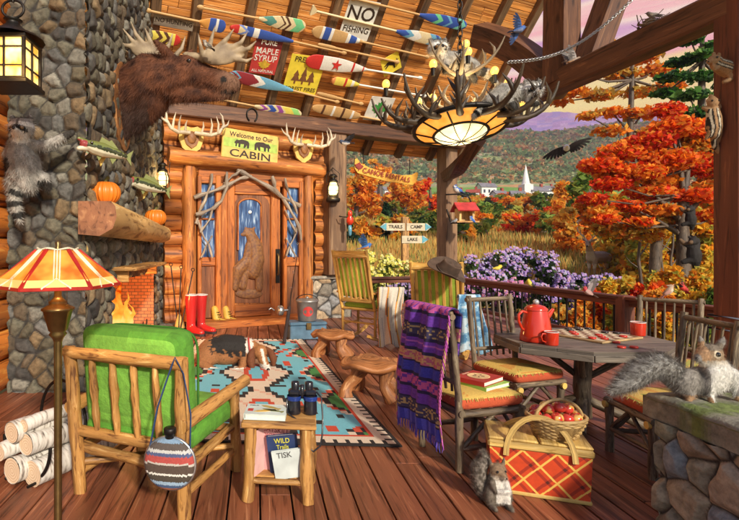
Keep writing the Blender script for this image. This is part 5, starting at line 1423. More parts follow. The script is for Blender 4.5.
for k, (px, py) in enumerate([(616, 343), (621.5, 348), (634, 348)]):
    p = PZ(px, py, TZ); o = checker(p.x, p.y, TZ, M_ckr, ['captured red checker closest to the board edge', 'captured red checker in the middle of three on the table planks', 'captured red checker at the right on the table planks under the right mug'][k], 'captured checkers')
    if k == 0: o.location.z = TZ
# enamel ware
M_enam = plain('red_enamel', (.60, .035, .012), .18, 0, .08, 5, 0, .6); M_white = plain('white_enamel', (.75, .74, .70), .3)
M_coffee = plain('coffee', (.06, .025, .01), .2)
def mug(px, py, lab, s, rz):
    p = PZ(px, py, TZ); t = thing('enamel_mug', lab, 'mug', p, rz, 'red enamel mugs on the table', s)
    mb = MB(); mb.lathe([(0, 0), (.044, 0), (.048, .006), (.050, .10)], seg=24); mb.lathe([(.046, .10), (.044, .02)], seg=24); mb.build('body', M_enam, t)
    mb = MB(); mb.tube([(.048*math.cos(q), .048*math.sin(q), .10) for q in [2*PI*k/24 for k in range(24)]], .0035, 6, closed=True); mb.build('rim', M_white, t)
    mb = MB(); mb.lathe([(0, .082), (.045, .082)], seg=20); mb.build('coffee_surface', M_coffee, t)
    mb = MB(); mb.tube([(.048+.001, 0, .085), (.075, 0, .088), (.088, 0, .065), (.078, 0, .035), (.049, 0, .022)], .006, 7); mb.build('handle', M_enam, t)
mug(551.5, 345, 'red mug with white rim beside the coffee pot', 1.15, R(190)); mug(638, 335.5, 'red mug with white rim at the right of the checkerboard', 1.28, R(20))
p = PZ(536, 341, TZ); pot = thing('coffee_pot', 'tall red enamel coffee pot with a glass knob at the left of the table', 'coffee pot', p, R(10), None, 1.22)
mb = MB(); mb.lathe([(0, 0), (.105, 0), (.112, .01), (.108, .06), (.092, .16), (.078, .22), (.074, .235)], seg=30); mb.build('body', M_enam, pot)
mb = MB(); mb.lathe([(.080, .232), (.080, .242), (.060, .262), (.025, .272), (.02, .275)], seg=28); mb.build('lid', M_enam, pot)
mb = MB(); mb.ell((0, 0, .290), (.022, .022, .022), None, 14, 8); mb.build('knob', plain('clear_knob', (.5, .5, .5), .1, .5), pot)
mb = MB(); mb.tube([(-.078, 0, .215), (-.115, 0, .225), (-.145, 0, .20), (-.145, 0, .15), (-.12, 0, .10), (-.10, 0, .085)], .010, 8); mb.build('handle', M_enam, pot)
mb = MB(); mb.tube([(.075, 0, .165), (.115, 0, .20), (.145, 0, .235)], [.028, .018, .012], 10, False); mb.build('spout', M_enam, pot)

# book on the front chair
book('recipe_book', 'red hardback with a pie on its cover, on the front chair', TM((1.74, 3.93, .602), R(38)), .30, .25, .035, (.42, .025, .02), [('COUNTRY', .02, 0, .105, (.8, .6, .4), 1)])
bk = bpy.data.objects['recipe_book']
mb = MB(); mb.lathe([(0, .0195), (.075, .0195), (.083, .022), (.085, .0195)], (0, 0, 0), 24); mb.build('printed_pie', plain('pie_crust', (.75, .50, .24), .6), bk)
mb = MB()
for k in range(5): a = 2*PI*k/5; mb.tube([(.02*math.cos(a), .02*math.sin(a), .0205), (.045*math.cos(a), .045*math.sin(a), .0205)], .003, 4)
mb.build('pie_slits', M_ink, bk)
book('recipe_book', 'white and green edged book under the red pie book on the front chair', TM((1.765, 3.915, .567), R(33)), .31, .26, .034, (.30, .50, .08), [])
# purple blanket over the chair back (hangs behind and over the top rail)
def blcol(u, v):
    v2 = v*13; k = int(v2) % 6; f = v2-int(v2); d = noise.noise(V((u*26, v*90, 0)))
    pu = (.16, .045, .42); bl_ = (.05, .05, .42); pk = (.55, .10, .34); tn = (.58, .34, .18); dk = (.03, .02, .08)
    if v > .93: return bl_ if int(u*60) % 2 else (.10, .10, .6)
    base = [pu, tn, bl_, pk, pu, (.12, .10, .20)][k]
    if f < .1 or f > .9: return dk
    if k == 1: return tn if d > -.05 else (.50, .12, .22)
    if k == 3: return pk if (int(u*24)+int(f*4)) % 3 else (.15, .04, .38)
    if k == 0 and .4 < f < .5: return (.42, .12, .5)
    if k == 5: return (.45, .33, .16) if d > .15 else (.06, .05, .12)
    return tuple(x*(1+.3*d) for x in base)
mb = MB(); G = []; NB = 40; MBn = 100
for i in range(NB+1):
    row = []; u = i/NB
    for j in range(MBn+1):
        v = j/MBn; s = v*1.25   # arc length: front drop .30, over, then behind
        fold = .018*math.sin(u*15+v*3)*min(1, v*3)+.012*math.sin(u*31+v*7)
        wx = .27+.035*v
        x = (u-.5)*2*wx
        if s < .30: y, z = -.275-.0*s+fold*.5, 1.11-.30+s
        elif s < .36: a = (s-.30)/.06*PI; y = -.335-.0+.045*math.cos(a); z = 1.11+.030*math.sin(a)
        else: q = s-.36; y = -.385-.04*math.sin(q*2.2)+fold+.02*q; z = 1.11-q*.98
        row.append(V((x+.02*math.sin(v*5), y, z)))
    G.append(row)
mb.sheet(G, .010, blcol, True)
bl0 = mb.build('striped_blanket', M_cloth, None, 'purple and pink striped woven blanket draped over the back of the front twig chair', 'blanket', own=False); bl0.location = tc1.location; bl0.rotation_euler = tc1.rotation_euler; bl0.scale = tc1.scale
mb = MB(); mb.usecol = True; rn = random.Random(2)
for side_i in (0, NB):
    for j in range(30, MBn, 2):
        p = V(G[side_i][j]); sg_ = -1 if side_i == 0 else 1
        mb.color(rn.choice([(.6, .15, .4), (.62, .4, .2), (.5, .1, .45)])).tube([p, p+V((sg_*.015, -.005, -.03)), p+V((sg_*.02+rn.uniform(-.006, .006), 0, -.065))], [.006, .005, .002], 4, False)
for i in range(0, NB+1):
    p = V(G[i][MBn]); mb.color(rn.choice([(.12, .08, .5), (.2, .1, .55), (.06, .06, .4)])).tube([p, p+V((rn.uniform(-.01, .01), -.004, -.035)), p+V((rn.uniform(-.012, .012), 0, -.07))], [.006, .005, .002], 4, False)
mb.build('tassel_fringe', M_cloth, bl0, kind='stuff')

# ------------------------------------------------------------ picnic basket and apples
pb = thing('picnic_basket', 'red plaid picnic basket with tan lid and two bent handles', 'basket', (1.90, 3.42, 0), R(-20))
def plaid(x, z, y=0):
    a = (x+z*1.0)*5.2; b_ = (x-z*1.0)*5.2
    if abs((a % 1)-.5) < .045 or abs((b_ % 1)-.5) < .045: return (.82, .50, .10)
    k = 0
    if abs(((a+.28) % 1)-.5) < .07: k += 1
    if abs(((b_+.28) % 1)-.5) < .07: k += 1
    return [(.62, .06, .012), (.36, .03, .01), (.10, .015, .008)][k]
mb = MB(); Wb, Db, Hb = .57, .34, .31
def side(p0, p1, n1, n2, z0, z1):
    p0 = V(p0); p1 = V(p1); L_ = (p1-p0).length; vs = []; fs = []; cs = []
    for i in range(n1+1):
        for j in range(n2+1): 
            q = p0.lerp(p1, i/n1); z = z0+(z1-z0)*j/n2; k = 1+.04*(j/n2)
            vs.append((q.x*k, q.y*k, z))
    for i in range(n1):
        for j in range(n2):
            a = i*(n2+1)+j; fs.append((a, a+n2+1, a+n2+2, a+1)); cs.append(plaid(L_*(i+.5)/n1, (z1-z0)*(j+.5)/n2))
    mb.add(vs, fs, None, False, cs); mb.usecol = True
c4 = [(-Wb/2, -Db/2), (Wb/2, -Db/2), (Wb/2, Db/2), (-Wb/2, Db/2)]
for k in range(4): a = c4[k]; b_ = c4[(k+1) % 4]; side((*a, 0), (*b_, 0), 130 if k % 2 == 0 else 70, 66, .012, Hb)
mb.build('plaid_body', M_vc, pb)
mb = MB(); mb.usecol = True; mb.color((.62, .42, .12)).box((0, 0, .012), (Wb+.02, Db+.02, .024), None, .006); mb.build('base_rim', M_vc, pb)
M_tan = wood('basket_tan', (.36, .22, .05), (.62, .42, .13), (.76, .56, .24), 30, 3, knots=False)
mb = MB(); mb.box((0, 0, Hb+.012), (Wb*1.08, Db*1.1, .05), None, .012)
mb.box((-.155, 0, Hb+.045), (.30, Db*1.02, .02), None, .009); mb.box((.155, 0, Hb+.045), (.30, Db*1.02, .02), None, .009); mb.build('lid', M_tan, pb)
for sg_, tl in ((-1, .04), (1, -.20)):
    mb = MB(); y = sg_*(Db/2+.025); pts = []
    for k in range(15):
        a = PI*k/14; pts.append(V((-.0+.20*math.cos(a), y+tl*math.sin(a), Hb-.05+.26*math.sin(a) if sg_ < 0 else Hb-.05+.20*math.sin(a))))
    sweep(pts, .034, .012, (0, 1, 0)).build('handle', M_tan, pb)
ab = thing('apple_basket', 'round wicker basket heaped with red apples on the picnic basket lid', 'basket', (2.01, 3.36, Hb+.055), 0, None, 1.0)
M_wick = wood('wicker', (.22, .13, .05), (.48, .33, .14), (.66, .5, .26), 30, 8, knots=False)
mb = MB()
for k in range(11):
    z = .006+k*.0125; r = .115+.065*(k/10)**.8; n = 56
    mb.tube([((r+.006*math.sin(q*14+PI*(k % 2)))*math.cos(q), (r+.006*math.sin(q*14+PI*(k % 2)))*math.sin(q)*.85, z) for q in [2*PI*j/n for j in range(n)]], .0085, 5, closed=True)
mb.build('woven_wall', M_wick, ab)
mb = MB(); mb.lathe([(0, .004), (.11, .004), (.165, .11)], seg=30); mb.build('liner', M_wick, ab)
mb = MB(); mb.tube([(.18*math.cos(q), .155*math.sin(q), .142+.004*math.sin(q*30)) for q in [2*PI*j/60 for j in range(60)]], .012, 7, closed=True); mb.build('rim', M_wick, ab)
mb = MB(); mb.tube([(-.17*math.cos(PI*q/14)*.9, -.03, .13+.125*math.sin(PI*q/14)) for q in range(15)], .011, 7, True, .15); mb.build('handle', M_wick, ab)
M_apple = vcol('apple_skin', .25, 14, .2, 0, coat=.4)
k = 0
for (x, y, z) in [(-.105, -.06, .135), (-.045, -.085, .15), (.02, -.09, .145), (.09, -.07, .14), (.135, -.01, .14), (-.13, .02, .14), (-.06, -.01, .185), (.01, -.02, .20), (.075, -.0, .185), (.05, .07, .17), (-.03, .07, .175), (-.09, .08, .15)]:
    mb = MB(Matrix.Rotation(random.uniform(-.8, .8), 4, 'X') @ Matrix.Rotation(random.uniform(-.6, .6), 4, 'Y')); n = 20; prof = [(max(0, .040*math.sin(PI*i/n)**.75*(1+.05*math.cos(PI*i/n))), -.034*math.cos(PI*i/n)*(1 if i < n-3 else .86)-(.0)) for i in range(n+1)]
    ap_y = random.random() < .4
    b0 = len(mb.c); mb.color((.50, .03, .02)); mb.lathe(prof, seg=20)
    # yellow blush patches
    mb.c = [((.72, .42, .10) if noise.noise(V((mb.v[i][0]*22+k*3, mb.v[i][1]*22, mb.v[i][2]*12))) > (.1 if ap_y else .3) else (.55, .04, .025)) for f in mb.f for i in f]
    mb.tube([(0, 0, .025), (.004, 0, .046)], .002, 5)
    mb.c += [(.1, .06, .03)]*(len(mb.uv)-len(mb.c))
    c = V((2.01, 3.36, Hb+.055))+V((x, y, z)); lab = 'red and yellow apple piled in the wicker basket'
    o = mb.build('apple', M_apple, None, lab, 'apple', 'apples in the wicker basket', own=False); o.location = c; k += 1

# ------------------------------------------------------------ burl stools
def burl(lab, px, py, w_, d_, h_, rz, sd_):
    p = PZ(px, py); t = thing('slab_stool', lab, 'stool', p, rz, 'low burl slab stools beside the rug'); rn = random.Random(sd_)
    mb = MB(); n = 36; G = []
    for i in range(15):
        row = []; 
        for k in range(n+1):
            a = 2*PI*k/n; rr = i/14*(1+.16*noise.noise(V((math.cos(a)*1.4, math.sin(a)*1.4, sd_)))+.05*math.sin(a*7+sd_))
            z = h_-.035*(i/14)**3*(1+.8*math.sin(a*5+sd_))+.02*(1-i/14)
            row.append(V((w_/2*rr*math.cos(a), d_/2*rr*math.sin(a), z)))
        G.append(row)
    mb.sheet(G, .055, None); mb.build('slab_seat', M_burl, t)
    for k, (x, y) in enumerate([(-.30, -.24), (.28, -.22), (.26, .26), (-.27, .26)]):
        mb = MB(); a = V((x*w_*.6, y*d_*.6, h_-.03)); b_ = V((x*w_*1.15, y*d_*1.25, 0)); mb.tube([a.lerp(b_, q/5)+V((.03*math.sin(q*1.3+k), 0, 0)) for q in range(6)], [.105, .085, .065, .058, .066, .08], 12, True, .25); mb.build('root_leg', M_burl, t)
burl('reddish burl slab stool farther from the camera beside the rug', 333, 357, .62, .52, .36, R(-20), 3)
burl('larger burl slab stool nearer the camera at the rug edge', 372, 396, .70, .60, .38, R(-25), 8)

# ------------------------------------------------------------ rocking chairs
def strip(mb, p, q, w_, th): mb.bar(p, q, w_, th, .004)
def rocker(lab, nsl):
    t = thing('rocking_chair', lab, 'rocking chair', (0, 0, 0), 0, 'yellow pine rocking chairs at the rail')
    for sx_ in (-1, 1):
        x = sx_*.28
        pts = [V((x, -.42+.95*k/12, .035+.16*((k/12-.5)*1.2)**2*1.6)) for k in range(13)]; sweep(pts, .035, .05, (1, 0, 0)).build('rocker', M_rocker, t)
        for y, h_ in ((-.22, .46), (.24, .46)): lbar((x, y, .07), (x, y, h_), .022, M_rocker, t, 'leg', .02)
        lbar((x, -.24, .44), (x*1.02, -.50, 1.22), .024, M_rocker, t, 'back_post', .02)
        lbar((x, .24, .44), (x*1.08, .26, .66), .019, M_rocker, t, 'arm_post', .02)
        mb = MB(); mb.bar((x*1.08, -.32, .66), (x*1.12, .33, .68), .07, .025, .008); mb.build('arm', M_rocker, t)
        lbar((x, -.22, .22), (x, .24, .22), .013, M_rocker, t, 'stretcher', .02)
    lbar((-.28, .24, .26), (.28, .24, .26), .013, M_rocker, t, 'stretcher', .02); lbar((-.28, -.22, .26), (.28, -.22, .26), .013, M_rocker, t, 'stretcher', .02)
    mb = MB(); mb.bar((-.30, 0, .44), (.30, 0, .44), .52, .03, .008); mb.build('seat', M_rocker, t)
    mb = MB(); mb.bar((-.30, -.485, 1.17), (.30, -.485, 1.17), .03, .09, .01); mb.build('top_rail', M_rocker, t)
    mb = MB(); mb.bar((-.28, -.285, .56), (.28, -.285, .56), .03, .06, .01); mb.build('lower_rail', M_rocker, t)
    for k in range(nsl):
        x = -.235+.47*k/(nsl-1); mb = MB(); mb.bar((x, -.292, .57), (x, -.480, 1.16), .036, .012, .003, up=(0, -1, .3)); mb.build('back_slat', M_rocker, t)
    def gc(x, y, z): return (.30, .42, .04)
    mb = MB(Matrix.Translation((0, -.355, .86)) @ Matrix.Rotation(R(108), 4, 'X')); cushion(mb, (0, 0, 0), .52, .54, .05, 0, gc); mb.build('back_pad', M_cloth, t)
    mb = MB(); cushion(mb, (0, .02, .485), .54, .48, .07, 0, lambda x, y, z: (.25, .40, .04)); mb.build('seat_pad', M_cloth, t)
    return t
rk1 = rocker('rocking chair nearer the corner post, white striped blanket on its arm', 7)
rk2 = copy_tree(rk1); rk2['label'] = 'rocking chair with a brown cowboy hat hung on its back corner'
p = PZ(366, 340); rk1.location = (p.x, p.y, 0); rk1.rotation_euler = (0, 0, R(-42)); rk1.scale = (1.12, 1.12, 1.28)
p = PZ(448, 362); rk2.location = (p.x, p.y+.25, 0); rk2.rotation_euler = (0, 0, R(-28)); rk2.scale = (1.15, 1.12, 1.16)
def drape(name, lab, px0, px1, pyt, pyb, Y, colf, seed_, over=.25, flare=.06, par=None):
    """a blanket folded over an arm or rail at pyt; hangs on the near side to pyb and a little on the far side"""
    s_ = Y/F; w_ = (px1-px0)*s_; base = P((px0+px1)/2, pyt, Y); H_ = (pyb-pyt)*s_; mb = MB(); G = []
    nb, nm = 30, 60
    for i in range(nb+1):
        u = i/nb; row = []
        for j in range(nm+1):
            v = j/nm; s = v*(H_+over+.08); fold = .05*math.sin(u*11+seed_+v*2.5)+.02*math.sin(u*23+v*5)
            x = (u-.5)*w_*(.86+flare*2*v+.10*math.sin(v*5+seed_))+.03*math.sin(v*6+seed_)
            if s < over: y, z = .05+fold*.3, -over+s
            elif s < over+.08: a = (s-over)/.08*PI; y = .05*math.cos(a); z = .03*math.sin(a)
            else: q = s-over-.08; y = -.05-fold*min(1, q*4)-.05*q; z = -q*(.98+.05*math.sin(u*9+seed_))
            row.append(base+V((x, y, z)))
        G.append(row)
    mb.sheet(G, .010, colf); return mb.build(name, M_cloth, None, lab, 'blanket')
def c_white(u, v):
    k = (u*2.6+.05*math.sin(v*5)) % 1
    if k < .08: return (.60, .20, .04)
    if k < .13: return (.10, .08, .07)
    if k < .20: return (.66, .42, .12)
    if .5 < k < .56: return (.35, .33, .32)
    return (.60, .55, .46)
def c_blue(u, v):
    n = noise.noise(V((u*2.5, v*11, 3)))+.5*noise.noise(V((u*9, v*25, 3)))
    return (.08, .22, .40) if n < -.12 else ((.22, .42, .58) if n < .2 else (.52, .66, .74))
drape('striped_blanket', 'cream blanket with orange and brown stripes hanging on the far rocking chair arm', 376, 403, 289, 346, 8.15, c_white, 1)
drape('dyed_blanket', 'blue tie dyed blanket hanging from the arm of the rocking chair with the hat', 459, 480, 297, 352, 6.5, c_blue, 2, .2, .35)
# hat
hp = P(447, 271, 6.5); ht = thing('cowboy_hat', 'brown felt cowboy hat resting on the rocking chair back', 'hat', hp); s_ = 6.55/F
M_felt = plain('brown_felt', (.075, .045, .03), .85, 0, .35, 12, .3)
Mh = Matrix.Rotation(R(24), 4, 'Y') @ Matrix.Rotation(R(38), 4, 'X')
mb = MB(Mh); G = []
for i in range(10):
    G.append([V(((.12+.115*i/9)*math.cos(a)*1.15, (.12+.115*i/9)*math.sin(a)*.82, .085*(i/9)**1.6*abs(math.sin(a))**2-.02*(i/9)*abs(math.cos(a)))) for a in [2*PI*k/40 for k in range(41)]])
mb.sheet(G, .008, None); mb.build('brim', M_felt, ht)
mb = MB(Mh); G = []
for i in range(13):
    t_ = i/12; r_ = .125*(1-.22*t_) if t_ < .8 else .125*(1-.22*.8)*math.sqrt(max(0, 1-((t_-.8)/.2)**2))
    G.append([V((r_*math.cos(a)*1.15, r_*math.sin(a)*(.84-.12*t_), .15*min(1, t_/.8)-.035*(t_ > .8)*((t_-.8)/.2)*abs(math.cos(a)+.3))) for a in [2*PI*k/32 for k in range(33)]])
mb.sheet(G, .006, None); mb.build('crown', M_felt, ht)
mb = MB(Mh); mb.tube([(.127*math.cos(a)*1.15, .127*math.sin(a)*.84, .015) for a in [2*PI*k/32 for k in range(32)]], .009, 6, closed=True); mb.build('band', M_ink, ht)

# ------------------------------------------------------------ by the door: boots, tackle, bucket, rod
M_rubr = plain('red_rubber', (.50, .02, .018), .22, 0, .12, 6, .05, .5); M_sole = plain('dark_sole', (.03, .02, .02), .7)
def boot(px, py, H_, lab, rz, m, sc_, kind='tall'):
    p = PZ(px, py); t = thing('rubber_boot' if kind == 'tall' else 'ankle_boot', lab, 'boot', p, rz, 'red rubber boots' if kind == 'tall' else 'yellow lace boots', sc_)
    if kind == 'tall':
        mb = MB(); pts = [V((0, 0, .05)), V((0, 0, .12)), V((0, 0, .22)), V((0, .0, .36)), V((0, .01, .42))]; mb.tube(pts, [.052, .050, .056, .066, .068], 16, False); mb.build('shaft', m, t)
        organic('foot', None, [('t', [(0, -.07, 0, .05), (.06, -.045, 0, .047), (.13, -.035, 0, .042), (.18, -.035, 0, .036)]), ('t', [(0, -.16, 0, .05), (0, -.07, 0, .052)])], .012, lambda x, y, d, n: (.5, .02, .018), t, m, 2)
        mb = MB(); mb.tube([(.066*math.cos(q), .01+.066*math.sin(q), .42) for q in [2*PI*k/20 for k in range(20)]], .006, 6, closed=True); mb.build('top_band', M_white, t)
        mb = MB(); mb.prism([(-.05, -.045), (.1, -.05), (.2, -.04), (.222, 0), (.2, .04), (.1, .05), (-.05, .045), (-.065, 0)], (0, 0, .025), (1, 0, 0), (0, 1, 0), .025); mb.build('sole', M_sole, t)
    else:
        organic('upper', None, [('t', [(-.02, -.2, 0, .045), (0, -.10, 0, .05), (.02, -.06, 0, .05)]), ('t', [(.02, -.055, 0, .05), (.10, -.05, 0, .045), (.16, -.045, 0, .035)])], .012, lambda x, y, d, n: (.60, .38, .06) if y < -.06 or x < .1 else (.12, .06, .03), t, M_vc, 2)
        mb = MB(); mb.prism([(-.07, -.045), (.1, -.05), (.18, -.04), (.2, 0), (.18, .04), (.1, .05), (-.07, .045)], (0, 0, .03), (1, 0, 0), (0, 1, 0), .03); mb.build('sole', M_sole, t)
        mb = MB()
        for k in range(4): mb.tube([(.03+k*.012, -.03, .17-k*.026), (.05+k*.014, .0, .165-k*.028), (.03+k*.012, .03, .17-k*.026)], .004, 5)
        mb.build('laces', M_ink, t)
    return t
boot(191, 334, 0, 'left red rubber boot standing by the hearth', R(-45), M_rubr, 1.72); boot(201, 332, 0, 'right red rubber boot leaning beside its pair at the door', R(-35), M_rubr, 1.68)
boot(216, 326, 0, 'left yellow lace boot between the red boots and the door', R(-30), M_vc, 1.7, 'a'); boot(227, 325, 0, 'right yellow lace boot closest to the door', R(-25), M_vc, 1.65, 'a')
p = PZ(306, 338); tk = thing('tackle_box', 'blue metal tackle box under the grey bucket', 'tackle box', p, R(10))
M_bl = plain('blue_steel', (.10, .19, .28), .4, .3, .25, 6, .1)
mb = MB(); mb.box((0, 0, .12), (.66, .34, .24), None, .015); mb.build('body', M_bl, tk)
mb = MB(); mb.box((0, 0, .275), (.68, .36, .06), None, .02); mb.build('lid', M_bl, tk)
mb = MB(); mb.box((0, -.185, .235), (.09, .02, .12), None, .006); mb.build('latch', M_brass, tk)
mb = MB(); mb.tube([(-.10, 0, .30), (-.09, 0, .335), (.09, 0, .335), (.10, 0, .30)], .01, 6); mb.build('handle', M_iron, tk)
p2 = V((p.x+.02, p.y, .312)); bu = thing('metal_bucket', 'grey metal bait bucket with round red label on the blue tackle box', 'bucket', p2, 0, None, 1.05)
M_galv = plain('galvanised', (.30, .29, .28), .4, .6, .2, 8, .1)
mb = MB(); mb.lathe([(0, 0), (.15, 0), (.155, .01), (.185, .32), (.19, .325)], seg=28); mb.build('pail', M_galv, bu)
mb = MB(); mb.lathe([(.195, .325), (.197, .345), (.15, .365), (.05, .375), (0, .377)], seg=28); mb.build('lid', M_galv, bu)
mb = MB(); mb.ell((0, 0, .385), (.03, .02, .02)); mb.build('lid_knob', M_galv, bu)
mb = MB(); mb.tube([(.19*math.cos(PI*k/12), 0, .33+.11*math.sin(PI*k/12)) for k in range(13)], .008, 6); mb.build('bail', M_iron, bu)
mb = MB(); vs = [V((0, -.172, .17))]; n = 22
for k in range(n): a = 2*PI*k/n; x = .085*math.cos(a); z = .17+.085*math.sin(a); rr = .15+.035*z/.32+.004; vs.append(V((x, -math.sqrt(rr*rr-x*x), z)))
vs[0].y = -(.15+.035*.17/.32+.006)
mb.add(vs, [(0, 1+k, 1+(k+1) % n) for k in range(n)]); mb.build('round_label', M_red, bu)
# rod and reel leaning on the door frame
mb = MB(); a = V((PZ(284, 345).x, PZ(284, 345).y, .02)); b_ = P(300, 235, 10.6)
rod = thing('fishing_rod', 'dark fishing rod with silver reel leaning on the door frame', 'fishing rod', a)
mb = MB(); mb.tube([a.lerp(b_, k/8) for k in range(9)], [.02, .018, .014, .011, .009, .008, .007, .005, .004], 7); mb.build('blank', M_ink, rod, world=True)
mb = MB(); mb.tube([a, a.lerp(b_, .28)], .032, 9); mb.build('grip', M_sole, rod, world=True)
c = a.lerp(b_, .26)+V((-.16, -.08, 0)); mb = MB(); mb.lathe([(0, -.05), (.07, -.05), (.09, -.03), (.09, .03), (.07, .05), (0, .05)], c, 18, (1, .3, 0)); mb.tube([c+V((-.1, 0, 0)), c+V((-.16, -.04, .05)), c+V((-.2, -.04, .02))], .012, 6); mb.tube([c, c+V((.14, .06, 0))], .02, 6); mb.build('reel', M_silver, rod, world=True)
mb = MB()
for k in (.45, .6, .75, .9): q = a.lerp(b_, k); mb = MB(); mb.tube([q+V((.02*math.cos(w_)-.025, -.01, .02*math.sin(w_))) for w_ in [2*PI*j/8 for j in range(8)]], .003, 4, closed=True); mb.build('line_guide', M_silver, rod, world=True)
# fireplace tools
p = V((-1.42, 9.35, 0)); ft = thing('fireplace_tools', 'iron fireplace tools and broom leaning by the hearth behind the red boots', 'fireplace tools', p)
for k, (dx, dz) in enumerate([(-.10, 1.25), (.02, 1.2), (.16, 1.15)]):
    mb = MB(); mb.tube([(dx-.1*k+.05, -.1*k, .05), (dx*1.6-.05, .12, dz)], .012, 6); mb.tube([(dx*1.6-.05+.03*math.cos(q), .12, dz+.03+.03*math.sin(q)) for q in [2*PI*j/10 for j in range(10)]], .008, 5, closed=True); mb.build('tool_rod', M_iron, ft)
mb = MB(); mb.tube([(-.03, 0, .10), (-.03, 0, .22), (-.035, 0, .36)], [.09, .07, .02], 10, True, .2); mb.build('broom_head', M_tan, ft)
mb = MB(); mb.box((-.22, -.15, .06), (.14, .02, .16), Matrix.Rotation(.3, 3, 'X'), .004); mb.build('shovel_blade', M_iron, ft)
# pumpkins
M_pump = plain('pumpkin_skin', (.72, .19, .015), .4, 0, .15, 6, .15); M_stem = plain('pumpkin_stem', (.13, .12, .03), .8)
def pumpkin(px, pyb, Y, r, lab, rz):
    p = P(px, pyb, Y); t = thing('pumpkin', lab, 'pumpkin', p, rz, 'pumpkins on the mantel log')
    n = 14; prof = [(r*math.sin(PI*i/n)**.8+.001, r*.78-r*.78*math.cos(PI*i/n)*(1 if 1 < i < n-1 else .86)) for i in range(n+1)]
    mb = MB(); mb.lathe(prof, (0, 0, 0), 60, lobes=20, lobe=.16)
    mb.build('fruit', M_pump, t); mb = MB(); mb.tube([(0, 0, r*1.45), (.01, 0, r*1.68), (.04, 0, r*1.85)], [.16*r, .11*r, .13*r], 7, True, .2); mb.build('stem', M_stem, t)
pumpkin(105.5, 204.5, 5.95, .178, 'larger pumpkin near the sawn end of the mantel log', 0); pumpkin(155.5, 226, 8.35, .18, 'smaller pumpkin at the far end of the mantel log', 1)
# ------------------------------------------------------------ foliage
def leaves(mb, centers, radii, n_each, size, pal, rs, shell=.55, flat=0.0, weights=None):
    """numpy cloud of small bent leaf quads"""
    C = []; Ccol = []
    pal = np.array(pal)
    for (c, r, n) in zip(centers, radii, n_each):
        d = rs.normal(size=(n, 3)); d /= np.linalg.norm(d, axis=1)[:, None]
        rad = (shell+(1-shell)*rs.rand(n))**1.0*(.75+.35*rs.rand(n))
        C.append(np.array(c)[None, :]+d*rad[:, None]*np.array(r)[None, :])
        bias = rs.randint(0, len(pal)); ci = np.where(rs.rand(n) < .45, bias, rs.randint(0, len(pal), n))
        Ccol.append(pal[ci]*rs.uniform(.65, 1.3, n)[:, None])
    C = np.concatenate(C); K = np.concatenate(Ccol); n = len(C)
    a = rs.normal(size=(n, 3)); a[:, 2] *= (1-flat); a /= np.linalg.norm(a, axis=1)[:, None]
    b = rs.normal(size=(n, 3)); b -= a*(a*b).sum(1)[:, None]; b /= np.linalg.norm(b, axis=1)[:, None]
    s = size*rs.uniform(.6, 1.25, n)[:, None]
    vs = np.empty((n, 4, 3)); vs[:, 0] = C-a*s; vs[:, 1] = C+b*s*.55; vs[:, 2] = C+a*s; vs[:, 3] = C-b*s*.55
    mb.raw(vs.reshape(-1, 3), np.arange(4*n).reshape(-1, 4), K, False)

def tree_px(name, lab, Y, trunk, branches, clumps, pal, dens, lsize, group=None, seed=1, dj=10, flat=.3, kind='tree', zbase=None):
    s = Y/F; rs = np.random.RandomState(seed); rnd = random.Random(seed)
    base = P(trunk[-1][0], trunk[-1][1], Y); gz = terr(base.x, base.y)-.1
    t = thing(name, lab, kind, (base.x, base.y, gz), 0, group)
    pts = [P(p[0], p[1], Y) for p in trunk]; rr = [p[2]*s for p in trunk]
    pts.append(V((base.x, base.y, gz))); rr.append(rr[-1]*1.25)
    mb = MB(); mb.tube(pts, rr, 9, True, .15); mb.build('trunk', M_bark, t, world=True)
    cc = [P(c[0], c[1], Y+rnd.uniform(-dj, dj)*s*1.0+(c[4]*s if len(c) > 4 else 0)) for c in clumps]
    mb = MB()
    for br in branches: mb.tube([P(p[0], p[1], Y+(p[3]*s if len(p) > 3 else 0)) for p in br], [p[2]*s for p in br], 6, True, .15)
    for k, c in enumerate(cc):
        q = min(pts, key=lambda p: (p-c).length+abs(p.z-c.z+.1*Y*s)); a = q.lerp(c, .0); m_ = q.lerp(c, .5)-V((0, 0, .08*(c-q).length))
        mb.tube([a, m_, c], [1.6*s, 1.1*s, .35*s], 5, False, .2)
    mb.build('limbs', M_bark, t, world=True)
    mb = MB(); leaves(mb, [tuple(c) for c in cc], [(c[2]*s, c[2]*s*.8, c[3]*s) for c in clumps], [max(20, int(dens*c[2]*c[3])) for c in clumps], lsize, pal, rs, .45, flat)
    mb.build('crown', M_leaf, t, world=True); return t
RED = [(.80, .06, .008), (.88, .14, .01), (.92, .26, .015), (.62, .03, .006), (.94, .36, .03)]
ORA = [(.88, .30, .02), (.92, .42, .03), (.78, .20, .012), (.94, .54, .07), (.56, .36, .06)]
YEL = [(.84, .42, .02), (.86, .56, .05), (.80, .28, .015), (.74, .58, .08), (.38, .42, .06)]
GRN = [(.14, .26, .03), (.22, .34, .05), (.09, .18, .025), (.32, .38, .06), (.46, .32, .05)]
PIN = [(.035, .13, .02), (.06, .20, .03), (.10, .27, .04), (.02, .08, .015), (.16, .32, .06)]
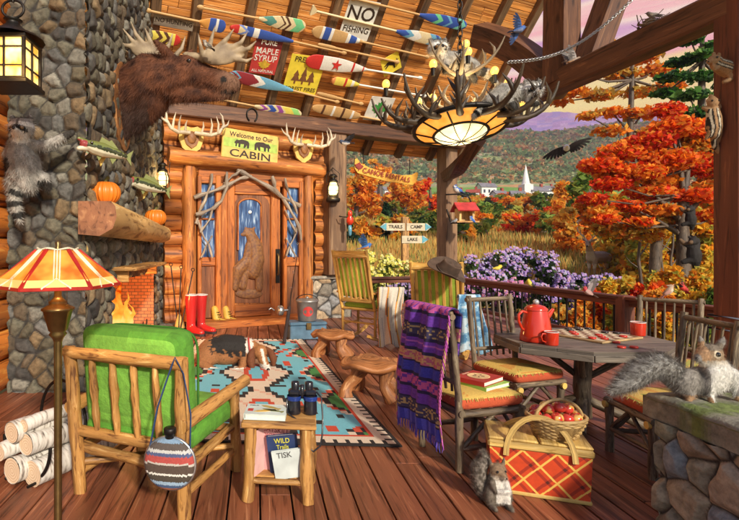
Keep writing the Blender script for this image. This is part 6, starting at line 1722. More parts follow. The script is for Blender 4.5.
tree_px('maple_tree', 'big red maple with forked grey trunk, two black bear cubs climb it', 15.5, [(688, 170, 2), (684, 195, 4), (682, 225, 5.5), (683, 260, 6)],
    [[(683, 222, 4), (668, 208, 3), (655, 195, 1.5)], [(684, 215, 4), (698, 200, 3.2), (708, 190, 2)], [(682, 235, 3), (660, 222, 2), (640, 212, 1)], [(684, 195, 3), (680, 165, 2), (672, 135, 1)]],
    [(600, 165, 20, 8), (622, 152, 24, 10), (648, 142, 24, 10), (676, 128, 26, 12), (703, 132, 22, 13), (640, 172, 26, 9), (668, 160, 28, 11), (700, 165, 25, 12), (612, 184, 20, 7), (592, 199, 14, 6), (650, 192, 26, 7), (694, 196, 24, 8), (628, 206, 18, 6), (606, 219, 14, 5), (735, 150, 20, 14), (745, 185, 22, 12), (720, 215, 20, 9), (668, 110, 16, 8), (640, 222, 16, 5), (745, 120, 22, 14)],
    RED, 5.6, .10, seed=3)
tree_px('maple_tree', 'tall orange tree behind the tie beam with airy layered crown', 27, [(633, 40, 1), (632, 80, 2), (630, 130, 3), (628, 200, 4), (627, 250, 4.5)], [],
    [(618, 46, 20, 6), (600, 60, 18, 5), (641, 57, 20, 6), (655, 70, 22, 6), (584, 76, 16, 4.5), (620, 75, 22, 6), (574, 92, 15, 5), (601, 95, 18, 5), (640, 92, 20, 6), (560, 102, 10, 4), (612, 112, 18, 5), (588, 116, 12, 4), (641, 114, 20, 6), (672, 85, 15, 6), (610, 131, 18, 5), (628, 146, 18, 6), (652, 132, 16, 6), (660, 40, 12, 5)],
    ORA, 1.9, .20, seed=5)
tree_px('pine_tree', 'green pine tree at the right behind the red maple', 21, [(703, 12, 1), (702, 60, 2.5), (702, 130, 4), (702, 240, 5)], [],
    [(690, 40, 13, 4), (706, 28, 12, 4), (700, 55, 17, 4), (680, 62, 15, 4), (671, 77, 17, 4), (702, 76, 18, 5), (664, 93, 15, 4), (690, 95, 20, 5), (675, 111, 17, 5), (702, 113, 18, 6), (716, 45, 14, 5), (726, 62, 14, 5), (730, 85, 16, 6), (690, 20, 7, 4), (705, 8, 8, 5), (730, 110, 18, 7)],
    PIN, 3.4, .15, seed=8)
def smalltree(lab, px, pyt, pyb, Y, w_, pal, seed, grp='autumn trees beyond the railing', size=.17, dens=1.6):
    rnd = random.Random(seed); h_ = pyb-pyt; cl = []
    for k in range(max(7, int(w_*h_/110))):
        a = rnd.uniform(0, 2*PI); r = rnd.random()**.5; v = rnd.random(); ww = w_*.5*(1-.45*v)
        cl.append((px+ww*r*math.cos(a), pyb-h_*.12-h_*.85*v, w_*.26*(1-.3*v), h_*.14, ww*r*math.sin(a)))
    tree_px('autumn_tree', lab, Y, [(px, pyt+h_*.3, 1), (px+1, pyt+h_*.6, 2), (px, pyb, 2.6)], [], cl, pal, dens, size, grp, seed, 4)
ST = [('orange tree at the left end of the short far railing, behind the feeder bottle', 356, 168, 214, 52, 44, ORA), ('broad orange tree between the signpost and the corner of the cabin', 404, 180, 218, 60, 50, ORA), ('red orange tree just left of the far deck post', 430, 178, 214, 50, 22, RED),
      ('green bushy tree behind the signpost boards', 432, 208, 262, 40, 34, GRN), ('dark green round tree right of the bird feeder', 492, 205, 240, 48, 36, GRN), ('small orange tree under the white houses', 512, 198, 226, 62, 34, ORA), ('green tree in front of the church', 545, 195, 234, 60, 34, GRN),
      ('orange tree right of the church', 565, 185, 230, 50, 36, ORA), ('green and brown tree left of the red maple', 590, 172, 240, 34, 44, GRN), ('low orange tree behind the buck', 577, 205, 262, 28, 44, ORA), ('yellow tree above the doe', 622, 200, 275, 24, 44, YEL),
      ('bright yellow bush tree left of the bear trunk', 652, 215, 300, 19, 48, YEL), ('yellow orange tree right of the bear trunk', 712, 200, 300, 19, 46, YEL), ('low orange tree half hidden behind the near post', 740, 190, 300, 20, 40, ORA), ('dark green tree low at the far right slope', 640, 190, 255, 40, 50, GRN),
      ('orange sapling on the meadow right of the far post', 530, 222, 246, 44, 40, ORA), ('green shrub tree on the meadow below the feeder', 470, 222, 256, 38, 34, GRN), ('orange tree far behind the canoe sign', 380, 160, 186, 95, 30, ORA)]
for k, (lab, px, a, b_, Y, w_, pal) in enumerate(ST): smalltree(lab, px, a, b_, Y, w_, pal, 20+k, size=.09+.0045*Y, dens=1.9)
rq = random.Random(77)
cl2 = [(rq.uniform(588, 745), rq.uniform(128, 236), rq.uniform(12, 20), rq.uniform(6, 10), rq.uniform(-30, 30)) for _ in range(54)]
cl2 = [c for c in cl2 if c[0] > 590+max(0, (175-c[1])*.7) and not (c[0] > 668 and c[1] > 200)]
tree_px('maple_tree', 'orange maple crowding the left side of the big red maple', 16.6, [(662, 150, 2), (660, 190, 3), (657, 230, 4), (655, 262, 4.5)], [], cl2, ORA, 3.0, .115, None, 31, 6)
cl3 = [(rq.uniform(606, 748), rq.uniform(212, 290), rq.uniform(12, 19), rq.uniform(7, 11), rq.uniform(-30, 30)) for _ in range(34)]
tree_px('maple_tree', 'low spreading golden maple filling the gap below the red maple', 22, [(708, 205, 2), (710, 240, 3), (712, 280, 4)], [], cl3, YEL, 2.0, .17, None, 32, 6)
for k in range(52):
    px = rq.choice([rq.uniform(345, 435), rq.uniform(455, 600), rq.uniform(455, 600)]); Y = rq.uniform(36, 66) if k < 26 else rq.uniform(34, 46); pyb = 245-float(np.interp(Y, [30, 40, 60, 70], [2, 7, 21, 24])); hh = rq.uniform(15, 26)
    pl_ = rq.choice([(ORA, 'orange'), (GRN, 'green'), (GRN, 'green'), (YEL, 'golden'), (RED, 'red')])
    smalltree('rounded %s tree at the meadow edge below the village' % pl_[1], px, pyb-hh, pyb+4, Y, rq.uniform(24, 38), pl_[0], 300+k, 'rounded %s trees at the meadow edge' % pl_[1], .10+.005*Y, 1.5)
# bare saplings on the right
for k, (px, py0, py1) in enumerate([(640, 215, 295), (662, 210, 295), (672, 225, 300), (698, 215, 296), (650, 230, 295)]):
    Y = 17.5+k*.4; mb = MB(); mb.tube([P(px+1.5*math.sin(q*1.3), py0+(py1-py0)*q/7, Y) for q in range(8)]+[P(px, py1+40, Y)], [.02, .03, .04, .045, .05, .055, .06, .065, .07], 6, True, .2)
    for q in range(4): a = P(px, py0+12+q*14, Y); mb.tube([a, a+V((.25*(-1)**q, .1, .22)), a+V((.45*(-1)**q, .15, .5))], [.03, .02, .008], 5)
    mb.build('bare_sapling', M_bark, None, 'thin bare sapling trunk standing in the yellow foliage under the red maple', 'tree', 'bare saplings under the maple')
# firs
def fir(px, pyt, pyb, Y, w_, lab, seed):
    s = Y/F; rs = np.random.RandomState(seed); b_ = P(px, pyb, Y); gz = terr(b_.x, b_.y)-.1; top = P(px, pyt, Y).z; H_ = top-gz
    t = thing('fir_tree', lab, 'tree', (b_.x, b_.y, gz), 0, 'dark firs behind the signpost')
    mb = MB(); mb.tube([(b_.x, b_.y, gz), (b_.x, b_.y, top)], [.16, .02], 7); mb.build('trunk', M_bark, t, world=True)
    mb = MB(); C = []; Rr = []; N_ = []
    for k in range(11):
        v = k/10; r = w_*s*.5*(1-v)+.1; z = gz+.5+(H_-.6)*v
        for q in range(6): a = q*PI/3+k; C.append((b_.x+r*.5*math.cos(a), b_.y+r*.5*math.sin(a), z-.1*r)); Rr.append((r*.55, r*.55, .22)); N_.append(60)
    leaves(mb, C, Rr, N_, .15, [(.012, .05, .02), (.02, .08, .03), (.03, .11, .035), (.01, .035, .018)], rs, .3, .5); mb.build('crown', M_leaf, t, world=True)
fir(386, 204, 262, 36, 34, 'tallest dark fir behind the signpost', 1); fir(364, 222, 262, 37, 30, 'dark fir at the left of the fir clump behind the far railing', 2); fir(404, 222, 262, 35, 26, 'smaller dark fir directly behind the signpost pole', 3); fir(350, 232, 264, 34, 26, 'short dark fir close to the cabin corner post', 4)
# flower bushes beyond the railing
def bush(name, lab, px, py, Y, w_, h_, leafpal, flpal, nl, nf, seed, grp, fs_=.05):
    s = Y/F; rs = np.random.RandomState(seed); c = P(px, py, Y); gz = terr(c.x, c.y)-.05; top = c.z+h_*s*.5; bot = gz
    t = thing(name, lab, 'bush', (c.x, c.y, gz), 0, grp); rnd = random.Random(seed)
    C = []; Rr = []; 
    for k in range(12):
        a = rnd.uniform(0, 2*PI); r = rnd.random()**.5*w_*s*.42; C.append((c.x+r*math.cos(a), c.y+r*math.sin(a)*.7, rnd.uniform(bot+.15*(top-bot), top-.12*(top-bot)))); Rr.append((w_*s*.2, w_*s*.2, (top-bot)*.15))
    mb = MB(); leaves(mb, C, Rr, [nl]*12, .075, leafpal, rs, .3, .2)
    for k in range(9): mb.color((.10, .12, .03)).tube([(c.x+rnd.uniform(-.1, .1), c.y, gz), (C[k][0], C[k][1], C[k][2])], [.015, .008], 5, False)
    mb.build('leaves', M_leaf, t, world=True)
    if nf:
        mb = MB()
        for q, cc in enumerate(C):
            n = nf; d = rs.normal(size=(n, 3)); d[:, 2] = np.abs(d[:, 2])*.9; d[:, 1] -= .5; d /= np.linalg.norm(d, axis=1)[:, None]
            pc_ = np.array(cc)[None, :]+d*np.array(Rr[q])[None, :]*1.15
            for pnt in pc_:
                col = flpal[rs.randint(len(flpal))]; r_ = fs_*rs.uniform(.7, 1.3); nn = V((rs.normal()*.4, -1, .4+rs.rand()*.5)).normalized(); x, y, _ = basis(nn); p0 = V(pnt)
                k8 = 8; vs = [p0+nn*.01]+[p0+x*(r_ if i % 2 else r_*.62)*math.cos(2*PI*i/k8)+y*(r_ if i % 2 else r_*.62)*math.sin(2*PI*i/k8) for i in range(k8)]
                kk = rs.uniform(.75, 1.25); mb.color(tuple(min(1, v*kk) for v in col)).add(vs, [(0, 1+i, 1+(i+1) % k8) for i in range(k8)])
                mb.color((.7, .5, .08)).add([p0+nn*.016+x*r_*.22*math.cos(2*PI*i/5)+y*r_*.22*math.sin(2*PI*i/5) for i in range(5)], [tuple(range(5))])
        mb.build('blossoms', M_petal, t, world=True)
AST = [(.36, .22, .62), (.45, .30, .70), (.28, .18, .55), (.60, .35, .62), (.50, .48, .72)]; PNK = [(.60, .16, .42), (.66, .28, .50), (.45, .25, .60)]
YF = [(.80, .74, .15), (.72, .66, .10), (.85, .80, .35)]
ag = 'aster bushes beyond the railing'
for k, (px, py, Y, w_, h_, pl_, lab) in enumerate([
    (432, 286, 15.6, 34, 26, AST, 'purple aster bush just right of the far deck post'), (462, 274, 15.2, 36, 34, AST, 'purple aster bush below the brown hat'), (492, 270, 15.4, 38, 36, AST, 'lilac aster bush behind the front left of the railing'),
    (520, 266, 15.8, 40, 36, AST, 'tallest lilac aster bush in the middle of the flower bed'), (548, 270, 15.2, 36, 34, AST, 'purple aster bush under the meadow, right of the tallest one'), (574, 280, 14.6, 36, 20, AST, 'blue lilac aster bush in front of the buck'),
    (604, 283, 14.0, 36, 16, AST, 'purple aster bush in front of the doe'), (480, 290, 13.6, 34, 22, PNK, 'pink aster bush low behind the balusters left of the newel'), (514, 290, 13.0, 36, 22, PNK, 'pink aster bush beside the goldfinches'), (548, 294, 12.2, 34, 22, AST, 'low purple aster bush seen through the balusters'),
    (400, 292, 16.5, 36, 20, AST, 'purple flowers seen through the far balusters beside the white blanket')]):
    bush('aster_bush', lab, px, py, Y, w_, h_, [(.07, .13, .03), (.12, .2, .05), (.05, .1, .04)], pl_, 130, 34, 60+k, ag)
for k, (px, py, lab) in enumerate([(352, 268, 'yellow flowering bush next to the corner post'), (374, 264, 'yellow flowering bush left of the signpost'), (394, 270, 'yellow flowering bush at the foot of the signpost')]):
    bush('yellow_bush', lab, px, py, 17.2, 34, 30, [(.28, .34, .05), (.40, .42, .08), (.16, .24, .04)], YF, 110, 30, 80+k, 'yellow bushes beyond the far railing', .06)
for k, (px, py, Y, pal, lab) in enumerate([(575, 315, 10.6, ORA, 'orange leaved shrub behind the railing left of the newel'), (600, 305, 11.2, RED, 'red orange shrub behind the newel post'), (628, 312, 10.2, YEL, 'yellow shrub behind the railing over the table'), (655, 305, 10.4, ORA, 'orange shrub behind the back of the cardinals chair'),
    (682, 300, 9.6, YEL, 'yellow green shrub under the cardinals'), (706, 305, 9.4, GRN, 'green shrub between the railing and the near post'), (640, 290, 12.5, RED, 'red leaved shrub above the rail under the yellow trees'), (668, 282, 13, YEL, 'golden shrub at the foot of the bear trunk'), (700, 284, 13, YEL, 'golden shrub right of the bear trunk'), (612, 292, 13, YEL, 'golden shrub under the doe')]):
    bush('autumn_shrub', lab, px, py, Y, 40, 34, pal, [], 330, 0, 90+k, 'autumn shrubs close behind the railing')
# meadow grass
rs = np.random.RandomState(4); n = 26000
yy = 15+rs.rand(n)**1.5*48; xx = yy*(rs.uniform(-.05, 1.0, n)); zz = np.array([terr(a, b_) for a, b_ in zip(xx, yy)])
hgt_ = .22+.011*yy*rs.uniform(.6, 1.4, n); wd = .010*yy*.16+.01; lx = rs.normal(size=n)*.12
vs = np.empty((n, 3, 3)); vs[:, 0] = np.stack([xx-wd, yy, zz-.05], 1); vs[:, 1] = np.stack([xx+wd, yy, zz-.05], 1); vs[:, 2] = np.stack([xx+lx, yy+rs.normal(size=n)*.1, zz+hgt_], 1)
gp = np.array([(.64, .38, .08), (.74, .50, .13), (.58, .28, .06), (.46, .38, .10), (.30, .34, .07)]); mb = MB(); mb.raw(vs.reshape(-1, 3), np.arange(3*n).reshape(-1, 3), gp[rs.randint(0, 5, n)]*rs.uniform(.7, 1.2, n)[:, None], False)
mb.build('meadow_grass', M_leaf, None, 'tall ochre meadow grass between the flower bed and the trees', 'grass', None, 'stuff')
# autumn trees on the slope (copies of five kinds)
protos = []
for k, (pal, nm) in enumerate([(ORA, 'orange'), (RED, 'red'), (GRN, 'green'), (YEL, 'golden'), ([(.04, .08, .03), (.06, .12, .03), (.10, .14, .04)], 'dark green')]):
    rs = np.random.RandomState(k+40); rn = random.Random(k+40)
    t = thing('autumn_tree', '%s tree among the autumn trees on the slope below the village' % nm, 'tree', (0, 0, 0), 0, 'autumn trees on the slope below the village, %s' % nm)
    mb = MB(); mb.tube([(0, 0, -.5), (0, 0, 3.4)], [.3, .12], 6); mb.build('trunk', M_bark, t)
    mb = MB(); C = [(rn.gauss(0, 1.2), rn.gauss(0, 1.2), 3+rn.gauss(0, 1.0)) for _ in range(12)]; leaves(mb, C, [(1.1, 1.1, .8)]*12, [55]*12, .36, pal, rs, .4, .2); mb.build('crown', M_leaf, t); protos.append(t)
rn = random.Random(12); used = set(); cnt = 0
while cnt < 170:
    py = rn.uniform(192, 236); Y = float(np.interp(245-py, [5, 12, 28, 42, 50, 60], [40, 60, 95, 140, 160, 185])); px = rn.choice([rn.uniform(338, 442), rn.uniform(450, 720)])
    if py < 206 and 525 < px < 545 or (py < 204 and 372 < px < 414 and rn.random() < .7): continue
    k = rn.randrange(5); x = (px-VX)/F*Y
    o = protos[k] if k not in used else copy_tree(protos[k]); used.add(k)
    s_ = rn.uniform(.36, .62)*(.62+Y/300); o.location = (x, Y, terr(x, Y)-.2); o.rotation_euler = (0, 0, rn.uniform(0, 6)); o.scale = (s_*1.15, s_*1.15, s_*.9); cnt += 1
# distant forest cover
rs = np.random.RandomState(9); mb = MB(); n = 15000
yy = 250+rs.rand(n)*430; xx = yy*rs.uniform(-.02, 1.05, n)
keep = np.array([landcol(a, b_)[1] < .25 or b_ > 225 for a, b_ in zip(xx, yy)]); xx = xx[keep]; yy = yy[keep]; n = len(xx)
zz = np.array([terr(a, b_) for a, b_ in zip(xx, yy)]); q = 4
C = np.repeat(np.stack([xx, yy, zz], 1), q, 0); sz = np.repeat(yy*.0052*rs.uniform(.6, 1.3, n), q)[:, None]
C += rs.normal(size=C.shape)*sz*.45; C[:, 2] += sz[:, 0]*.5
a = rs.normal(size=C.shape); a /= np.linalg.norm(a, axis=1)[:, None]; b_ = rs.normal(size=C.shape); b_ -= a*(a*b_).sum(1)[:, None]; b_ /= np.linalg.norm(b_, axis=1)[:, None]
vs = np.empty((len(C), 4, 3)); vs[:, 0] = C-a*sz*.8; vs[:, 1] = C+b_*sz*.6; vs[:, 2] = C+a*sz*.8; vs[:, 3] = C-b_*sz*.6
pal = np.array([(.17, .26, .09), (.24, .32, .12), (.46, .27, .10), (.36, .29, .15), (.19, .29, .14), (.54, .34, .12), (.27, .31, .13)])
reg = np.array([int(abs(noise.noise(V((x_*.012, y_*.012, 1)))*14+y_*.012) % 7) for x_, y_ in zip(xx, yy)]); ci = np.where(rs.rand(n) < .8, reg, rs.randint(0, 7, n))
mb.raw(vs.reshape(-1, 3), np.arange(4*len(C)).reshape(-1, 4), np.repeat(pal[ci]*rs.uniform(.75, 1.2, n)[:, None], q, 0), False)
mb.build('hillside_forest', M_leaf, None, 'mixed autumn forest covering the far hillsides', 'forest', None, 'stuff')

# ------------------------------------------------------------ village
M_hw = plain('white_siding', (.72, .70, .68), .7, 0, .08, 1, 0); M_hr = plain('grey_roof', (.20, .19, .21), .8, 0, .2, 1, 0); M_hr2 = plain('red_roof', (.34, .07, .04), .8, 0, .2, 1, 0); M_win = plain('dark_window', (.03, .04, .06), .2, 0, .1, 1, 0); M_tanw = plain('tan_siding', (.5, .38, .24), .8, 0, .1, 1, 0)
def house(px, py, w_, d_, h_, rz, lab, wall, roof_, steeple=False):
    w_, d_, h_ = w_*.52, d_*.52, h_*.52; py -= 3
    Y = float(np.interp(245-py, [28, 42, 47, 55, 62], [95, 140, 155, 178, 205])); x = (px-VX)/F*Y; z = terr(x, Y)
    t = thing('church' if steeple else 'village_house', lab, 'church' if steeple else 'house', (x, Y, z), R(rz), None if steeple else 'white village houses in the valley')
    mb = MB(); mb.box((0, 0, h_/2-.5), (w_, d_, h_+1)); mb.prism([(-d_/2, 0), (d_/2, 0), (0, d_*.42)], (w_/2-.02, 0, h_), (0, 1, 0), (0, 0, 1), w_-.04); mb.build('wall', wall, t)
    mb = MB()
    for sg_ in (-1, 1): mb.bar((-w_/2-.3, sg_*d_*.28, h_+d_*.20), (w_/2+.3, sg_*d_*.28, h_+d_*.20), d_*.70, .22, up=(0, sg_*.64, .77))
    mb.build('roof', roof_, t)
    for i in range(3):
        for zz in (h_*.35, h_*.75) if h_ > 4.5 else (h_*.55,):
            mb = MB(); mb.box((-w_*.32+w_*.32*i, -d_/2-.03, zz), (w_*.12, .1, 1.1)); mb.build('window', M_win, t)
    mb = MB(); mb.box((w_*.25, 0, h_+d_*.45), (.7, .7, 1.6)); mb.build('chimney', M_hr2, t)
    if steeple:
        mb = MB(); mb.box((-w_/2-1, 0, h_*.8), (3, 3, h_*1.9)); mb.build('tower', wall, t)
        mb = MB(); mb.lathe([(1.5, h_*1.75), (1.15, h_*1.75+.4), (0, h_*1.75+6.5)], (-w_/2-1, 0, 0), 8); mb.build('spire', wall, t)
HS = [(388, 196, 9, 6, 5, 20, 'widest white house left of the far post', M_hw, M_hr), (374, 199, 6, 5, 4, -30, 'small white house farthest left in the valley', M_hw, M_hr), (411, 197, 7, 5, 5, 10, 'white house nearest the left side of the far post', M_hw, M_hr), (390, 206, 5, 4, 3.4, 40, 'low white house under the widest one', M_hw, M_hr2),
      (486, 194, 11, 7, 6, 10, 'big white house with many windows right of the far post', M_hw, M_hr), (473, 200, 7, 5, 4.5, -25, 'white house with red roof by the blue jay', M_hw, M_hr2), (499, 203, 8, 5, 4, 15, 'long low white house below the big house', M_hw, M_hr), (517, 207, 6, 4.5, 3.6, -10, 'small tan house between the white houses and the church', M_tanw, M_hr),
      (549, 187, 7, 5, 3.6, 0, 'tiny white farmhouse on the green field right of the steeple', M_hw, M_hr), (560, 190, 6, 4, 3, 30, 'tan barn beside the tiny white farmhouse', M_tanw, M_hr2), (460, 206, 6, 5, 4, 50, 'white house half behind the far deck post', M_hw, M_hr)]
for a in HS: house(*a)
house(537, 200, 11, 7, 5.5, 8, 'white church with a tall pointed steeple', M_hw, M_hr, True)

# ------------------------------------------------------------ signpost
p = P(405, 268, 19); sp_ = thing('signpost', 'wooden trail signpost with blue tipped arrow boards in the yellow flowers', 'signpost', (p.x, p.y, terr(p.x, p.y)), R(6))
z0 = terr(p.x, p.y); s_ = 19/F
def zz_(py): return EYE-(py-VY)*s_-z0
mb = MB(); mb.box((0, 0, zz_(217)/2), (.26, .2, zz_(217)), None, .02); mb.build('pole', M_chairwood, sp_)
M_pale = plain('pale_board', (.62, .52, .36), .7, 0, .2, 5); M_bt = plain('blue_tip', (.10, .36, .46), .6)
for (cx_, py, w_, dr, txt) in ((-12, 227, 24, -1, 'TRAILS'), (11, 227, 24, 1, 'CAMP'), (7, 239.5, 26, 1, 'LAKE')):
    w2 = w_*s_*.44; h2 = 3.7*s_; c = V((cx_*s_, -.13, zz_(py))); tip = [(dr*w2, h2), (dr*(w2+.16), 0), (dr*w2, -h2)]
    pl_ = [(-dr*w2, -h2), (-dr*w2, h2)]+tip
    if dr < 0: pl_ = pl_[::-1]
    mb = MB(); mb.prism(pl_[::-1] if dr > 0 else pl_[::-1], c, (1, 0, 0), (0, 0, 1), .05); bd_ = mb.build('arrow_board', M_pale, sp_)
    mb = MB(); q = [(dr*(w2-.08), h2*1.02), (dr*(w2+.17), 0), (dr*(w2-.08), -h2*1.02)]; q = q if dr < 0 else q[::-1]; mb.prism(q[::-1] if 0 else q, c-V((0, .012, 0)), (1, 0, 0), (0, 0, 1), .03); mb.build('arrow_tip', M_bt, bd_)
    text_mb(txt, h2*1.25, Matrix.Translation(c+V((-dr*.03, -.01, 0))) @ Matrix.Rotation(R(90), 4, 'X'), .01).build('lettering', M_ink, bd_)
M_eye = plain('dark_eye', (.01, .008, .006), .05, 0, .05, 5, 0, 1.0); M_claw = plain('dark_claw', (.03, .025, .02), .4)
M_ceye = plain('brown_eye', (.20, .11, .04), .05, 0, .05, 5, 0, 1.0)
M_nose = plain('dark_nose', (.02, .016, .015), .25)
def balls(fr, lst, name, m, par, flat=1):
    for (x, y, d, r) in lst:
        mb = MB(); c = fr(x, y, d); mb.ell(c, (r*fr.s, r*fr.s*flat, r*fr.s), None, 12, 8); mb.build(name, m, par)
def nz(x, y, d, f=.3): return noise.noise(V((x*f, y*f, d*f)))
def mixc(a, b_, t): t = max(0, min(1, t)); return tuple(p*(1-t)+q*t for p, q in zip(a, b_))
# ---- raccoons
def racface(cx, cy, r, tx=0, ty=.15):
    def f(x, y, d, n):
        dx = (x-cx)/r-tx; dy = (y-cy)/r-ty; g = (.36, .34, .31)
        if y < cy-r*.75: return (.12, .11, .10) if abs(x-cx) < r*1.15 and y > cy-r*1.2 else (.5, .48, .45)
        if math.hypot((abs(dx)-.40)/.36, (dy+.02-(abs(dx)-.4)*.5)/.24) < 1: return (.02, .018, .016)
        if dy < -.18 and dy > -.56 and abs(dx) > .12: return (.82, .80, .76)
        if dy >= .08 and abs(dx) < .62: return (.84, .82, .78)
        if dy >= .3: return (.55, .53, .49)
        if abs(dx) < .12: return (.16, .14, .12)
        return mixc(g, (.55, .53, .5), abs(dx)-.6)
    return f
def bodyc(x, y, d, n):
    k = nz(x, y, d, .16); return (.36+.16*k, .34+.15*k, .31+.14*k)
def raccoon(lab, px, py, Y, bodyp, head, tail, arms, rot=None, furn=7000):
    fr = PX(px, py, Y); t = thing('raccoon', lab, 'raccoon', fr.loc)
    hx_, hy_, hd, r = head; ff = racface(hx_, hy_, r)
    hp = [('e', (hx_, hy_, hd), (r*1.08, r*.85, r*.88)), ('t', [(hx_, hy_+r*.25, hd-r*.6, r*.42), (hx_+r*.05, hy_+r*.33, hd-r*1.25, r*.22)]), ('e', (hx_-r*.72, hy_-r*.78, hd), (r*.28, r*.2, r*.34)), ('e', (hx_+r*.72, hy_-r*.78, hd), (r*.28, r*.2, r*.34))]
    def cf(x, y, d, n):
        if math.hypot(x-hx_, y-hy_) < r*1.25 and d < hd+r*.5: return ff(x, y, d, n)
        for a in arms:
            q = a[-1]
            if math.hypot(x-q[0], y-q[1]) < q[3]*2.2: return (.04, .035, .03)
        return bodyc(x, y, d, n)
    ar = [('t', a) for a in arms]
    organic('body', fr, bodyp+hp+ar, r*.10, cf, t, M_fur, 3, furn, r*.42, (0, 0, -1), r*.018)
    balls(fr, [(hx_-r*.38, hy_+r*.12, hd-r*.80, r*.17), (hx_+r*.42, hy_+r*.12, hd-r*.80, r*.17)], 'eye', M_ceye, t)
    balls(fr, [(hx_+r*.06, hy_+r*.30, hd-r*1.42, r*.14)], 'nose', M_nose, t)
    if tail:
        L0 = tail[0][1]; 
        def tf(x, y, d, n):
            # band by position along the tail
            best = min(range(len(tail)-1), key=lambda i: min(math.hypot(x-(tail[i][0]*(1-u)+tail[i+1][0]*u), y-(tail[i][1]*(1-u)+tail[i+1][1]*u)) for u in (0, .5, 1)))
            a, b_ = tail[best], tail[best+1]; l = math.hypot(b_[0]-a[0], b_[1]-a[1])+1e-6; u = ((x-a[0])*(b_[0]-a[0])+(y-a[1])*(b_[1]-a[1]))/l/l
            return (.03, .028, .025) if int((best+u)*2.0+.2) % 2 else (.42, .40, .36)
        organic('tail', fr, [('t', tail)], r*.12, tf, t, M_fur, 2, furn//4, r*.35, (0, 0, -.6), r*.018)
    return t
raccoon('raccoon climbing the stone chimney with one arm stretched out', 24, 160, 5.22, [('t', [(20, 146, 0, 12), (22, 160, 0, 17), (25, 174, 0, 17), (27, 182, 0, 12)])], (25, 130, -8, 12),
        [(21, 186, -4, 5), (17, 197, -5, 6), (18, 208, -4, 5.5), (21, 220, -3, 3)],
        [[(30, 146, -2, 6), (45, 145, 1, 5), (58, 138, 4, 4.5), (69, 131, 8, 3.5)], [(12, 148, 0, 6), (5, 154, 4, 5), (9, 166, 9, 3.5)], [(34, 176, 0, 9), (44, 178, 4, 6), (45, 187, 9, 3.5)], [(14, 180, 0, 9), (9, 190, 5, 5), (13, 198, 9, 3.5)]])
raccoon('raccoon peering from the left top of the antler chandelier', 450, 55, 5.65, [('t', [(445, 57, 4, 8), (460, 60, 6, 11), (474, 66, 6, 9)])], (437, 49, -2, 9.5), [(478, 66, 8, 4), (490, 70, 8, 4.5), (500, 80, 8, 2.5)],
        [[(446, 62, 0, 4), (444, 72, -3, 3)], [(470, 70, 2, 4), (474, 80, -2, 3)]], None, 4000)
raccoon('pale raccoon lying on the right antlers of the chandelier', 515, 95, 5.15, [('t', [(492, 100, 3, 8), (505, 93, 2, 11), (520, 92, 1, 9)])], (528, 92, -8, 9.5), [(488, 102, 3, 4), (480, 110, 2, 4.5), (474, 116, 0, 3)],
        [[(524, 99, -4, 4), (532, 106, -8, 3)], [(506, 100, -4, 4.5), (510, 110, -8, 3)]], None, 4000)
# ---- moose head
fr = PX(119, 98, 7.0); mo = thing('moose_head', 'mounted brown moose head with broad palmate antlers on the chimney', 'moose head', fr.loc)
def mc(x, y, d, n):
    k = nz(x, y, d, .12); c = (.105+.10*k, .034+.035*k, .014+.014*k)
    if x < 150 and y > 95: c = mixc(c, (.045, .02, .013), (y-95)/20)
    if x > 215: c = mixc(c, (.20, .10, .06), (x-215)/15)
    if math.hypot(x-225, y-86) < 3.2 and d < 0: return (.012, .008, .006)
    if x > 222 and abs(y-96) < 1.2: return (.03, .015, .01)
    return c
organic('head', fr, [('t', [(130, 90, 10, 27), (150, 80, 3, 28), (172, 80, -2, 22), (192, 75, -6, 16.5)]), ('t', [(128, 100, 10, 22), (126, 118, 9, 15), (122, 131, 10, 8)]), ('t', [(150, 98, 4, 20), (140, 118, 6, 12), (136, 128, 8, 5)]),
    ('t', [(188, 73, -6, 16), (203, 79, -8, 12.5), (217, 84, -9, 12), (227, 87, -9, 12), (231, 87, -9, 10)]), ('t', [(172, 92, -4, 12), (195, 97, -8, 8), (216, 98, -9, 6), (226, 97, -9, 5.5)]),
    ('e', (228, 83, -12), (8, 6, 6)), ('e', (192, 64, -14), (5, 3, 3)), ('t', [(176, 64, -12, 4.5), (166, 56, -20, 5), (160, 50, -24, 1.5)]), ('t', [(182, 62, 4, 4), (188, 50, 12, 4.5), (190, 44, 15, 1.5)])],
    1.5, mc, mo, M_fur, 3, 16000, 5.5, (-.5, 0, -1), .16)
balls(fr, [(191.5, 68, -19.5, 2.4)], 'eye', M_eye, mo)
bone = lambda x, y, d, n: mixc((.15, .10, .06), (.44, .34, .22), .6+nz(x, y, d, .12)*.8)
M_bone = vcol('antler_bone', .6, 20, .15, .2)
organic('antler', fr, [('t', [(188, 60, -10, 4.5), (203, 63, -15, 4.5), (214, 64, -18, 5)]), ('e', (226, 62, -20), (22, 3.5, 10), -12), ('t', [(209, 60, -17, 3.5), (213, 48, -20, 2.2), (217, 34, -20, .7)]), ('t', [(218, 57, -19, 3.5), (229, 47, -22, 2.2), (235, 38, -22, .7)]),
    ('t', [(229, 58, -20, 3.5), (242, 52, -24, 2.2), (248, 42, -24, .7)]), ('t', [(236, 60, -20, 3.5), (249, 58, -24, 2.2), (257, 50, -24, .7)]), ('t', [(234, 66, -20, 3.2), (247, 70, -24, 2), (254, 66, -24, .6)]), ('t', [(205, 66, -16, 3), (203, 54, -24, 2), (201, 44, -26, .7)])], 1.1, bone, mo, M_bone, 2)
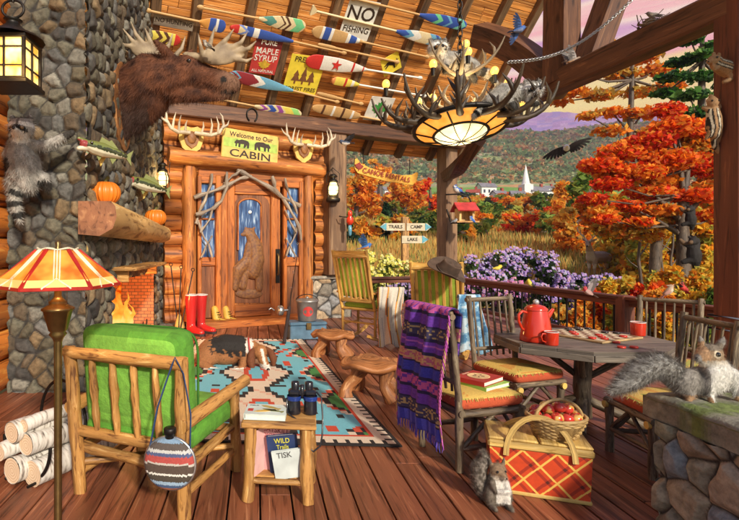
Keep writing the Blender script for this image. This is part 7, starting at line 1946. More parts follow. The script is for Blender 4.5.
organic('antler', fr, [('t', [(184, 60, 0, 4.5), (172, 60, 4, 5), (160, 56, 6, 5.5)]), ('e', (148, 50, 8), (22, 3.5, 10), 22), ('t', [(138, 45, 8, 3.2), (129, 36, 8, 2.2), (120, 24, 8, .7)]), ('t', [(144, 44, 8, 3.2), (134, 31, 8, 2.2), (129, 18, 8, .7)]),
    ('t', [(152, 46, 8, 3.2), (147, 34, 8, 2.2), (143, 24, 8, .7)]), ('t', [(162, 52, 6, 3.2), (168, 42, 6, 2.2), (172, 30, 6, .7)]), ('t', [(172, 57, 4, 3.2), (181, 47, 4, 2.2), (185, 34, 4, .7)]), ('t', [(134, 44, 8, 3), (122, 42, 8, 2.2), (112, 36, 8, .7)])], 1.1, bone, mo, M_bone, 2)
mb = MB(); c = fr(0, 0); x_ = -1.93-fr.loc.x+.05; mb.prism([(.52*math.cos(a)*(.8 if math.sin(a) < 0 else 1), .62*math.sin(a)) for a in [2*PI*k/30 for k in range(30)]], (x_, .1, -.1), (0, 1, 0), (0, 0, 1), .06); mb.build('backboard', M_plq, mo)
# ---- dog
fr = PX(235, 366, 6.9); dg_ = thing('dog', 'black brown and white hound asleep curled on the rug', 'dog', fr.loc)
def dc(x, y, d, n):
    k = nz(x, y, d, .3)*2
    brn_ = (.32, .13, .045); blk_ = (.02, .016, .014); wh = (.70, .64, .56)
    if y > 362.5 and x > 212 and x < 245 and d < -15: return wh
    if 246+k < x < 253+k and y < 352: return wh
    if x >= 252:
        if y > 359 and d < -17: return wh
        if abs(x-262.5-(y-350)*.25) < 1.3 and y > 346: return wh
        return (.36, .15, .05)
    if 211+k*6 < x < 246 and y < 352+k*7+(x-230)*.1: return blk_
    return brn_
organic('body', fr, [('e', (210, 352, 0), (13, 12, 12)), ('t', [(211, 350, 0, 12), (225, 347, 0, 13), (240, 348, 0, 12.5), (248, 349, 0, 10)]), ('e', (225, 355, 0), (18, 12, 10)), ('e', (208, 356, -7), (12, 7, 9)), ('t', [(203, 361, -12, 5), (215, 366, -19, 3.6), (231, 367, -22, 2.8)]),
    ('t', [(245, 356, -9, 5), (242, 364, -19, 3.3), (233, 366, -24, 2.8)]), ('t', [(248, 347, -1, 9), (255, 350, -4, 8)]), ('e', (260, 350, -8), (7.6, 7.6, 7)), ('t', [(262, 355, -14, 5), (265.5, 361, -21, 3.9), (267, 363.5, -25, 3.2)]), ('t', [(200, 354, 3, 3), (196, 361, 0, 2.4), (200, 364.5, -6, 1.8)])], .95, dc, dg_, M_fur, 2, 9000, 2.0, (-.5, 0, -.6), .09)
balls(fr, [(267.6, 363, -27.8, 1.7)], 'nose', M_nose, dg_); balls(fr, [(259.3, 353.2, -15.2, .9), (266.6, 352.8, -14.2, .9)], 'eye', M_eye, dg_)
for e_ in ([(254, 346, -9, 1.5), (251.5, 351, -13, 3.6), (251, 358, -16, 4.4), (252.5, 363.5, -18, 2.4)], [(266, 346, -8, 1.5), (270.5, 350, -10, 3.2), (273, 356, -12, 4), (273, 361, -13, 2.2)]): organic('ear', fr, [('t', e_)], .8, lambda x, y, d, n: (.17, .055, .02), dg_, M_fur, 2, 1500, 1.6, (0, 0, -1), .08)
mb = MB(); mb.tube([fr(250+1.5*math.cos(q), 348+10*math.cos(q), -1.5+10*math.sin(q)) for q in [2*PI*k/24 for k in range(24)]], .9*fr.s, 6, closed=True); mb.build('collar', M_red, dg_)
# ---- squirrels
def squirrel_big():
    fr = PX(708, 397, 2.93); t = thing('squirrel', 'big grey squirrel with white chest standing on the mossy pillar slab', 'squirrel', V((fr.loc.x, fr.loc.y, .745)))
    fr.loc = V((fr.loc.x, fr.loc.y, .745)); o = 3
    def sc_(x, y, d, n):
        y -= o
        hd = math.hypot(x-708, y-348)
        if 700 < x < 728 and y > 357 and d < -3+nz(x, y, d, .3)*3: return (.66, .63, .58)
        if y > 388: return (.34, .2, .1)
        if hd < 15:
            if math.hypot(x-708, y-347) < 3.6 and d < -5: return (.62, .52, .38)
            if y > 353: return (.60, .54, .46)
            if x < 702: return (.40, .24, .13)
            return (.30, .20, .12) if y > 343 else (.20, .16, .12)
        k = nz(x, y, d, .25); return (.25+.12*k, .225+.11*k, .20+.10*k)
    organic('body', fr, [('e', (708, 348+o, -2), (12, 9, 10)), ('t', [(700, 350+o, -4, 7.5), (694.5, 351.5+o, -6, 5), (691.5, 352+o, -7, 3.2)]), ('t', [(702, 341+o, 0, 3), (701, 335+o, 0, 2.6), (700, 331+o, 0, 1)]), ('t', [(716, 342+o, -2, 3.5), (720, 336+o, -2, 3.2), (722, 331+o, -2, 1)]),
        ('t', [(712, 354+o, 0, 10), (715, 364+o, 0, 13), (712, 374+o, 2, 15), (700, 378+o, 5, 14), (690, 380+o, 7, 12)]), ('e', (688, 376+o, 0), (13, 8, 13)), ('e', (722, 370+o, 2), (11, 9, 17)),
        ('t', [(705, 366+o, -8, 7), (702, 378+o, -9, 4.5), (702, 388+o, -9, 3.2), (700, 392+o, -13, 2.8)]), ('t', [(727, 368+o, -6, 7), (730, 380+o, -6, 5), (731, 389+o, -6, 3.4), (732, 393+o, -10, 2.8)]),
        ('t', [(688, 386+o, 0, 7), (686, 391+o, -5, 3.5), (680, 393+o, -10, 2.8)])], 1.15, sc_, t, M_fur, 2, 14000, 4.2, (-.2, 0, -1), .09)
    balls(fr, [(708.5, 347+o, -10.2, 2.5)], 'eye', M_eye, t); balls(fr, [(689.5, 351+o, -8.5, 1.2)], 'nose', M_nose, t)
    def tf(x, y, d, n):
        k = nz(x, y, d, .35); return mixc((.16, .14, .12), (.52, .50, .47), .4+k*1.3)
    organic('tail', fr, [('t', [(688, 382+o, 6, 7), (676, 366+o, 6, 10), (662, 360+o, 5, 11.5), (646, 366+o, 4, 11), (630, 378+o, 3, 9), (616, 386+o, 2, 4)])], 1.3, tf, t, M_fur, 2, 15000, 8.5, (-.9, 0, -.25), .10)
    for bx, by in ((700, 395), (732, 396)):
        for k in range(4): mb = MB(); mb.tube([fr(bx-3+k*1.9, by+o-2, -14), fr(bx-4+k*2.2, by+o, -17.5)], [1.0*fr.s, .5*fr.s], 6); mb.build('toe', M_claw, t)
squirrel_big()
fr = PX(495, 497, 3.18); t = thing('squirrel', 'small grey squirrel sitting upright on the deck left of the picnic basket', 'squirrel', V((fr.loc.x, fr.loc.y, .0)))
def sq2(x, y, d, n):
    if 492 < x < 506 and 470 < y < 492 and d < -3: return (.66, .62, .56)
    if math.hypot(x-497, y-462) < 9: return (.26, .17, .10) if y < 465 else (.5, .42, .33)
    k = nz(x, y, d, .3); return (.15+.08*k, .12+.06*k, .09+.05*k)
organic('body', fr, [('e', (497, 462, -2), (8, 7, 7)), ('t', [(499, 464, -7, 4), (500, 466, -11, 2.4)]), ('t', [(491, 457, 0, 2), (489, 451, 0, .9)]), ('t', [(503, 457, 0, 2), (504, 451, 0, .9)]), ('t', [(497, 468, 0, 7.5), (496, 478, 1, 10), (494, 487, 1, 11)]),
    ('e', (489, 488, -4), (6, 6, 8)), ('e', (504, 488, -4), (6, 6, 8)), ('t', [(488, 494, -6, 3.2), (489, 495, -14, 2.2)]), ('t', [(504, 494, -6, 3.2), (505, 495, -14, 2.2)]), ('t', [(490, 473, -5, 3.4), (492, 480, -9, 2.6), (498, 478, -13, 2)]), ('t', [(503, 473, -5, 3.4), (505, 480, -9, 2.6), (500, 478, -13, 2)])],
    .8, sq2, t, M_fur, 2, 9000, 2.6, (0, 0, -1), .07)
organic('tail', fr, [('t', [(488, 492, 7, 5), (483, 480, 8, 7), (483, 466, 8, 7), (488, 455, 7, 5.5), (486, 449, 5, 3)])], .9, lambda x, y, d, n: mixc((.10, .08, .06), (.36, .31, .26), .4+nz(x, y, d, .4)*1.3), t, M_fur, 2, 7000, 4.5, (-.3, 0, .8), .07)
balls(fr, [(493.6, 461, -8.3, 1.3), (501.5, 461, -7.8, 1.3)], 'eye', M_eye, t); balls(fr, [(500.3, 465.6, -13, .9)], 'nose', M_nose, t)
# ---- chipmunks on the near post
def chipc(x0, y0, x1, y1):
    l = math.hypot(x1-x0, y1-y0); ux, uy = (x1-x0)/l, (y1-y0)/l
    def f(x, y, d, n):
        p = (x-x0)*(-uy)+(y-y0)*ux; a = (x-x0)*ux+(y-y0)*uy
        if a > 1:
            q = abs(p-1.5)
            if 1.0 < q < 2.0 or 3.2 < q < 4.2: return (.03, .02, .015)
            if 2.0 <= q <= 3.2: return (.66, .58, .44)
        return (.40, .23, .11) if n[1] < .4 or 1 else (.6, .5, .4)
    return f
fr = PX(722, 68, 6.02); t = thing('chipmunk', 'striped chipmunk sitting high on the near post nibbling', 'chipmunk', fr.loc)
organic('body', fr, [('e', (713, 61, -2), (6.5, 5, 5.5)), ('t', [(709, 62, -3, 3.5), (706, 63, -3, 2)]), ('e', (713, 54.5, -1), (1.8, 1.2, 2.6)), ('e', (718, 55, -1), (1.8, 1.2, 2.6)), ('t', [(717, 64, 0, 6), (726, 67, 1, 8), (733, 72, 1, 7.5)]), ('t', [(714, 68, -3, 2.6), (710, 71, -5, 1.8), (708, 67, -6, 1.5)]), ('e', (731, 77, -3), (5.5, 4, 5)), ('t', [(728, 80, -4, 2.2), (720, 83, -4, 1.6)]), ('t', [(737, 72, 2, 3), (744, 62, 3, 3), (746, 50, 3, 2)])], .75, chipc(713, 60, 733, 68), t, M_fur, 2, 6000, 1.6, (.6, 0, -.6), .06)
balls(fr, [(711, 59.5, -6.6, 1.1)], 'eye', M_eye, t); balls(fr, [(704.8, 63, -4, .8)], 'nose', M_nose, t)
fr = PX(714, 122, 6.1); t = thing('chipmunk', 'striped chipmunk climbing head up below the other on the near post', 'chipmunk', fr.loc)
organic('body', fr, [('e', (711, 103, -2), (5, 4.5, 5.5)), ('t', [(710, 99, -2, 3), (709, 96.5, -2, 1.8)]), ('e', (706.5, 101, -1), (1.4, 1.2, 2.2)), ('e', (716, 102, -1), (1.4, 1.2, 2.2)), ('t', [(712, 108, 0, 5), (714, 118, 0, 6.5), (714, 128, 0, 7), (715, 134, 0, 5)]), ('t', [(716, 110, -1, 2.4), (721, 106, 1, 1.8), (723, 101, 2, 1.4)]), ('t', [(708, 110, -1, 2.4), (705, 107, 2, 1.6)]), ('t', [(718, 130, -1, 3), (721, 136, 1, 2), (721, 141, 2, 1.5)]), ('t', [(710, 132, -1, 3), (708, 138, 2, 1.6)]), ('t', [(715, 136, 2, 2.6), (718, 145, 3, 3), (722, 153, 3, 1.6)])], .75, chipc(711.8, 108, 713.8, 134), t, M_fur, 2, 6000, 1.6, (0, 0, -1), .06)
balls(fr, [(707.5, 102, -5.2, 1.0), (713.5, 102, -6, 1.0)], 'eye', M_eye, t)
# ---- deer
def deer(lab, px, py, Y, antl, sgn, rz=0):
    s = Y/F; b_ = P(px, py, Y); t = thing('deer', lab, 'deer', (b_.x, b_.y, terr(b_.x, b_.y)), rz, None, 1.0)
    def dcol(x, y, d, n):
        k = nz(x, y, d, 2)*.4; c = (.30+.1*k, .215+.06*k, .15+.03*k)
        if x < -.55 and y < -1.12 and n[1] < -.2: c = (.36, .24, .14)
        if y > -.75 and abs(x) < .5 and y < -.6: c = (.5, .42, .32)
        if x < -.52 and -1.2 < y < -.85: c = (.45, .36, .26)
        return c
    pr = [('t', [(-.42, -1.0, 0, .20), (-.1, -.98, 0, .23), (.25, -1.0, 0, .22), (.48, -1.02, 0, .19)]), ('t', [(-.48, -1.08, 0, .15), (-.60, -1.28, 0, .11), (-.66, -1.44, 0, .09)]), ('e', (-.68, -1.5, 0), (.12, .09, .11)), ('t', [(-.72, -1.48, -.02, .085), (-.84, -1.42, -.08, .055), (-.90, -1.40, -.1, .045)]),
          ('t', [(-.64, -1.56, -.08, .035), (-.62, -1.62, -.2, .05), (-.60, -1.66, -.27, .012)]), ('t', [(-.62, -1.56, .08, .035), (-.58, -1.64, .2, .05), (-.56, -1.68, .27, .012)]),
          ('t', [(.55, -1.1, 0, .05), (.68, -.98, 0, .05), (.70, -.85, 0, .02)])]
    for x, d in ((-.42, -.1), (-.38, .1)): pr.append(('t', [(x, -.95, d, .12), (x-.02, -.6, d, .055), (x, -.35, d, .035), (x, -.03, d, .032)]))
    for x, d in ((.42, -.1), (.46, .1)): pr.append(('t', [(x, -1.0, d, .16), (x-.04, -.66, d, .08), (x+.08, -.42, d, .04), (x+.02, -.03, d, .032)]))
    organic('body', None, pr, .028, dcol, t, M_fur, 2, own=False)
    for d in (-.05, .05):
        mb = MB(); mb.ell((-.75, d*1.9, 1.52), .018); mb.build('eye', M_eye, t)
    mb = MB(); mb.ell((-.94, -.1, 1.40), (.03, .035, .03)); mb.build('nose', M_nose, t)
    if antl:
        for sg_ in (-1, 1):
            mb = MB(); mb.tube([(-.66, sg_*.05, 1.58), (-.62, sg_*.18, 1.74), (-.70, sg_*.32, 1.92), (-.86, sg_*.30, 2.06)], [.03, .026, .02, .006], 6, True)
            for q in (((-.64, sg_*.14, 1.70), (-.78, sg_*.12, 1.86)), ((-.66, sg_*.26, 1.84), (-.72, sg_*.24, 2.06)), ((-.72, sg_*.32, 1.94), (-.62, sg_*.40, 2.12))): mb.tube([q[0], q[1]], [.022, .005], 5)
            mb.build('antler', M_antler, t)
    return t
deer('antlered buck standing behind the asters looking over the railing', 598, 256, 20.5, True, 1, R(30)).scale = (1.12,)*3
deer('doe without antlers standing behind the buck', 619, 258, 21.5, False, 1, R(150)).scale = (1.05,)*3
# ---- bear cubs on the maple trunk
def cub(lab, px, py, Y, k):
    fr = PX(px, py, Y); t = thing('bear_cub', lab, 'bear', fr.loc, 0, None, k)
    organic('body', fr, [('t', [(px, py-4, 0, 5), (px+1, py+2, 0, 6.5), (px+1, py+7, 0, 6)]), ('e', (px-1, py-11, -2), (4.5, 4, 4.2)), ('t', [(px-4, py-10, -4, 2.6), (px-7, py-9.5, -5, 1.8)]), ('e', (px-3.5, py-15, 0), (1.5, 1, 1.5)), ('e', (px+2, py-15, 0), (1.5, 1, 1.5)),
        ('t', [(px-3, py-6, 0, 2.8), (px-8, py-9, 2, 2.2), (px-10, py-12, 3, 1.8)]), ('t', [(px+4, py-5, 0, 2.8), (px+6, py-12, 2, 2.2)]), ('t', [(px-3, py+8, 0, 3.4), (px-8, py+10, 2, 2.4)]), ('t', [(px+4, py+9, 0, 3.4), (px+4, py+15, 2, 2.4)])], .6,
        lambda x, y, d, n: (.02, .016, .014) if not (x < px-5.5 and y < py-7) else (.14, .08, .04), t, M_fur, 2, 2500, 1.4, (0, 0, -1), .06)
cub('smaller black bear cub high in the fork of the maple', 690, 217, 15.0, .75); cub('larger black bear cub lower on the maple trunk', 693, 252, 14.9, 1.0)

# ---- birds
def wing(par, root, span, chord, ln, w_, ca, cb, n=8):
    """feathered wing: span & chord directions (unit), ln length, w_ chord width"""
    S_ = V(span).normalized(); C_ = V(chord); C_ = (C_-S_*C_.dot(S_)).normalized(); root = V(root)
    mb = MB(); mb.color(cb)
    for k in range(n):
        u = k/(n-1); base = root+S_*ln*.62*u; ang = u**1.5*1.15; d = (C_*math.cos(ang)+S_*math.sin(ang)).normalized(); l = w_*(1.0+.65*u) if u < 1 else w_*1.5
        x = S_*.5-C_*.1; side_ = (S_*math.cos(ang)-C_*math.sin(ang)).normalized(); wd_ = ln*.085
        N_ = S_.cross(C_)*.012*ln*(k % 2)
        q = [base-side_*wd_*.6, base+side_*wd_*.6, base+d*l*.8+side_*wd_, base+d*l*1.0+side_*wd_*.3, base+d*l*.95-side_*wd_*.6]
        q = [p+N_ for p in q]; nn = S_.cross(C_)*.006*ln
        mb.add([p+nn for p in q]+[p-nn for p in q], [(0, 1, 2, 3, 4), (9, 8, 7, 6, 5)]+[(i, 5+i, 5+(i+1) % 5, (i+1) % 5) for i in range(5)])
    wg = mb.build('wing', M_feather, par)
    mb = MB(); mb.color(ca); nn = S_.cross(C_)*.016*ln
    q = [root-C_*w_*.15, root+S_*ln*.3-C_*w_*.22, root+S_*ln*.62-C_*w_*.12, root+S_*ln*.78+C_*w_*.10, root+S_*ln*.62+C_*w_*.38, root+S_*ln*.3+C_*w_*.42, root+C_*w_*.5]
    m_ = len(q); mb.add([p+nn for p in q]+[p-nn for p in q], [tuple(range(m_)), tuple(range(2*m_-1, m_-1, -1))]+[(i, m_+i, m_+(i+1) % m_, (i+1) % m_) for i in range(m_)]); mb.build('wing_coverts', M_feather, wg)
def bird(lab, px, py, Y, size, rz, cols, pose='perch', pitch=20, crest=False, wings=None, cat='bird', group=None, beak=(.1, .08, .06), bill=1.0):
    """size = body length in pixels; faces +x before rz. cols: back, belly, head, wing, tail, face"""
    back, belly, head, wingc, tailc, face = cols
    t = thing('bird', lab, cat, P(px, py, Y), rz, group, size*Y/F/10.0)
    Rp = Matrix.Rotation(R(-pitch), 4, 'Y')
    def bc_(x, y, d, n):
        v = V((x, d, -y)); v = Rp.inverted().to_3x3() @ v
        if v.x > 1.9: 
            if face and abs(v.z-1.0) < .55 and v.x > 2.6: return face
            return head if v.z > .1 or not face else face
        nn = Rp.inverted().to_3x3() @ V(n)
        return belly if nn.z < .0 else back
    def q(x, z, y=0): v = Rp @ V((x, y, z)); return (v.x, -v.z, v.y)
    pr = [('t', [(*q(-2.6, .1), .9), (*q(-1.0, 0), 1.65), (*q(.6, 0), 1.85), (*q(1.8, .5), 1.5)]), ('e', q(2.6, 1.0), (1.35, 1.2, 1.25))]
    if crest: pr.append(('t', [(*q(2.4, 1.8), .7), (*q(1.9, 2.7), .4), (*q(1.5, 3.3), .12)]))
    organic('body', None, pr, .22, bc_, t, M_feather, 2, own=False)
    mb = MB(Rp); mb.tube([(3.6, 0, .95), (3.6+.9*bill, 0, .8), (3.6+1.5*bill, 0, .65)], [.42, .26, .04], 7); mb.build('beak', plain('beak', beak, .4), t)
    for s_ in (-1, 1): mb = MB(Rp); mb.ell((3.15, s_*.98, 1.25), .22, None, 8, 6); mb.build('eye', M_eye, t)
    mb = MB(Rp); mb.color(tailc)
    for k in range(5): a = (k-2)*.10; mb.prism([(-2.6, -.28+a*1.5), (-2.6, .28+a*1.5), (-6.2+abs(a)*1.5, .38+a*7), (-6.5+abs(a)*1.5, a*7), (-6.2+abs(a)*1.5, -.38+a*7)][::-1], (0, 0, .2+.05*k), (1, 0, 0), (0, 1, 0), .1)
    mb.build('tail', M_feather, t)
    if pose == 'perch':
        for s_ in (-1, 1):
            mb = MB(Rp); mb.color(wingc); mb.ell((-.9, s_*1.35, .25), (2.6, .45, 1.05), Matrix.Rotation(R(8), 3, 'Y'), 14, 8); mb.color(tuple(c*.45 for c in wingc))
            for k in range(3): mb.box((-2.2, s_*(1.62-.1*k), .35-.32*k), (2.6, .18, .14), Matrix.Rotation(R(6), 3, 'Y'))
            mb.build('wing', M_feather, t)
            mb = MB(); mb.tube([(0, s_*.6, -1.3), (.2, s_*.6, -2.6), (1.0, s_*.6, -2.75)], .12, 5); mb.build('foot', M_claw, t)
    else:
        for s_, (sp, ch_) in zip((-1, 1), wings): wing(t, (0.6, s_*.9, .8), sp, ch_, 8.0*1.0, 3.2, wingc, tuple(c*.4 for c in wingc))
    return t
BLU = ((.06, .16, .50), (.70, .68, .66), (.05, .14, .46), (.05, .15, .50), (.05, .14, .46), (.62, .64, .68)); BB = ((.05, .17, .48), (.50, .22, .09), (.05, .17, .50), (.06, .20, .52), (.04, .12, .38), None)
bird('blue jay perched on the bracket of the far deck post above the feeder', 457, 190, 12.4, 16, R(-150), BLU, 'perch', 20, True, bill=.8)
bird('blue jay at the right side of the red roofed feeder', 472, 220, 12.1, 11, R(150), BLU, 'perch', 45, True)
bird('grey titmouse at the left side of the red roofed feeder', 455, 221, 12.1, 8, R(15), ((.25, .26, .28), (.6, .55, .5), (.3, .3, .33), (.22, .23, .25), (.2, .2, .22), None), 'perch', 20, True)
bird('bluebird flying between the corner post and the signpost', 366, 247, 10.6, 15, R(-15), BB, 'fly', 15, False, [((-.1, -.5, 1.0), (-1, 0, .1)), ((-.5, .8, .7), (-1, 0, .2))])
bird('bluebird flying under the roof edge above the arched brace', 519, 30, 8.2, 17, R(-8), ((.05, .12, .34), (.16, .2, .34), (.05, .13, .40), (.05, .12, .36), (.05, .09, .26), None), 'fly', 10, False, [((-.3, -.5, 1.0), (-1, 0, .1)), ((-.3, .3, -1.0), (-1, 0, -.2))])
bird('dark swallow with spread wings by the top of the corner post', 345, 143, 10.3, 15, R(170), ((.07, .09, .14), (.60, .55, .5), (.06, .08, .14), (.06, .08, .13), (.04, .05, .1), None), 'fly', 5, False, [((-.2, -.7, .5), (-1, 0, -.3)), ((-.6, .7, .5), (-1, 0, .1))])
bird('brown robin landing on the tie beam with both wings raised', 574, 61, 8.62, 17, R(-12), ((.30, .22, .17), (.55, .30, .14), (.30, .20, .14), (.42, .38, .36), (.3, .25, .2), None), 'fly', 5, False, [((-.45, -.3, 1.3), (-1, 0, 0)), ((-.75, .3, 1.1), (-1, 0, .2))])
bird('small hen bird sitting in the nest on the tie beam', 652, 15, 7.19, 14, R(170), ((.20, .16, .13), (.35, .28, .2), (.2, .16, .13), (.17, .14, .12), (.15, .12, .1), None), 'perch', 10)
bird('goldfinch perched on the back rail of the chair behind the coffee pot', 530, 283.5, 4.95, 13, R(-160), ((.72, .56, .06), (.76, .62, .12), (.70, .55, .06), (.05, .045, .04), (.06, .05, .05), None), 'perch', 35, bill=.6)
bird('goldfinch flying over the railing beside the brown hat', 497, 268, 6.6, 13, R(-10), ((.72, .56, .06), (.76, .62, .12), (.70, .55, .06), (.05, .045, .04), (.04, .04, .04), None), 'fly', 8, False, [((-.5, -.5, .9), (-1, 0, .1)), ((-.2, .8, .7), (-1, 0, .1))])
bird('rosy finch flying with raised wings in front of the railing', 588, 292, 6.4, 16, R(170), ((.42, .22, .20), (.60, .40, .36), (.55, .06, .08), (.36, .30, .30), (.3, .22, .2), None), 'fly', 35, False, [((-.55, -.4, 1.1), (-1, 0, 0)), ((-.35, .4, 1.2), (-1, 0, .1))])
bird('red male cardinal on the back of the far right chair', 683, 288, 5.18, 15, R(-165), ((.58, .03, .02), (.66, .05, .03), (.60, .03, .02), (.42, .03, .03), (.40, .02, .02), (.03, .01, .01)), 'perch', 42, True, beak=(.7, .2, .05), bill=.7)
bird('tan female cardinal on the back of the far right chair', 669, 291, 5.12, 17, R(-20), ((.46, .34, .24), (.60, .50, .38), (.46, .32, .22), (.44, .22, .18), (.50, .26, .22), None), 'perch', 50, True, beak=(.7, .25, .08), bill=.7)
bird('small speckled bird perched on the moose antler', 207, 45, 6.5, 15, R(190), ((.16, .12, .09), (.55, .5, .42), (.3, .26, .22), (.12, .1, .08), (.1, .08, .07), None), 'perch', 35)
eg = bird('bald eagle soaring over the valley with wings spread wide', 566, 149, 32, 20, R(-115), ((.022, .016, .012), (.022, .016, .012), (.75, .73, .70), (.025, .018, .014), (.05, .04, .03), None), 'fly', -6, False, [((.0, -.95, -.30), (-.35, .25, -1)), ((.0, .85, .5), (-.35, .2, -1))], beak=(.7, .45, .05))
for w_ in [c for c in eg.children if c.name.startswith('wing')]: w_.scale = (1.08,)*3
# nest
p = V((5.68, 7.19, 4.83)); mb = MB(); rn = random.Random(8)
for k in range(90):
    a = rn.uniform(0, 2*PI); r = rn.uniform(.08, .17); z = rn.uniform(-.03, .06)
    q = [V((r*math.cos(a+da)*(1+rn.uniform(-.1, .1)), r*math.sin(a+da), z+rn.uniform(-.012, .012))) for da in (0, .5, 1.0, 1.4)]
    if k % 9 == 0: q[-1] = q[-1]*1.5+V((0, 0, .05))
    mb.tube([p+v_ for v_ in q], .006, 4, False)
mb.build('bird_nest', M_branch, None, 'round twig bird nest resting on the slanting tie beam', 'nest')
# ---- feeder house on the far post
fr = PX(465, 214, 12.25); t = thing('bird_feeder', 'small wooden bird feeder with red roof on the far deck post', 'bird feeder', fr.loc); s_ = fr.s
mb = MB(); mb.box((0, 0, -8*s_), (22*s_, 16*s_, 1.5*s_)); mb.build('tray', M_chairwood, t)
mb = MB(); mb.box((-7*s_, 0, -1*s_), (2*s_, 12*s_, 13*s_)); mb.box((6*s_, 0, -1*s_), (2*s_, 12*s_, 13*s_)); mb.box((-.5*s_, 4*s_, -1*s_), (12*s_, 1*s_, 13*s_)); mb.build('wall', M_mantel, t)
mb = MB(); mb.bar((-11*s_, -5*s_, 7*s_), (10*s_, -5*s_, 7*s_), 14*s_, 1.2*s_, up=(0, -.6, .8)); mb.bar((-11*s_, 5*s_, 7*s_), (10*s_, 5*s_, 7*s_), 14*s_, 1.2*s_, up=(0, .6, .8)); mb.build('roof', M_red, t)
mb = MB(); mb.tube([(-16*s_, 6*s_, 5*s_), (-14*s_, 0, -9*s_), (0, 0, -9*s_)], .02, 6); mb.tube([(-17*s_, 6*s_, 20*s_), (-6*s_, 0, 20*s_), (4*s_, 0, 17*s_), (6*s_, 0, 12*s_)], .02, 6); mb.build('bracket', M_iron, t)
fr = PX(350, 222, 10.9); s_ = fr.s; t = thing('hummingbird_feeder', 'red hummingbird feeder with blue bottle hanging from the corner post', 'bird feeder', fr.loc)
mb = MB(); mb.lathe([(0, 12*s_), (2*s_, 11*s_), (2.4*s_, 7*s_), (1.6*s_, 6*s_), (3.4*s_, 4*s_), (3.6*s_, 0), (1.8*s_, -3*s_), (0, -3*s_)], seg=14); mb.build('red_body', M_enam, t)
mb = MB(); mb.lathe([(0, -3*s_), (1.6*s_, -3.5*s_), (1.9*s_, -8*s_), (1.5*s_, -13*s_), (0, -14*s_)], seg=14); mb.build('blue_bottle', plain('blue_glass', (.12, .34, .48), .1), t)
mb = MB(); mb.tube([(-10*s_, .1, 6*s_), (-6*s_, 0, 5*s_), (0, 0, 5*s_)], .015, 6); mb.build('bracket', M_iron, t)
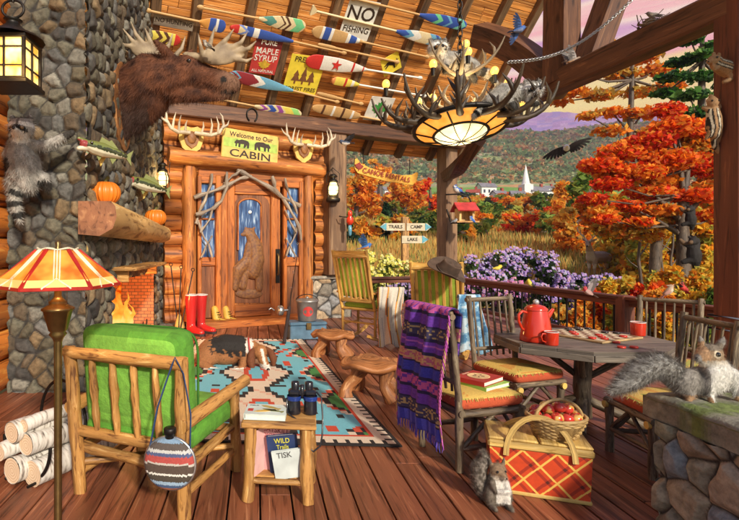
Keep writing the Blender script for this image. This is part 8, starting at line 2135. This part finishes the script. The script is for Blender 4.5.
# ---- mounted bass
def bass(lab, px, py, Y, L_, tilt_, fl=1):
    fr = PX(px, py, Y); t = thing('mounted_fish', lab, 'mounted fish', fr.loc, R(12)); h = L_/2; k = L_/50
    def fc__(x, y, d, n):
        v = (y-py)/ (7*k)
        if x < px-h+7*k and abs(y-py+1*k) < 3*k and d < 0 and x < px-h+4.5*k: return (.30, .05, .05)
        if abs(v) < .22+.25*nz(x, y, 0, .5): return (.04, .05, .02)
        return (.16, .19, .05) if v < 0 else (.66, .62, .46)
    organic('body', fr, [('t', [(px-h+3*k, py-1*k, 0, 4.2*k), (px-h+12*k, py, 0, 6.6*k), (px-4*k, py, 0, 7.2*k), (px+h*.5, py, 0, 4.6*k), (px+h*.82, py, 0, 2.3*k)]), ('t', [(px-h+5*k, py+2*k, 0, 3.5*k), (px-h-1.5*k, py+4.5*k, 0, 2*k)]), ('t', [(px-h+4*k, py-3*k, 0, 3*k), (px-h-2.5*k, py-4.5*k, 0, 1.8*k)])], .55*k, fc__, t, M_gloss, 2)
    mb = MB(); mb.ell(fr(px-h+1.5*k, py+.0*k, 0), (2.6*k*fr.s, 2.4*k*fr.s, 2.6*k*fr.s)); mb.build('open_mouth', plain('mouth_red', (.22, .02, .02), .4), t)
    mb = MB(); mb.usecol = True; mb.color((.22, .24, .08))
    def fin(pts): mb.prism([((x-px)*fr.s, (py-y)*fr.s) for x, y in pts][::-1], (0, -.5*k*fr.s, 0), (1, 0, 0), (0, 0, 1), 1.0*k*fr.s)
    fin([(px+h*.78, py), (px+h*1.12, py-8*k), (px+h*1.04, py), (px+h*1.12, py+8*k)]); fin([(px-8*k, py-6*k), (px-6*k, py-12*k), (px+2*k, py-10*k), (px+4*k, py-12*k), (px+12*k, py-5*k)]); fin([(px+4*k, py+5*k), (px+8*k, py+11*k), (px+12*k, py+4*k)]); fin([(px-10*k, py+5*k), (px-6*k, py+11*k), (px-3*k, py+6*k)])
    mb.build('fins', M_vc, t)
    balls(fr, [(px-h+8*k, py-2.5*k, -5.4*k, 1.5*k)], 'eye', M_eye, t)
    mb = MB(); mb.prism([(-6*k*fr.s, 0), (0, 14*k*fr.s), (6*k*fr.s, 0), (0, -14*k*fr.s)][::-1], (0, 7*k*fr.s, 0), (1, 0, 0), (0, 0, 1), 2*k*fr.s); mb.build('plaque', M_signw, t)
    t.rotation_euler = (0, R(tilt_), R(42)); return t
bass('mounted largemouth bass on the chimney above the larger pumpkin', 106, 151, 5.55, 52, 8); bass('mounted bass lower on the chimney beside the left oil lantern', 149, 186, 7.85, 46, 10)
# ------------------------------------------------------------ the air over the valley
mb = MB(); x0, x1, y0, y1, z0, z1 = -900, 2600, -70, 1290, -9, 420
mb.add([(x0, y0, z0), (x1, y0, z0), (x1, y1, z0), (x0, y1, z0), (x0, y0, z1), (x1, y0, z1), (x1, y1, z1), (x0, y1, z1)], [(0, 3, 2, 1), (4, 5, 6, 7), (0, 1, 5, 4), (1, 2, 6, 5), (2, 3, 7, 6), (3, 0, 4, 7)])
M_hz = bpy.data.materials.new('valley_haze'); M_hz.use_nodes = True; nt = M_hz.node_tree; nt.nodes.clear()
vo = nt.nodes.new('ShaderNodeVolumePrincipled'); oo = nt.nodes.new('ShaderNodeOutputMaterial'); L(nt, vo.outputs[0], oo.inputs['Volume'])
vo.inputs['Color'].default_value = (.70, .58, .92, 1); vo.inputs['Density'].default_value = .00034; vo.inputs['Anisotropy'].default_value = .0
mb.build('haze', M_hz, kind='stuff')
sc.cycles.volume_bounces = 0
bpy.data.scenes.remove(TS)
